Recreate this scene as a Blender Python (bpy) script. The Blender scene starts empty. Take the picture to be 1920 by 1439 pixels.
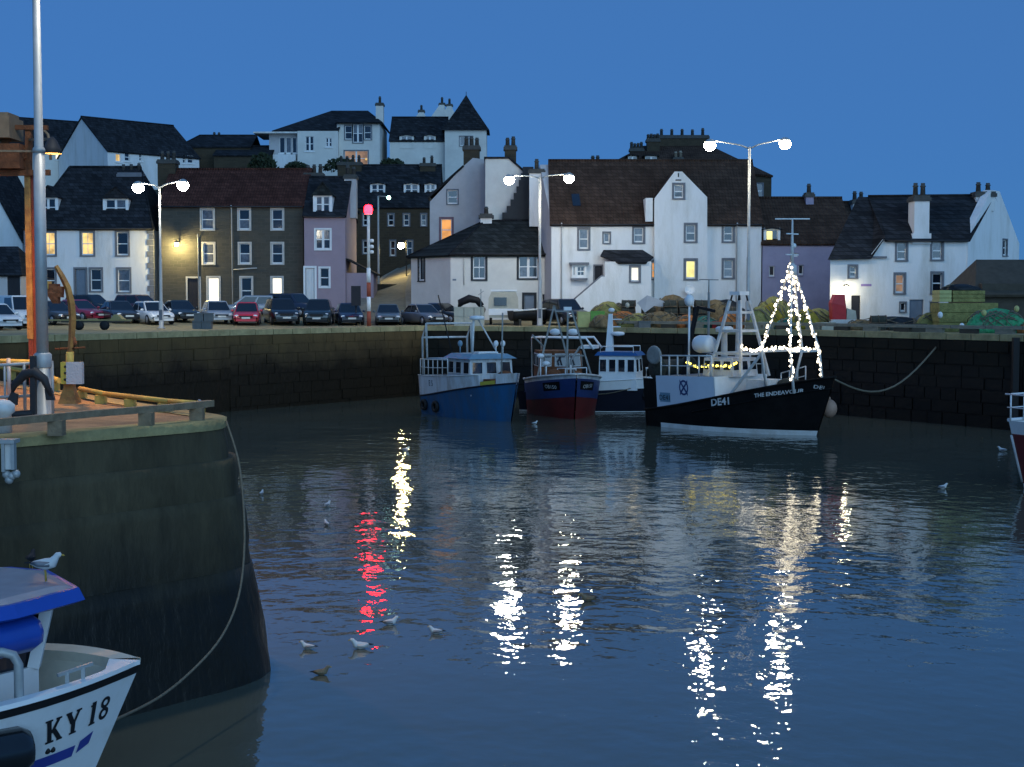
import bpy, bmesh, math, random
from mathutils import Vector, Matrix
random.seed(7)
S = bpy.context.scene
R = math.radians
# ------------------------------------------------------------------ camera
FPX, HC, YH = 2700.0, 5.9, 568.0                     # focal length in photo pixels, eye above water, horizon row
PITCH = math.atan((719.5 - YH) / FPX)
cam = bpy.data.cameras.new('camera'); cam_ob = bpy.data.objects.new('camera', cam)
S.collection.objects.link(cam_ob); S.camera = cam_ob
cam.sensor_width = 36; cam.lens = FPX / 1920 * 36; cam.clip_start = .1; cam.clip_end = 3000
cam_ob.location = (0, 0, HC); cam_ob.rotation_euler = (R(90) - PITCH, 0, 0)
# ------------------------------------------------------------------ sky, twilight sun, exposure
W = bpy.data.worlds.new('World'); S.world = W; W.use_nodes = True
wn = W.node_tree.nodes; wl = W.node_tree.links
bg = wn['Background']
sky = wn.new('ShaderNodeTexSky'); sky.sky_type = 'NISHITA'; sky.sun_disc = False
SUN_EL, SUN_AZ = 2.0, 156.0
sky.sun_elevation = R(SUN_EL); sky.sun_rotation = R(SUN_AZ); sky.air_density = .5; sky.dust_density = 0; sky.ozone_density = 5.0
dusk = wn.new('ShaderNodeMix'); dusk.data_type = 'RGBA'; dusk.inputs[0].default_value = .65      # even twilight scatter over the clear-sky model
dusk.inputs[7].default_value = (.74, 2.25, 5.5, 1)
wl.new(sky.outputs[0], dusk.inputs[6]); wl.new(dusk.outputs[2], bg.inputs[0])
bg.inputs[1].default_value = .108
sun = bpy.data.lights.new('sun', 'SUN'); sun_ob = bpy.data.objects.new('sun', sun); S.collection.objects.link(sun_ob)
sun.energy = 1.45; sun.angle = R(60); sun.color = (.43, .72, 1.0)
sun_ob.rotation_euler = (R(73), 0, R(24))
S.view_settings.view_transform = 'Standard'; S.view_settings.look = 'None'
S.view_settings.exposure = 0; S.view_settings.gamma = 1; S.view_settings.use_curve_mapping = False
S.render.engine = 'CYCLES'
S.cycles.max_bounces = 5; S.cycles.diffuse_bounces = 2; S.cycles.glossy_bounces = 3; S.cycles.transmission_bounces = 3
S.cycles.sample_clamp_indirect = 12; S.cycles.use_light_tree = True; S.cycles.caustics_reflective = False; S.cycles.caustics_refractive = False

# ------------------------------------------------------------------ geometry helpers
def ray(x, y):
    dz = -(y - 719.5); c, s = math.cos(PITCH), math.sin(PITCH)
    return Vector((x - 960, FPX * c + dz * s, -FPX * s + dz * c))
def V(x, y, D):
    r = ray(x, y); t = D / r.y
    return Vector((r.x * t, D, HC + r.z * t))
def G(x, y, z):                                       # where the sight line meets height z
    r = ray(x, y); t = (z - HC) / r.z
    return Vector((r.x * t, r.y * t, z))

class MB:
    def __init__(s): s.v = []; s.f = []; s.sm = []
    def add(s, vs, fs, smooth=False):
        o = len(s.v); s.v += [Vector(v) for v in vs]
        s.f += [tuple(i + o for i in f) for f in fs]; s.sm += [smooth] * len(fs)
        return s
    def box(s, x0, x1, y0, y1, z0, z1, M=None):
        vs = [(x, y, z) for z in (z0, z1) for x, y in ((x0, y0), (x1, y0), (x1, y1), (x0, y1))]
        if M is not None: vs = [M @ Vector(v) for v in vs]
        return s.add(vs, [(3, 2, 1, 0), (4, 5, 6, 7), (0, 1, 5, 4), (1, 2, 6, 5), (2, 3, 7, 6), (3, 0, 4, 7)])
    def loft(s, rings, closed=True, cap=True, smooth=False):
        n = len(rings[0]); vs = [p for r in rings for p in r]; fs = []
        for i in range(len(rings) - 1):
            for j in range(n if closed else n - 1):
                k = (j + 1) % n
                fs.append((i*n+j, i*n+k, (i+1)*n+k, (i+1)*n+j))
        s.add(vs, fs, smooth)
        if cap and closed:
            s.add(rings[0], [tuple(reversed(range(n)))]); s.add(rings[-1], [tuple(range(n))])
        return s
    def slab(s, pts, th=.12):
        pts = [Vector(p) for p in pts]
        nrm = (pts[1] - pts[0]).cross(pts[2] - pts[0]).normalized()
        if nrm.z < 0: nrm = -nrm
        return s.loft([[p - nrm * th for p in pts], pts])
    def tube(s, path, r, n=6, smooth=True):
        path = [Vector(p) for p in path]; rings = []
        for i, p in enumerate(path):
            d = (path[min(i+1, len(path)-1)] - path[max(i-1, 0)]).normalized()
            a = d.cross(Vector((0, 0, 1)) if abs(d.z) < .95 else Vector((1, 0, 0))).normalized(); b = d.cross(a)
            q = r[i] if isinstance(r, (list, tuple)) else r
            rings.append([p + (a * math.cos(2*math.pi*k/n) + b * math.sin(2*math.pi*k/n)) * q for k in range(n)])
        return s.loft(rings, smooth=smooth)
    def bar(s, a, b, w, h):
        a, b = Vector(a), Vector(b); d = (b - a).normalized()
        u = d.cross(Vector((0, 0, 1)) if abs(d.z) < .95 else Vector((0, 1, 0))).normalized(); v = u.cross(d)
        return s.loft([[p + u*w*i/2 + v*h*j/2 for i, j in ((-1,-1),(1,-1),(1,1),(-1,1))] for p in (a, b)])
    def lathe(s, prof, c=(0, 0, 0), n=10, smooth=True, M=None):
        c = Vector(c); rings = []
        for r, z in prof:
            ring = [Vector((r*math.cos(2*math.pi*k/n), r*math.sin(2*math.pi*k/n), z)) for k in range(n)]
            rings.append([(M @ p if M is not None else p) + c for p in ring])
        return s.loft(rings, smooth=smooth)
    def ball(s, c, r, sc=(1, 1, 1), n=10, m=6, M=None):
        prof = [(max(.001, math.sin(math.pi*i/m)) , -math.cos(math.pi*i/m)) for i in range(m+1)]
        c = Vector(c); rings = []
        for q, z in prof:
            ring = [Vector((q*math.cos(2*math.pi*k/n)*r*sc[0], q*math.sin(2*math.pi*k/n)*r*sc[1], z*r*sc[2])) for k in range(n)]
            rings.append([(M @ p if M is not None else p) + c for p in ring])
        return s.loft(rings, smooth=True)
    def mesh(s, name, off=None):
        me = bpy.data.meshes.new(name)
        vs = [v - off for v in s.v] if off is not None else s.v
        me.from_pydata([tuple(v) for v in vs], [], s.f)
        me.polygons.foreach_set('use_smooth', s.sm)
        bm = bmesh.new(); bm.from_mesh(me); bmesh.ops.remove_doubles(bm, verts=bm.verts, dist=.0004)
        bmesh.ops.recalc_face_normals(bm, faces=bm.faces); bm.to_mesh(me); bm.free()
        return me

def link(name, data, mat=None, parent=None):
    o = bpy.data.objects.new(name, data); S.collection.objects.link(o)
    if mat is not None and data is not None: data.materials.append(mat)
    if parent is not None: o.parent = parent
    return o
class Thing:
    """a top-level Empty at the thing's base that parents its parts; world=True: part meshes are given in world coordinates"""
    def __init__(s, name, label, cat, loc, rotz=0, group=None, world=False):
        s.root = link(name, None); s.root.location = loc; s.root.rotation_euler = (0, 0, rotz); s.root.empty_display_size = .3
        s.root['label'] = label; s.root['category'] = cat
        if group: s.root['group'] = group
        s.off = Vector(loc) if world else None
    def part(s, name, mb, mat, parent=None, label=None, stuff=False):
        o = link(name, mb.mesh(name, s.off), mat, parent or s.root)
        if label: o['label'] = label
        if stuff: o['kind'] = 'stuff'
        return o
def single(name, mb, mat, label, cat, group=None, loc=None):
    off = Vector(loc) if loc is not None else None
    o = link(name, mb.mesh(name, off), mat)
    if off is not None: o.location = off
    o['label'] = label; o['category'] = cat
    if group: o['group'] = group
    return o
def struct(name, mb, mat):
    o = link(name, mb.mesh(name), mat); o['kind'] = 'structure'; return o
def dup(root, loc=None, rot=None, label=None, group=None):
    r = root.copy(); S.collection.objects.link(r)
    if loc is not None: r.location = loc
    if rot is not None: r.rotation_euler = rot
    if label: r['label'] = label
    if group: r['group'] = group
    for ch in list(root.children):
        c = ch.copy(); S.collection.objects.link(c); c.parent = r
        for g in list(ch.children):
            d = g.copy(); S.collection.objects.link(d); d.parent = c
    return r

# ------------------------------------------------------------------ materials
def mat(name, col, rough=.75, var=.18, scale=1.2, bump=0.0, bscale=14, metal=0.0, spec=.3, dirt=None, dirt_amt=.5, dirt_scale=.6, stretch=None, coat=0, world=False):
    m = bpy.data.materials.new(name); m.use_nodes = True
    n = m.node_tree.nodes; l = m.node_tree.links; b = n['Principled BSDF']
    b.inputs['Roughness'].default_value = rough; b.inputs['Metallic'].default_value = metal
    b.inputs['Specular IOR Level'].default_value = spec; b.inputs['Coat Weight'].default_value = coat
    tc = n.new('ShaderNodeTexCoord'); src = tc.outputs['Object']
    if world: src = n.new('ShaderNodeNewGeometry').outputs['Position']
    if stretch:
        mp = n.new('ShaderNodeMapping'); mp.inputs['Scale'].default_value = stretch; l.new(src, mp.inputs[0]); src = mp.outputs[0]
    nz = n.new('ShaderNodeTexNoise'); nz.inputs['Scale'].default_value = scale; nz.inputs['Detail'].default_value = 6
    nz.inputs['Roughness'].default_value = .65
    l.new(src, nz.inputs['Vector'])
    rp = n.new('ShaderNodeValToRGB'); e = rp.color_ramp.elements
    e[0].position = .3; e[1].position = .7
    e[0].color = tuple(c*(1-var) for c in col) + (1,); e[1].color = tuple(min(1, c*(1+var)) for c in col) + (1,)
    l.new(nz.outputs['Fac'], rp.inputs[0]); out = rp.outputs[0]
    if dirt:
        n2 = n.new('ShaderNodeTexNoise'); n2.inputs['Scale'].default_value = dirt_scale; n2.inputs['Detail'].default_value = 8; n2.inputs['Roughness'].default_value = .7
        l.new(src, n2.inputs['Vector'])
        r2 = n.new('ShaderNodeValToRGB'); r2.color_ramp.elements[0].position = .45; r2.color_ramp.elements[1].position = .72
        r2.color_ramp.elements[1].color = (dirt_amt,)*3 + (1,)
        l.new(n2.outputs['Fac'], r2.inputs[0])
        mx = n.new('ShaderNodeMix'); mx.data_type = 'RGBA'; l.new(r2.outputs[0], mx.inputs[0]); l.new(out, mx.inputs[6]); mx.inputs[7].default_value = dirt + (1,)
        out = mx.outputs[2]
    l.new(out, b.inputs['Base Color'])
    if bump:
        n3 = n.new('ShaderNodeTexNoise'); n3.inputs['Scale'].default_value = bscale; n3.inputs['Detail'].default_value = 5
        l.new(src, n3.inputs['Vector'])
        bp = n.new('ShaderNodeBump'); bp.inputs['Strength'].default_value = bump; bp.inputs['Distance'].default_value = .05
        l.new(n3.outputs['Fac'], bp.inputs['Height']); l.new(bp.outputs[0], b.inputs['Normal'])
    return m
def emis(name, col, strength, var=0, scale=2, sample=True):
    m = bpy.data.materials.new(name); m.use_nodes = True
    n = m.node_tree.nodes; l = m.node_tree.links; b = n['Principled BSDF']
    b.inputs['Base Color'].default_value = (.05, .05, .05, 1); b.inputs['Emission Color'].default_value = col + (1,)
    b.inputs['Emission Strength'].default_value = strength
    if var:
        tc = n.new('ShaderNodeTexCoord'); nz = n.new('ShaderNodeTexNoise'); nz.inputs['Scale'].default_value = scale; nz.inputs['Detail'].default_value = 3
        l.new(tc.outputs['Object'], nz.inputs['Vector'])
        rp = n.new('ShaderNodeValToRGB'); rp.color_ramp.elements[0].position = .35; rp.color_ramp.elements[1].position = .62
        rp.color_ramp.elements[0].color = tuple(c*(1-var) for c in col) + (1,); rp.color_ramp.elements[1].color = col + (1,)
        l.new(nz.outputs['Fac'], rp.inputs[0]); l.new(rp.outputs[0], b.inputs['Emission Color'])
    if not sample: m.cycles.emission_sampling = 'NONE'
    return m
def masonry(name, c1, c2, mortar, bw=.55, bh=.28, rough=.9, axis='xz', msize=.02, bump=.6):
    m = mat(name, c1, rough, .2, 1.5)
    n = m.node_tree.nodes; l = m.node_tree.links; b = n['Principled BSDF']
    tc = n.new('ShaderNodeTexCoord'); sp = n.new('ShaderNodeSeparateXYZ'); cb = n.new('ShaderNodeCombineXYZ'); l.new(tc.outputs['Object'], sp.inputs[0])
    ad = n.new('ShaderNodeMath'); ad.operation = 'ADD'; l.new(sp.outputs[0], ad.inputs[0]); l.new(sp.outputs[1], ad.inputs[1])
    nz = n.new('ShaderNodeTexNoise'); nz.inputs['Scale'].default_value = 1.6; l.new(tc.outputs['Object'], nz.inputs['Vector'])
    wob = n.new('ShaderNodeMath'); wob.operation = 'MULTIPLY_ADD'; l.new(nz.outputs['Fac'], wob.inputs[0]); wob.inputs[1].default_value = .25; l.new(sp.outputs[2], wob.inputs[2])
    l.new(ad.outputs[0], cb.inputs[0]); l.new(wob.outputs[0], cb.inputs[1])
    bk = n.new('ShaderNodeTexBrick'); bk.inputs['Scale'].default_value = 1; bk.inputs['Brick Width'].default_value = bw; bk.inputs['Row Height'].default_value = bh
    bk.inputs['Mortar Size'].default_value = msize; bk.inputs['Color1'].default_value = c1 + (1,); bk.inputs['Color2'].default_value = c2 + (1,); bk.inputs['Mortar'].default_value = mortar + (1,)
    l.new(cb.outputs[0], bk.inputs['Vector'])
    old = b.inputs['Base Color'].links[0].from_socket
    mx = n.new('ShaderNodeMix'); mx.data_type = 'RGBA'; mx.inputs[0].default_value = .65; l.new(old, mx.inputs[6]); l.new(bk.outputs['Color'], mx.inputs[7])
    l.new(mx.outputs[2], b.inputs['Base Color'])
    bp = n.new('ShaderNodeBump'); bp.inputs['Strength'].default_value = bump; bp.inputs['Distance'].default_value = .04; bp.invert = True
    l.new(bk.outputs['Fac'], bp.inputs['Height']); l.new(bp.outputs[0], b.inputs['Normal'])
    return m
def roofing(name, col, kind, var=.3):
    m = mat(name, col, 0.9, var, 1.3, spec=.10, dirt=tuple(c*.45 for c in col), dirt_amt=.8, dirt_scale=.5)
    n = m.node_tree.nodes; l = m.node_tree.links; b = n['Principled BSDF']
    tc = n.new('ShaderNodeTexCoord'); sp = n.new('ShaderNodeSeparateXYZ'); cb = n.new('ShaderNodeCombineXYZ'); l.new(tc.outputs['Object'], sp.inputs[0])
    ad0 = n.new('ShaderNodeMath'); l.new(sp.outputs[0], ad0.inputs[0]); l.new(sp.outputs[1], ad0.inputs[1]); l.new(ad0.outputs[0], cb.inputs[0]); l.new(sp.outputs[2], cb.inputs[1])
    bk = n.new('ShaderNodeTexBrick'); bk.inputs['Scale'].default_value = 1; bk.inputs['Brick Width'].default_value = .42; bk.inputs['Row Height'].default_value = .26; bk.inputs['Mortar Size'].default_value = .02
    q0 = .8 if kind == 'pantile' else .65; q1 = 1.25 if kind == 'pantile' else 1.45; bk.inputs['Color1'].default_value = (q0, q0, q0, 1); bk.inputs['Color2'].default_value = (q1, q1, q1, 1); bk.inputs['Mortar'].default_value = (.5, .5, .5, 1); l.new(cb.outputs[0], bk.inputs['Vector'])
    old = b.inputs['Base Color'].links[0].from_socket; mu = n.new('ShaderNodeMix'); mu.data_type = 'RGBA'; mu.blend_type = 'MULTIPLY'; mu.inputs[0].default_value = 1
    l.new(old, mu.inputs[6]); l.new(bk.outputs['Color'], mu.inputs[7]); l.new(mu.outputs[2], b.inputs['Base Color'])
    hs = []
    for direction, sc in ((('X', 4.5), ('Z', 3.2)) if kind == 'pantile' else (('Z', 5.0),)):
        wv = n.new('ShaderNodeTexWave'); wv.bands_direction = direction; wv.inputs['Scale'].default_value = sc/3; wv.inputs['Distortion'].default_value = .6
        wv.wave_profile = 'SIN' if direction == 'X' else 'SAW'; l.new(tc.outputs['Object'], wv.inputs['Vector']); hs.append(wv)
    h = hs[0].outputs['Fac']
    if len(hs) > 1:
        ad = n.new('ShaderNodeMath'); l.new(h, ad.inputs[0]); l.new(hs[1].outputs['Fac'], ad.inputs[1]); h = ad.outputs[0]
    bp = n.new('ShaderNodeBump'); bp.inputs['Strength'].default_value = .7; bp.inputs['Distance'].default_value = .05
    l.new(h, bp.inputs['Height']); l.new(bp.outputs[0], b.inputs['Normal'])
    return m

M = {}
M['harl'] = mat('white_harling', (.78, .78, .77), .9, .08, .8, .35, 30, dirt=(.46, .45, .40), dirt_amt=.75, dirt_scale=.8, stretch=(1, 1, .22))
M['harl_grey'] = mat('grey_harling', (.50, .49, .49), .9, .08, .8, .4, 30, dirt=(.36, .35, .35), dirt_amt=.5, dirt_scale=.5)
M['harl_cream'] = mat('cream_harling', (.70, .68, .62), .9, .07, .8, .35, 30, dirt=(.5, .47, .42), dirt_amt=.4, dirt_scale=.5)
M['pink'] = mat('pink_render', (.36, .275, .31), .9, .07, 1, .3, 30, dirt=(.33, .24, .26), dirt_amt=.4)
M['lilac'] = mat('lilac_render', (.32, .30, .41), .9, .08, 1, .3, 30, dirt=(.2, .19, .27), dirt_amt=.4)
M['stone'] = masonry('brown_rubble_stone', (.062, .062, .052), (.095, .088, .070), (.10, .095, .08), .62, .27)
M['stone_dark'] = masonry('dark_rubble_stone', (.050, .040, .026), (.075, .058, .036), (.07, .058, .04), .5, .26)
M['margin'] = mat('grey_stone_margin', (.16, .17, .19), .85, .15, 3)
M['margin_pale'] = mat('pale_stone_margin', (.48, .47, .44), .85, .12, 3)
M['margin_red'] = mat('red_painted_margin', (.20, .12, .14), .8, .12, 3)
M['margin_black'] = mat('black_painted_margin', (.03, .035, .04), .7, .12, 3)
M['slate'] = roofing('slate', (.027, .029, .033), 'slate')
M['slate_green'] = roofing('mossy_slate', (.032, .036, .035), 'slate')
M['pantile'] = roofing('weathered_pantile', (.070, .044, .032), 'pantile')
M['pantile_red'] = roofing('red_pantile', (.085, .034, .025), 'pantile')
M['white'] = mat('white_paint', (.8, .8, .78), .45, .05, 3, spec=.5)
M['white_worn'] = mat('worn_white_paint', (.70, .70, .67), .55, .08, 2, .1, 20, spec=.4, dirt=(.38, .30, .22), dirt_amt=.6, dirt_scale=1.5)
M['door_blue'] = mat('blue_grey_door', (.16, .20, .25), .5, .1)
M['door_dark'] = mat('dark_door', (.02, .02, .025), .5, .1)
M['door_white'] = mat('white_door', (.68, .68, .66), .5, .06)
M['glass'] = mat('window_glass', (.010, .014, .022), .06, .3, .7, spec=1.0)
M['glass_net'] = mat('net_curtained_glass', (.11, .12, .14), .12, .5, 3.0, spec=.9)
M['lit_warm'] = emis('lit_window_warm', (1, .66, .22), 1.35, .6, 1.5, sample=False)
M['lit_orange'] = emis('lit_window_orange', (1, .42, .09), 1.0, .35, 1.3, sample=False)
M['lit_dim'] = emis('lit_window_dim', (.75, .42, .22), .45, .5, 1.6, sample=False)
M['lit_white'] = emis('lit_window_white', (1, .92, .72), 1.8, .3, 1.2, sample=False)
M['lit_yellow'] = emis('lit_window_yellow', (1, .88, .30), 1.6, .45, 1.4, sample=False)
M['pot'] = mat('clay_chimney_pot', (.075, .075, .07), .9, .25, 3)
M['pot_pale'] = mat('buff_chimney_pot', (.30, .26, .2), .9, .2, 3)
M['iron'] = mat('dark_iron', (.03, .03, .032), .6, .2, 4)
M['galv'] = mat('galvanised_steel', (.42, .43, .42), .5, .12, 3, metal=.25, dirt=(.28, .27, .24), dirt_amt=.5, dirt_scale=2)
M['lamp_white'] = emis('lamp_lens_white', (1, .92, .72), 185)
M['lamp_cool'] = emis('lamp_lens_cool', (1, .97, .84), 185)
M['lamp_yellow'] = emis('lamp_lens_yellow', (1, .80, .36), 330)
M['lamp_red'] = emis('lamp_lens_red', (1, .003, .007), 60)
M['lamp_green'] = emis('lamp_lens_green', (.55, 1, .85), 12, sample=False)
M['lamp_sodium'] = emis('lamp_lens_sodium', (1, .46, .10), 4800)
M['bulb'] = emis('fairy_bulb_white', (1, .87, .62), 6.0, sample=False)
M['bulb_yellow'] = emis('fairy_bulb_yellow', (1, .80, .12), 5, sample=False)
M['glow_small'] = emis('small_lamp', (1, .95, .85), 8, sample=False)
M['rubber'] = mat('black_rubber', (.012, .012, .013), .6, .2, 5)
M['rope'] = mat('worn_rope', (.16, .14, .10), .9, .3, 20)
M['foliage'] = mat('dark_foliage', (.030, .040, .020), .8, .4, 3, spec=.2)
M['foliage_lit'] = mat('foliage_lit_tone', (.055, .062, .030), .8, .4, 3, spec=.2)  # brighter copy of the foliage, with light put into its colour
# ================================================================== the setting: water, quay street, hill, road
def water_material():
    m = bpy.data.materials.new('harbour_water'); m.use_nodes = True
    n = m.node_tree.nodes; l = m.node_tree.links; b = n['Principled BSDF']
    b.inputs['Base Color'].default_value = (.098, .104, .076, 1); b.inputs['Roughness'].default_value = .03
    b.inputs['IOR'].default_value = 1.9; b.inputs['Specular IOR Level'].default_value = .5
    tc = n.new('ShaderNodeTexCoord'); hs = None
    for sc, dist, strx, det in ((.9, .72, (1, 1, 1), 2), (2.8, .24, (1, .9, 1), 3), (.16, 1.4, (1, 1, 1), 1)):
        mp = n.new('ShaderNodeMapping'); mp.inputs['Scale'].default_value = strx; mp.inputs['Rotation'].default_value = (0, 0, .3*sc)
        l.new(tc.outputs['Object'], mp.inputs[0])
        nz = n.new('ShaderNodeTexNoise'); nz.inputs['Scale'].default_value = sc; nz.inputs['Detail'].default_value = det
        l.new(mp.outputs[0], nz.inputs['Vector'])
        k = n.new('ShaderNodeMath'); k.operation = 'MULTIPLY_ADD'; k.inputs[1].default_value = dist; l.new(nz.outputs['Fac'], k.inputs[0])
        if hs is not None: l.new(hs, k.inputs[2])
        else: k.inputs[2].default_value = 0
        hs = k.outputs[0]
    # calmer and rougher patches drifting over the basin
    pz = n.new('ShaderNodeTexNoise'); pz.inputs['Scale'].default_value = .10; pz.inputs['Detail'].default_value = 3
    mp = n.new('ShaderNodeMapping'); mp.inputs['Scale'].default_value = (.35, 1, 1); l.new(tc.outputs['Object'], mp.inputs[0]); l.new(mp.outputs[0], pz.inputs['Vector'])
    mr = n.new('ShaderNodeMapRange'); mr.inputs[1].default_value = .35; mr.inputs[2].default_value = .65; mr.inputs[3].default_value = .55; mr.inputs[4].default_value = 1.25
    l.new(pz.outputs['Fac'], mr.inputs[0])
    bp = n.new('ShaderNodeBump'); bp.inputs['Distance'].default_value = WAVE; l.new(mr.outputs[0], bp.inputs['Strength'])
    l.new(hs, bp.inputs['Height']); l.new(bp.outputs[0], b.inputs['Normal'])
    return m
WAVE = .050
w = MB(); w.add([(-260, -60, 0), (260, -60, 0), (260, 130, 0), (-260, 130, 0)], [(0, 1, 2, 3)])
struct('water', w, water_material())
QZ = 4.4
# quay edge in plan, house-line depth and height, sampled across the view
wall_px = [(-260, 56), (50, 65), (430, 78), (797, 92), (1100, 88), (1500, 78), (1920, 66), (2500, 55)]
WP = [Vector(((x - 960)/FPX*d, d, QZ)) for x, d in wall_px]
def wall_depth(x):                                    # depth of the quay edge on a sight column
    for (a, da), (b, db) in zip(wall_px, wall_px[1:]):
        if a <= x <= b: return da + (db - da)*(x - a)/(b - a)
    return wall_px[0][1] if x < 0 else wall_px[-1][1]
house_line = [(112, 5.3), (112, 5.3), (112, 5.2), (112, 5.1), (101, 4.65), (98, 4.6), (92, 4.6), (86, 4.6)]
def ground_z(x, D):
    d0 = wall_depth(x); i = max(0, min(len(wall_px)-2, sum(1 for q in wall_px if q[0] <= x) - 1))
    (xa, _), (xb, _) = wall_px[i], wall_px[i+1]; k = min(1, max(0, (x - xa)/(xb - xa)))
    dh = house_line[i][0]*(1-k) + house_line[i+1][0]*k; zh = house_line[i][1]*(1-k) + house_line[i+1][1]*k
    d1 = d0 + .35*(dh - d0)
    return QZ if D < d1 else QZ + (zh - QZ)*min(1, (D - d1)/(dh - d1))
g = MB(); cols = []
for (x, d), (dh, zh) in zip(wall_px, house_line):
    k = (x - 960)/FPX; c = []
    for D, z in ((d - .01, QZ), (d + .35*(dh - d), QZ), (dh, zh), (dh + 6, zh + .3)): c.append((k*D, D, z))
    cols.append(c)
for i in range(len(cols)-1):
    for j in range(3): g.add([cols[i][j], cols[i+1][j], cols[i+1][j+1], cols[i][j+1]], [(0, 1, 2, 3)])
M['quay'] = mat('quay_paving', (.36, .28, .14), .85, .25, .7, .4, 6, dirt=(.09, .085, .06), dirt_amt=.7, dirt_scale=.35)
struct('quay_pavement', g, M['quay'])
# hill: grid from the house line up to the upper terrace and on to the horizon
hb = MB(); hrows = []
prof = [(0, 0), (8, 1.2), (22, 7.5), (38, 12.5), (60, 14.5), (110, 15.5), (300, 10), (900, 4)]
for dd, dz in prof:
    row = []
    for i in range(25):
        x = -700 + i*130; k = (x - 960)/FPX; base = (117 if x < 700 else 106) + (36 if 610 < x < 880 else 0)
        fall = 1 if x < 1150 else max(.18, 1 - (x - 1150)/500)
        row.append((k*(base + dd) if dd < 120 else k*(base + dd)*1.6, base + dd, 5.2 + dz*fall + (random.uniform(-.4, .4) if dd > 5 else 0)))
    hrows.append(row)
for a, b in zip(hrows, hrows[1:]):
    for j in range(24): hb.add([a[j], a[j+1], b[j+1], b[j]], [(0, 1, 2, 3)], True)
M['hill'] = mat('dark_hill_grass', (.030, .032, .018), .9, .4, .3, .6, 2)
struct('hill', hb, M['hill'])
# the steep lane that climbs between the pink house and the harbour office
rd = MB()
lane = [((640, 608), (800, 606), 98), ((655, 588), (790, 585), 104), ((672, 560), (786, 549), 112), ((690, 541), (790, 520), 120), ((718, 520), (800, 493), 130), ((745, 505), (812, 478), 139)]
lr = [(V(*a, D), V(*b, D)) for a, b, D in lane]
for (a, b), (c, d) in zip(lr, lr[1:]): rd.add([a, b, d, c], [(0, 1, 2, 3)])
for p, q in ((0, 0), (1, 1)):
    pass
M['road'] = mat('lane_tarmac', (.20, .175, .12), .85, .25, 1.2, .3, 10)
struct('road', rd, M['road'])
kb = MB()
for (a, b), (c, d) in zip(lr, lr[1:]):
    for p, q, s in ((a, c, 1), (b, d, -1)):
        kb.bar(p + Vector((s*.55, 0, .05)), q + Vector((s*.55, 0, .05)), 1.1, .12)
M['kerb'] = mat('stone_kerb', (.24, .22, .17), .85, .2, 2)
struct('pavement_kerb', kb, M['kerb'])

# ------------------------------------------------------------------ harbour walls
def tide_wall(name, top, mid, weed, z1=2.2, z2=1.2, bump=.8, var=.35, stretch=None, ds=.45):
    m = mat(name, top, .85, var, .9, bump, 5, dirt=tuple(c*.3 for c in top), dirt_amt=.9, dirt_scale=ds, stretch=stretch, world=True)
    n = m.node_tree.nodes; l = m.node_tree.links; b = n['Principled BSDF']
    gp = n.new('ShaderNodeNewGeometry'); sp = n.new('ShaderNodeSeparateXYZ'); l.new(gp.outputs['Position'], sp.inputs[0])
    nz = n.new('ShaderNodeTexNoise'); nz.inputs['Scale'].default_value = .5; nz.inputs['Detail'].default_value = 6; l.new(gp.outputs['Position'], nz.inputs['Vector'])
    ad = n.new('ShaderNodeMath'); ad.operation = 'MULTIPLY_ADD'; l.new(nz.outputs['Fac'], ad.inputs[0]); ad.inputs[1].default_value = 2.2; l.new(sp.outputs[2], ad.inputs[2])
    rp = n.new('ShaderNodeMapRange'); rp.inputs[1].default_value = z2 + 1.1; rp.inputs[2].default_value = z1 + 1.1; l.new(ad.outputs[0], rp.inputs[0])
    old = b.inputs['Base Color'].links[0].from_socket
    mx = n.new('ShaderNodeMix'); mx.data_type = 'RGBA'; l.new(rp.outputs[0], mx.inputs[0]); mx.inputs[6].default_value = weed + (1,); l.new(old, mx.inputs[7])
    l.new(mx.outputs[2], b.inputs['Base Color'])
    r2 = n.new('ShaderNodeMapRange'); l.new(rp.outputs[0], r2.inputs[0]); r2.inputs[3].default_value = .45; r2.inputs[4].default_value = .9
    l.new(r2.outputs[0], b.inputs['Roughness'])
    return m
M['wall_left'] = tide_wall('harbour_wall_stone', (.135, .085, .032), None, (.018, .012, .006), 3.9, 2.2, 1.0, .45, (1, 1, .45), .9)
M['wall_dark'] = tide_wall('weed_black_wall_stone', (.020, .015, .008), None, (.004, .004, .003), 3.6, 1.6, .4)
M['coping'] = mat('coping_stone', (.42, .34, .17), .85, .25, 1.6, .5, 8, dirt=(.16, .14, .06), dirt_amt=.7, dirt_scale=.9, world=True)
def block_mesh(name):
    b = MB(); c = .012
    def ring(y, k): return [(-.5+k, y, -.5+k*1.4), (.5-k, y, -.5+k*1.4), (.5-k, y, .5-k*1.4), (-.5+k, y, .5-k*1.4)]
    b.loft([ring(.5, .012), ring(-.32, .012), ring(-.5, c)])
    return b.mesh(name)
def place_run(name, me, root, P, Q, z0, z1, s0, s1, depth, out, matl):
    """one block between the parameters s0..s1 along P-Q; out = how far its face stands proud towards the water"""
    d = (Q - P); L = d.length; u = d/L; nrm = Vector((u.y, -u.x, 0))
    if nrm.dot(-P) < 0: nrm = -nrm
    c = P + u*(s0 + s1)/2 + nrm*(out - depth/2)
    o = link(name, me, None, root); o.location = Vector((c.x, c.y, (z0 + z1)/2))
    o.rotation_euler = (0, 0, math.atan2(u.y, u.x) if nrm.dot(Vector((u.y, -u.x, 0))) > 0 else math.atan2(-u.y, -u.x)); o.scale = (s1 - s0, depth, z1 - z0)
    return o
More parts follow.
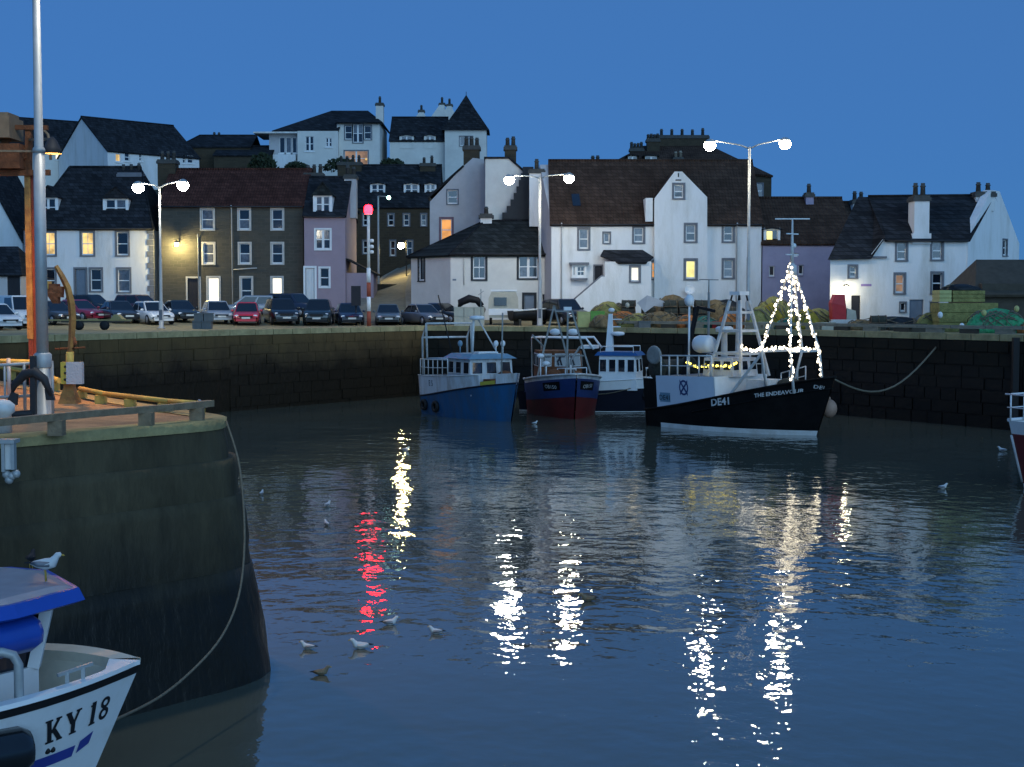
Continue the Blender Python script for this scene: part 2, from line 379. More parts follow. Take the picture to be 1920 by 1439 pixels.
def wall_backing(T, P, Q, z1, th, matl, parent_name='core'):
    u = (Q - P).normalized(); nrm = Vector((u.y, -u.x, 0))
    if nrm.dot(-P) < 0: nrm = -nrm
    b = MB(); ring = [P, Q, Q - nrm*th, P - nrm*th]
    b.loft([[Vector((p.x, p.y, -1)) for p in ring], [Vector((p.x, p.y, z1)) for p in ring]])
    return T.part(parent_name, b, matl)
bm_wall = block_mesh('wall_stone'); bm_wall.materials.append(M['wall_left'])
bm_dark = block_mesh('dark_wall_stone'); bm_dark.materials.append(M['wall_dark'])
bm_cope = block_mesh('coping_stone'); bm_cope.materials.append(M['coping'])
def coping(T, P, Q, lo=1.3, hi=2.0):
    L = (Q - P).length; s = 0
    while s < L - .05:
        e = min(L, s + random.uniform(lo, hi))
        if L - e < .5: e = L
        place_run('coping_stone', bm_cope, T.root, P, Q, QZ - .28, QZ + .03 + random.uniform(-.012, .018), s + .008, e - .008, .75, .06 + random.uniform(-.02, .02), None); s = e
T = Thing('harbour_wall', 'weathered brown stone harbour wall below the row of parked cars', 'harbour wall', (0, 0, 0))
for P, Q in ((WP[0], WP[1]), (WP[1], WP[2]), (WP[2], WP[3])): wall_backing(T, P, Q, QZ - .29, 1.2, M['wall_left'])
nst = 0
for P, Q in ((WP[1], WP[2]), (WP[2], WP[3])):
    L = (Q - P).length; z = QZ - .29; row = 0
    while z > .1:
        h = random.uniform(.52, .66); s = -random.uniform(0, .9)
        while s < L:
            e = s + random.uniform(.9, 1.7)
            a, b_ = max(0, s), min(L, e)
            if b_ - a > .2 and not (P == WP[1] and z < 2.2):
                place_run('stone', bm_wall, T.root, P, Q, z - h + .002, z - .002, a + .002, b_ - .002, .5, .03 + random.uniform(0, .045), None); nst += 1
            s = e
        z -= h; row += 1
for P, Q in ((WP[0], WP[1]), (WP[1], WP[2]), (WP[2], WP[3])): coping(T, P, Q)
T = Thing('harbour_wall', 'black weedy harbour wall behind the moored fishing boats', 'harbour wall', (0, 0, 0))
sb = MB(); unit = [v.co.copy() for v in bm_dark.vertices]; uf = [tuple(p.vertices) for p in bm_dark.polygons]
for P, Q in ((WP[3], WP[4]), (WP[4], WP[5]), (WP[5], WP[6]), (WP[6], WP[7])):
    wall_backing(T, P, Q, QZ - .29, 1.2, M['wall_dark'])
    d = Q - P; L = d.length; u = d/L; nrm = Vector((u.y, -u.x, 0)); nrm = nrm if nrm.dot(-P) > 0 else -nrm
    z = QZ - .29
    while z > -.3:
        h = random.uniform(.52, .66); s = -random.uniform(0, .9)
        while s < L:
            e = s + random.uniform(.9, 1.7); a, b_ = max(0, s), min(L, e)
            if b_ - a > .2:
                out = .03 + random.uniform(0, .05); c = P + u*(a + b_)/2 + nrm*(out - .25)
                sb.add([c + u*(v.x*(b_ - a - .04)) - nrm*(v.y*.5) + Vector((0, 0, z - h/2 - c.z + v.z*(h - .04))) for v in unit], uf)
            s = e
        z -= h
T.part('stone_courses', sb, M['wall_dark'], stuff=True)
for P, Q in ((WP[3], WP[4]), (WP[4], WP[5]), (WP[5], WP[6]), (WP[6], WP[7])): coping(T, P, Q)
# vertical timber fender and drain streak posts down the right-hand wall
for k, (x, y1) in enumerate(((1702, 622), (1905, 627))):
    D = wall_depth(x) - .25; a = V(x, y1, D); b = MB(); b.box(a.x - .14, a.x + .14, a.y - .12, a.y + .12, -.3, QZ - .1)
    single('fender_pile', b, M['rubber'], ['black timber fender pile on the dark wall beside the sagging rope', 'black timber fender pile on the dark wall above the red boat'][k], 'fender pile', 'fender piles on the dark harbour wall')
# low timber kerb rail along the right-hand quay
M['timber'] = mat('bleached_timber', (.27, .25, .19), .85, .25, 2, .4, 12, stretch=(1, 1, 4))
M['timber_dark'] = mat('dark_timber', (.07, .06, .045), .85, .25, 2)
T = Thing('kerb_rail', 'long low timber kerb rail on blocks along the quay edge', 'kerb rail', (0, 0, QZ), world=True)
pts = [V(1085, 600, wall_depth(1085) + .9), V(1500, 600, wall_depth(1500) + .8), V(1920, 600, wall_depth(1920) + .8), V(2300, 600, wall_depth(2300) + .8)]
for P, Q in zip(pts, pts[1:]):
    P = Vector((P.x, P.y, QZ)); Q = Vector((Q.x, Q.y, QZ)); n = int((Q - P).length/1.9)
    for i in range(n):
        b = MB(); c = P.lerp(Q, (i + .5)/n); u = (Q - P).normalized()*.5
        b.bar(c - u + Vector((0, 0, .12)), c + u + Vector((0, 0, .12)), .22, .24); T.part('block', b, M['timber_dark'] if i % 2 else M['timber'])
        b = MB(); b.bar(P.lerp(Q, (i + .01)/n) + Vector((0, 0, .33)), P.lerp(Q, (i + .99)/n) + Vector((0, 0, .33)), .26, .16); T.part('beam', b, M['timber'])

# ------------------------------------------------------------------ near pier on the left
PZ = 4.04
M['pier_wall'] = tide_wall('pier_concrete', (.078, .062, .034), None, (.013, .010, .005), 2.7, 1.3, 1.0, .35, (1, 1, .35), 1.1)
M['pier_top'] = mat('gravelly_pier_deck', (.30, .19, .10), .9, .3, 2.5, .5, 30, dirt=(.10, .075, .05), dirt_amt=.6, dirt_scale=.8)
M['pier_cope'] = mat('pier_coping', (.34, .27, .12), .9, .25, 2.5, .5, 14, dirt=(.12, .11, .06), dirt_amt=.7, dirt_scale=1.2)
tip = G(453, 788, PZ)
front = (G(0, 823, PZ) - tip).normalized(); back = (G(100, 732, PZ) - G(330, 768, PZ)).normalized()
edge = [tip + front*14, tip + front*1.0]
c0 = tip + front*1.0; 
for k in range(1, 7):
    t = k/7; p = c0.lerp(tip + Vector((.10, .15, 0)), t); q = (tip + Vector((.10, .15, 0))).lerp(tip + back*1.6, t); edge.append(p.lerp(q, t))
edge += [tip + back*1.6, tip + back*48]
# resample
line = []
for a, b in zip(edge, edge[1:]):
    n = max(1, int((b - a).length/(.5 if (b - a).length < 20 else 1.0)))
    line += [a.lerp(b, i/n) for i in range(n)]
line.append(edge[-1])
outs = []
for i, p in enumerate(line):
    d = (line[min(i+1, len(line)-1)] - line[max(i-1, 0)]).normalized(); outs.append(Vector((d.y, -d.x, 0)) if Vector((d.y, -d.x, 0)).dot(front + back) < 0 else Vector((-d.y, d.x, 0)))
def rng(i, z, off): return line[i] + outs[i]*off + Vector((0, 0, z - PZ))
T = Thing('harbour_pier', 'tall concrete pier with battered weed-stained sides and orange-lit deck', 'pier', (tip.x, tip.y, 0), world=True)
def band(name, z0, o0, z1, o1, rough, m, nz=5, lip=None):
    b = MB(); rows = []
    for k in range(nz + 1):
        t = k/nz; z = z1 + (z0 - z1)*t; o = o1 + (o0 - o1)*t
        rows.append([rng(i, z + random.uniform(-rough, rough)*.4*(0 < k < nz), o + random.uniform(-rough, rough)) for i in range(len(line))])
    if lip is not None: rows.insert(0, [rng(i, z1, lip) for i in range(len(line))])
    b.loft(rows, closed=False, cap=False, smooth=True)
    return T.part(name, b, m)
band('coping', PZ - .13, .06, PZ + .02, .06, .012, M['pier_cope'], 1, lip=-.45)
band('concrete_course', 3.44, .10, PZ - .12, .03, .012, M['pier_wall'], 3)
band('concrete_course', 2.86, .25, 3.44, .22, .018, M['pier_wall'], 4, lip=.04)
band('concrete_course', 1.75, .42, 2.86, .32, .022, M['pier_wall'], 6, lip=.18)
band('concrete_course', -.8, .86, 1.75, .45, .03, M['pier_wall'], 10, lip=.40)
dk = MB(); dk.add([p + Vector((0, 0, .005)) - outs[i]*.42 for i, p in enumerate(line)] + [Vector((-60, 60, PZ + .005)), Vector((-40, 8, PZ + .005))], [tuple(range(len(line) + 2))])
T.part('deck', dk, M['pier_top'])
# ================================================================== houses
class Fac:
    """a vertical facade plane: origin (x, y), direction angle; s runs along it, z up, d outward"""
    def __init__(s, x, y, ang=0.0):
        s.o = Vector((x, y, 0)); s.u = Vector((math.cos(ang), math.sin(ang), 0)); s.n = Vector((math.sin(ang), -math.cos(ang), 0))
    @classmethod
    def px(cls, x, D, ang=0.0):
        p = V(x, YH, D); return cls(p.x, p.y, ang)
    def hit(s, x, y):
        r = ray(x, y); c = Vector((0, 0, HC)); t = s.n.dot(s.o - c)/s.n.dot(r); p = c + r*t
        return (p - s.o).dot(s.u), p.z
    def rect(s, x0, x1, y0, y1):
        xm, ym = (x0 + x1)/2, (y0 + y1)/2
        return s.hit(x0, ym)[0], s.hit(x1, ym)[0], s.hit(xm, y1)[1], s.hit(xm, y0)[1]
    def pt(s, a, z, d=0): return s.o + s.u*a + s.n*d + Vector((0, 0, z))
    def box(s, mb, s0, s1, z0, z1, d0, d1):
        vs = [s.pt(a, z, d) for z in (z0, z1) for a, d in ((s0, d1), (s1, d1), (s1, d0), (s0, d0))]
        return mb.add(vs, [(3, 2, 1, 0), (4, 5, 6, 7), (0, 1, 5, 4), (1, 2, 6, 5), (2, 3, 7, 6), (3, 0, 4, 7)])
def clip(poly, outline):
    """convex clip of a 2D polygon"""
    area = sum(a[0]*b[1] - b[0]*a[1] for a, b in zip(outline, outline[1:] + outline[:1]))
    ol = outline if area > 0 else outline[::-1]
    for (ax, ay), (bx, by) in zip(ol, ol[1:] + ol[:1]):
        out = []
        side = lambda p: (bx - ax)*(p[1] - ay) - (by - ay)*(p[0] - ax)
        for p, q in zip(poly, poly[1:] + poly[:1]):
            sp, sq = side(p), side(q)
            if sp >= -1e-9: out.append(p)
            if (sp > 1e-9 and sq < -1e-9) or (sp < -1e-9 and sq > 1e-9):
                t = sp/(sp - sq); out.append((p[0] + (q[0]-p[0])*t, p[1] + (q[1]-p[1])*t))
        poly = out
        if len(poly) < 3: return []
    return poly
def wall_face(mb, F, outline, holes, reveal=.16, d=0):
    ss = sorted({p[0] for p in outline} | {h[i] for h in holes for i in (0, 1)}); zs = sorted({p[1] for p in outline} | {h[i] for h in holes for i in (2, 3)})
    for a, b in zip(ss, ss[1:]):
        for c, e in zip(zs, zs[1:]):
            if b - a < 1e-5 or e - c < 1e-5: continue
            m, k = (a + b)/2, (c + e)/2
            if any(h[0] < m < h[1] and h[2] < k < h[3] for h in holes): continue
            p = clip([(a, c), (b, c), (b, e), (a, e)], outline)
            if p: mb.add([F.pt(q[0], q[1], d) for q in p], [tuple(range(len(p)))])
    for s0, s1, z0, z1 in holes:
        for (a, c), (b, e) in (((s0, z0), (s1, z0)), ((s1, z0), (s1, z1)), ((s1, z1), (s0, z1)), ((s0, z1), (s0, z0))):
            mb.add([F.pt(a, c, d), F.pt(b, e, d), F.pt(b, e, d - reveal - .05), F.pt(a, c, d - reveal - .05)], [(0, 1, 2, 3)])
def volume(mb, F, outline, depth, holes=(), d=0, back=True):
    """front face with openings, extruded back; no bottom"""
    wall_face(mb, F, outline, list(holes), d=d)
    n = len(outline); zmin = min(p[1] for p in outline)
    for (a, c), (b, e) in zip(outline, outline[1:] + outline[:1]):
        if abs(c - zmin) < 1e-6 and abs(e - zmin) < 1e-6: continue
        mb.add([F.pt(a, c, d), F.pt(b, e, d), F.pt(b, e, d - depth), F.pt(a, c, d - depth)], [(0, 1, 2, 3)])
    if back: mb.add([F.pt(a, c, d - depth) for a, c in outline], [tuple(range(n))])
rnd_pane = random.Random(4)
def opening(T, F, r, kind='sash', lit=None, frame='white', surround=None, sw=.16, bars=0, d=0, sill=True, door=None, leaf='door_dark'):
    """window (frame mesh) with its pane sub-parts, stone margin and sill, set into the hole r"""
    s0, s1, z0, z1 = r; th = .06; b = MB(); fd = d - .10
    if kind == 'door':
        o = MB(); F.box(o, s0 + .02, s1 - .02, z0, z1 - .02, d - .14, d - .09)
        for i in range(2):
            for j in range(2):
                w = (s1 - s0)/2; hh = (z1 - z0)/2; F.box(o, s0 + w*i + .1, s0 + w*(i+1) - .1, z0 + hh*j + .12, z0 + hh*(j+1) - .12, d - .09, d - .07)
        w_ = T.part('door', o, M[leaf])
    else:
        zm = (z0 + z1)/2
        F.box(b, s0, s0 + th, z0, z1, fd - .05, fd); F.box(b, s1 - th, s1, z0, z1, fd - .05, fd)
        F.box(b, s0 + th, s1 - th, z1 - th, z1, fd - .05, fd); F.box(b, s0 + th, s1 - th, z0, z0 + th*1.9, fd - .05, fd)
        panes = [(s0 + th, s1 - th, z0 + th, z1 - th)]
        if kind in ('sash', 'double'):
            F.box(b, s0 + th, s1 - th, zm - .035, zm + .035, fd - .045, fd + .012)
            panes = [(s0 + th, s1 - th, z0 + th, zm - .03), (s0 + th, s1 - th, zm + .03, z1 - th)]
        if kind == 'double':
            sm = (s0 + s1)/2; F.box(b, sm - .09, sm + .09, z0 + th, z1 - th, fd - .04, fd + .02)
            panes = [(a, c, p[2], p[3]) for p in panes for a, c in ((s0 + th, sm - .09), (sm + .09, s1 - th))]
        for k in range(bars):
            q = s0 + th + (s1 - s0 - 2*th)*(k + 1)/(bars + 1); F.box(b, q - .018, q + .018, z0 + th, z1 - th, fd - .04, fd - .006)
        w_ = T.part('window', b, M[frame])
        for p in panes:
            g = MB(); g.add([F.pt(p[0], p[2], fd - .03), F.pt(p[1], p[2], fd - .03), F.pt(p[1], p[3], fd - .03), F.pt(p[0], p[3], fd - .03)], [(0, 1, 2, 3)])
            T.part('pane', g, M[lit] if lit else M['glass' if rnd_pane.random() < .68 else 'glass_net'], w_)
    if surround:
        b = MB()
        F.box(b, s0 - sw, s0, z0 - sw*.6, z1 + sw, d - .08, d + .035); F.box(b, s1, s1 + sw, z0 - sw*.6, z1 + sw, d - .08, d + .035)
        F.box(b, s0, s1, z1, z1 + sw, d - .08, d + .035)
        T.part('surround', b, M[surround], w_)
    if sill and kind != 'door':
        b = MB(); F.box(b, s0 - sw, s1 + sw, z0 - sw*.7, z0, d - .10, d + .09); T.part('sill', b, M[surround or frame], w_)
    return w_
def chimney(T, F, s0, s1, z0, z1, d0, d1, m, pots=2, pot='pot', cap='pot', ph=.75, capo=.09):
    b = MB(); F.box(b, s0, s1, z0, z1, d0, d1); c = T.part('chimney', b, M[m])
    b = MB(); F.box(b, s0 - capo, s1 + capo, z1 - .24, z1 - .02, d0 - capo, d1 + capo); F.box(b, s0 - capo*.3, s1 + capo*.3, z1 - .02, z1 + .10, d0 - capo*.3, d1 + capo*.3); T.part('chimney_cap', b, M[cap], c)
    for i in range(pots):
        s = s0 + (s1 - s0)*(i + .5)/pots; p = F.pt(s, z1 + .08, (d0 + d1)/2); h = ph*random.uniform(.85, 1.1)
        b = MB(); b.lathe([(.17, 0), (.14, h*.7), (.18, h*.72), (.18, h*.8), (.13, h*.82), (.13, h)], p, 8); T.part('chimney_pot', b, M[pot], c)
    return c
def gable_roof(T, F, s0, s1, ze, zr, depth, oh=.22, m='slate', hip0=0, hip1=0, side=.12, th=.14, name='roof', swing=None):
    """front and back slopes from eaves at d=0 / -depth to a ridge at -depth/2; hip0/hip1 pull the ridge ends in"""
    b = MB(); sl = (zr - ze)/(depth/2); a0, a1 = s0 - side, s1 + side; ez = ze - sl*oh + .10; rz = zr + .10
    r0, r1 = (s0 + hip0 if hip0 else a0), (s1 - hip1 if hip1 else a1)
    R1 = F.pt(r1, rz, -depth/2); E1 = F.pt(a1, ez, -depth - oh)
    if swing is not None: R1 = F.pt(s1 + depth/2*math.cos(swing), rz, -depth/2*math.sin(swing)); E1 = F.pt(s1 + depth*math.cos(swing), ez, -depth*math.sin(swing) - oh)
    b.slab([F.pt(a0, ez, oh), F.pt(a1, ez, oh), R1, F.pt(r0, rz, -depth/2)], th)
    b.slab([F.pt(a0, ez, -depth - oh), E1, R1, F.pt(r0, rz, -depth/2)], th)
    if hip0: b.slab([F.pt(a0, ez, oh), F.pt(a0, ez, -depth - oh), F.pt(r0, rz, -depth/2)], th)
    if hip1: b.slab([F.pt(a1, ez, oh), F.pt(a1, ez, -depth - oh), F.pt(r1, rz, -depth/2)], th)
    o = T.part(name, b, M[m])
    b = MB(); b.tube([F.pt(r0, rz + .02, -depth/2), R1 + Vector((0, 0, .02))], .10, 6)
    if hip0: b.tube([F.pt(a0, ez + .02, oh), F.pt(r0, rz + .02, -depth/2)], .08, 6)
    if hip1: b.tube([F.pt(a1, ez + .02, oh), F.pt(r1, rz + .02, -depth/2)], .08, 6)
    T.part('ridge_tiles', b, M[m], o)
    return o
def body(T, F, s0, s1, z0, ze, zr, depth, holes, m, hip=False, name='wall'):
    b = MB(); wall_face(b, F, [(s0, z0), (s1, z0), (s1, ze), (s0, ze)], holes)
    for s in (s0, s1):
        p = [(0, z0), (0, ze)] + ([] if hip else [(-depth/2, zr)]) + [(-depth, ze), (-depth, z0)]
        b.add([F.pt(s, z, d) for d, z in p], [tuple(range(len(p)))])
    b.add([F.pt(s0, z0, -depth), F.pt(s1, z0, -depth), F.pt(s1, ze, -depth), F.pt(s0, ze, -depth)], [(0, 1, 2, 3)])
    return T.part(name, b, M[m])
def gutter(T, F, s0, s1, z, d=.28, m='iron'):
    b = MB(); b.tube([F.pt(s0, z, d), F.pt(s1, z, d)], .06, 6); T.part('gutter', b, M[m])
def downpipe(T, F, s, z0, z1, m='iron', d=.08, r=.05):
    b = MB(); b.tube([F.pt(s, z0, d), F.pt(s, z1 - .3, d), F.pt(s, z1, d + .18)], r, 6); T.part('downpipe', b, M[m])
def house(name, label, F, x0, x1, y_base, y_eave, y_ridge, depth, wallm, roofm, cat='house', hips=(0, 0), zb=None, swing=None):
    s0, s1 = F.hit(x0, y_eave)[0], F.hit(x1, y_eave)[0]; xm = (x0 + x1)/2
    z0 = F.hit(xm, y_base)[1] if zb is None else zb; ze = F.hit(xm, y_eave)[1]
    # the ridge stands half a depth behind
    B = Fac(*(F.o - F.n*depth/2).xy, math.atan2(F.u.y, F.u.x)); zr = B.hit(xm, y_ridge)[1]
    p = F.pt((s0 + s1)/2, z0, -depth/2)
    T = Thing(name, label, cat, p, world=True)
    T.F = F; T.s0, T.s1, T.z0, T.ze, T.zr, T.depth = s0, s1, z0, ze, zr, depth
    T.roof = gable_roof(T, F, s0, s1, ze, zr, depth, m=roofm, hip0=hips[0], hip1=hips[1], swing=swing)
    T.hip = bool(hips[0] or hips[1]); T.wallm = wallm
    return T
def fit(T, specs, **kw):
    """cut and fill the openings of the front wall; specs = (x0, x1, y0, y1, options)"""
    rs = [(T.F.rect(*sp[:4]), dict(kw, **(sp[4] if len(sp) > 4 else {}))) for sp in specs]
    body(T, T.F, T.s0, T.s1, T.z0, T.ze, T.zr, T.depth, [r for r, o in rs], T.wallm, T.hip)
    for r, o in rs: opening(T, T.F, r, **o)
def dormer(T, F, x0, x1, y0, y1, d_front, rise, lit=None, m='white', roofm='slate', kind='double', back=2.2, cheek=.22):
    """a dormer whose face stands d_front behind the facade: cheeks, pitched roof, window"""
    Fd = Fac(*(F.o + F.n*d_front).xy, math.atan2(F.u.y, F.u.x)); s0, s1, z0, z1 = Fd.rect(x0, x1, y0, y1)
    b = MB(); volume(b, Fd, [(s0, z0), (s1, z0), (s1, z1), (s0, z1)], back, [(s0 + cheek, s1 - cheek, z0 + .1, z1 - .1)])
    w = T.part('dormer', b, M[m])
    b = MB(); sm = (s0 + s1)/2; o = .14
    for a, c in ((s0 - o, sm), (s1 + o, sm)):
        b.slab([Fd.pt(a, z1 - .05, .15), Fd.pt(c, z1 + rise, .05 if rise > .3 else .15), Fd.pt(c, z1 + rise, -back), Fd.pt(a, z1 - .05, -back)], .08)
    if rise > .3:
        b.add([Fd.pt(s0 - o, z1 - .05, .15), Fd.pt(s1 + o, z1 - .05, .15), Fd.pt(sm, z1 + rise, -.1)], [(0, 1, 2)])
    T.part('dormer_roof', b, M[roofm], w)
    opening(T, Fd, (s0 + cheek, s1 - cheek, z0 + .1, z1 - .1), kind=kind, lit=lit, frame='white', sill=False)
random.seed(11)
# ---- far left: white gable and the slate shed before it
F = Fac.px(0, 120)
a = [F.hit(*p) for p in ((-120, 600), (42, 600), (42, 455), (8, 352), (-60, 262), (-120, 340))]
T = Thing('gabled_cottage', 'pale blue-white gabled cottage half out of frame behind the slate shed', 'house', F.pt(a[0][0], 5.3, -4), world=True)
b = MB(); volume(b, F, [a[0], a[1], a[2], a[4], a[5]], 8); T.part('wall', b, M['harl'])
b = MB(); b.slab([F.pt(a[4][0], a[4][1] + .1, .2), F.pt(a[2][0] + .2, a[2][1], .2), F.pt(a[2][0] + .2, a[2][1], -8.2), F.pt(a[4][0], a[4][1] + .1, -8.2)], .16); T.part('roof', b, M['slate'])
b = MB(); b.slab([F.pt(a[4][0], a[4][1] + .1, .2), F.pt(a[5][0] - .2, a[5][1], .2), F.pt(a[5][0] - .2, a[5][1], -8.2), F.pt(a[4][0], a[4][1] + .1, -8.2)], .16); T.part('roof', b, M['slate'])
F = Fac.px(0, 108); s0, s1, z0, z1 = F.rect(-90, 39, 516, 590)
T = Thing('slate_shed', 'low grey shed with dark slate roof left of the quoined house', 'shed', F.pt(s1, z0, -2), world=True)
b = MB(); dr = F.rect(14, 38, 518, 590); volume(b, F, [(s0, z0), (s1, z0), (s1, z1), (s0, z1)], 6, [dr]); T.part('wall', b, M['harl_grey'])
b = MB(); b.slab([F.pt(s0 - .2, z1, .3), F.pt(s1 + .2, z1, .3), F.pt(F.hit(8, 462)[0], F.hit(8, 462)[1] + .1, -3), F.pt(s0 - .2, F.hit(8, 462)[1] + .1, -3)], .15)
b.slab([F.pt(s1 + .2, z1, .3), F.pt(s1 + .2, z1, -6.3), F.pt(F.hit(8, 462)[0], F.hit(8, 462)[1] + .1, -3)], .15); T.part('roof', b, M['slate'])
opening(T, F, dr, kind='door', leaf='door_dark')
# ---- quoined white house
F = Fac.px(165, 112)
T = house('quoined_house', 'white two-storey house with dark corner quoins and two slate dormers', F, 46, 286, 590, 427, 316, 9, 'harl', 'slate', hips=(2.2, 2.0), zb=5.0)
w1 = dict(surround='margin', sw=.15)
fit(T, [(80, 103, 436, 479, dict(lit='lit_warm', bars=1)), (153, 175, 436, 479, dict(lit='lit_warm', bars=1)), (219, 240, 436, 479, dict(lit=None)),
        (85, 103, 505, 548, {}), (142, 161, 505, 578, dict(kind='door', leaf='door_blue')), (170, 190, 505, 546, {}), (221, 243, 505, 548, {})], **w1)
for px0, px1 in ((42, 50), (275, 287)):
    s0, s1 = F.hit(px0, 500)[0], F.hit(px1, 500)[0]; z = T.z0; k = 0
    while z < T.ze - .3:
        b = MB(); w = .28 if k % 2 else .46
        if px0 < 100: F.box(b, T.s0 - .06, T.s0 + w, z + .012, z + .43, -.5, .05)
        else: F.box(b, T.s1 - w, T.s1 + .06, z + .012, z + .43, -.5, .05)
        T.part('quoin', b, M['margin']); z += .445; k += 1
gutter(T, F, T.s0, T.s1, T.ze - .12)
dormer(T, F, 71, 109, 370, 408, -1.2, .95); dormer(T, F, 193, 241, 372, 408, -1.2, .95)
chimney(T, F, F.hit(196, 340)[0], F.hit(241, 340)[0], T.ze + 2, F.hit(218, 318)[1], -5.0, -3.8, 'harl_grey', 3, cap='margin')
# ---- brown stone tenement
F = Fac.px(430, 112)
T = house('stone_tenement', 'three-storey brown stone tenement with red pantile roof and lit ground-floor doorway', F, 298, 568, 590, 386, 320, 9, 'stone', 'pantile_red', zb=5.0)
w2 = dict(surround='margin_pale', sw=.13)
fit(T, [(378, 400, 393, 431, {}), (448, 468, 393, 431, {}), (510, 530, 393, 431, {}), (381, 401, 457, 495, {}), (449, 469, 457, 495, {}), (510, 530, 457, 495, {}),
        (352, 374, 522, 590, dict(kind='door')), (390, 411, 521, 585, dict(kind='plain', lit='lit_white', sill=False)), (452, 472, 521, 570, {}), (510, 529, 521, 575, dict(lit='lit_white', kind='plain'))], **w2)
downpipe(T, F, F.hit(380, 450)[0] - .35, 5.2, F.hit(380, 440)[1], 'margin_pale'); downpipe(T, F, F.hit(435, 450)[0], 5.2, T.ze, 'margin_pale')
b = MB(); b.tube([F.pt(F.hit(438, 505)[0], F.hit(438, 506)[1], .08), F.pt(F.hit(482, 505)[0], F.hit(482, 503)[1], .08)], .05); T.part('overflow_pipe', b, M['margin_pale'])
gutter(T, F, T.s0, T.s1, T.ze - .1)
chimney(T, F, F.hit(272, 300)[0], F.hit(306, 300)[0], T.ze, F.hit(290, 292)[1], -5.2, -3.9, 'stone_dark', 3)
chimney(T, F, F.hit(556, 300)[0], F.hit(592, 300)[0], T.ze, F.hit(574, 318)[1], -5.2, -3.9, 'stone_dark', 3)
b = MB(); s, z = F.hit(432, 345); F.box(b, s - .35, s + .35, z - 1.0, z + .1, -3.2, -2.6); T.part('roof_vent', b, M['margin'])
# ---- pink house
F = Fac.px(610, 111)
T = house('pink_house', 'narrow pink three-storey house with pointed slate dormer', F, 570, 647, 580, 404, 335, 8, 'pink', 'slate', zb=5.3)
fit(T, [(592, 619, 431, 468, dict(kind='double', surround='white', sw=.12)), (573, 590, 503, 570, dict(kind='door', leaf='door_white', surround='white')), (600, 617, 503, 539, dict(surround='white', sw=.12))])
dormer(T, F, 587, 623, 366, 401, -.25, 1.05, roofm='slate_green')
chimney(T, F, F.hit(640, 330)[0] - .2, F.hit(658, 330)[0], T.ze, F.hit(650, 322)[1], -4.6, -3.6, 'harl_grey', 2)
gutter(T, F, T.s0, T.s1, T.ze - .12)
b = MB(); sx, sz = F.hit(648, 500); F.box(b, sx, sx + 2.1, 5.4, F.hit(655, 512)[1], -3.5, -.4); T.part('side_porch', b, M['pink'])
b = MB(); b.slab([F.pt(sx, F.hit(650, 484)[1], -.2), F.pt(sx + 2.4, F.hit(655, 514)[1], -.2), F.pt(sx + 2.4, F.hit(655, 514)[1], -3.7), F.pt(sx, F.hit(650, 484)[1], -3.7)], .12); T.part('porch_roof', b, M['slate'])
# ---- dark tenement across the lane
F = Fac.px(730, 141)
T = house('lane_tenement', 'dark stone tenement up the lane with three white box dormers', F, 655, 822, 520, 388, 312, 10, 'stone_dark', 'slate', zb=6.5)
sm = dict(surround='margin', sw=.12)
fit(T, [(681, 692, 402, 424, sm), (728, 738, 402, 424, sm), (757, 767, 402, 424, sm), (790, 799, 402, 424, sm), (681, 692, 452, 476, sm), (732, 741, 452, 480, sm), (763, 773, 452, 480, sm)])
for x0, x1 in ((694, 722), (757, 786), (796, 818)): dormer(T, F, x0, x1, 344, 367, -1.6, .08, kind='double', cheek=.16)
chimney(T, F, F.hit(700, 300)[0] - 4.0, F.hit(700, 300)[0] - 1.6, T.ze, F.hit(640, 298)[1], -5.6, -4.2, 'stone_dark', 4)
chimney(T, F, F.hit(782, 300)[0], F.hit(812, 300)[0], T.ze, F.hit(797, 300)[1], -5.6, -4.2, 'stone_dark', 2)
b = MB(); s0, z0 = F.hit(650, 520); F.box(b, s0 - 1.6, s0 + 1.2, 6, F.hit(650, 400)[1], -6, .1); T.part('side_wing', b, M['stone_dark'])
b = MB(); b.slab([F.pt(s0 - 1.9, F.hit(650, 400)[1], .3), F.pt(s0 + 1.3, F.hit(650, 400)[1], .3), F.pt(s0 + 1.3, F.hit(650, 345)[1], -3), F.pt(s0 - 1.9, F.hit(650, 345)[1], -3)], .15)
b.slab([F.pt(s0 - 1.9, F.hit(650, 400)[1], -6.3), F.pt(s0 + 1.3, F.hit(650, 400)[1], -6.3), F.pt(s0 + 1.3, F.hit(650, 345)[1], -3), F.pt(s0 - 1.9, F.hit(650, 345)[1], -3)], .15); T.part('roof', b, M['slate'])
# garden wall up the lane
F = Fac(V(655, 520, 113).x, 113, .95)
b = MB(); F.box(b, 0, 16, 5.0, 7.4, -.4, 0); F.box(b, 8, 26, 7.4, 9.4, -.4, 0)
single('garden_wall', b, M['stone_dark'], 'dark stone garden wall climbing the lane beside the pink house', 'wall')
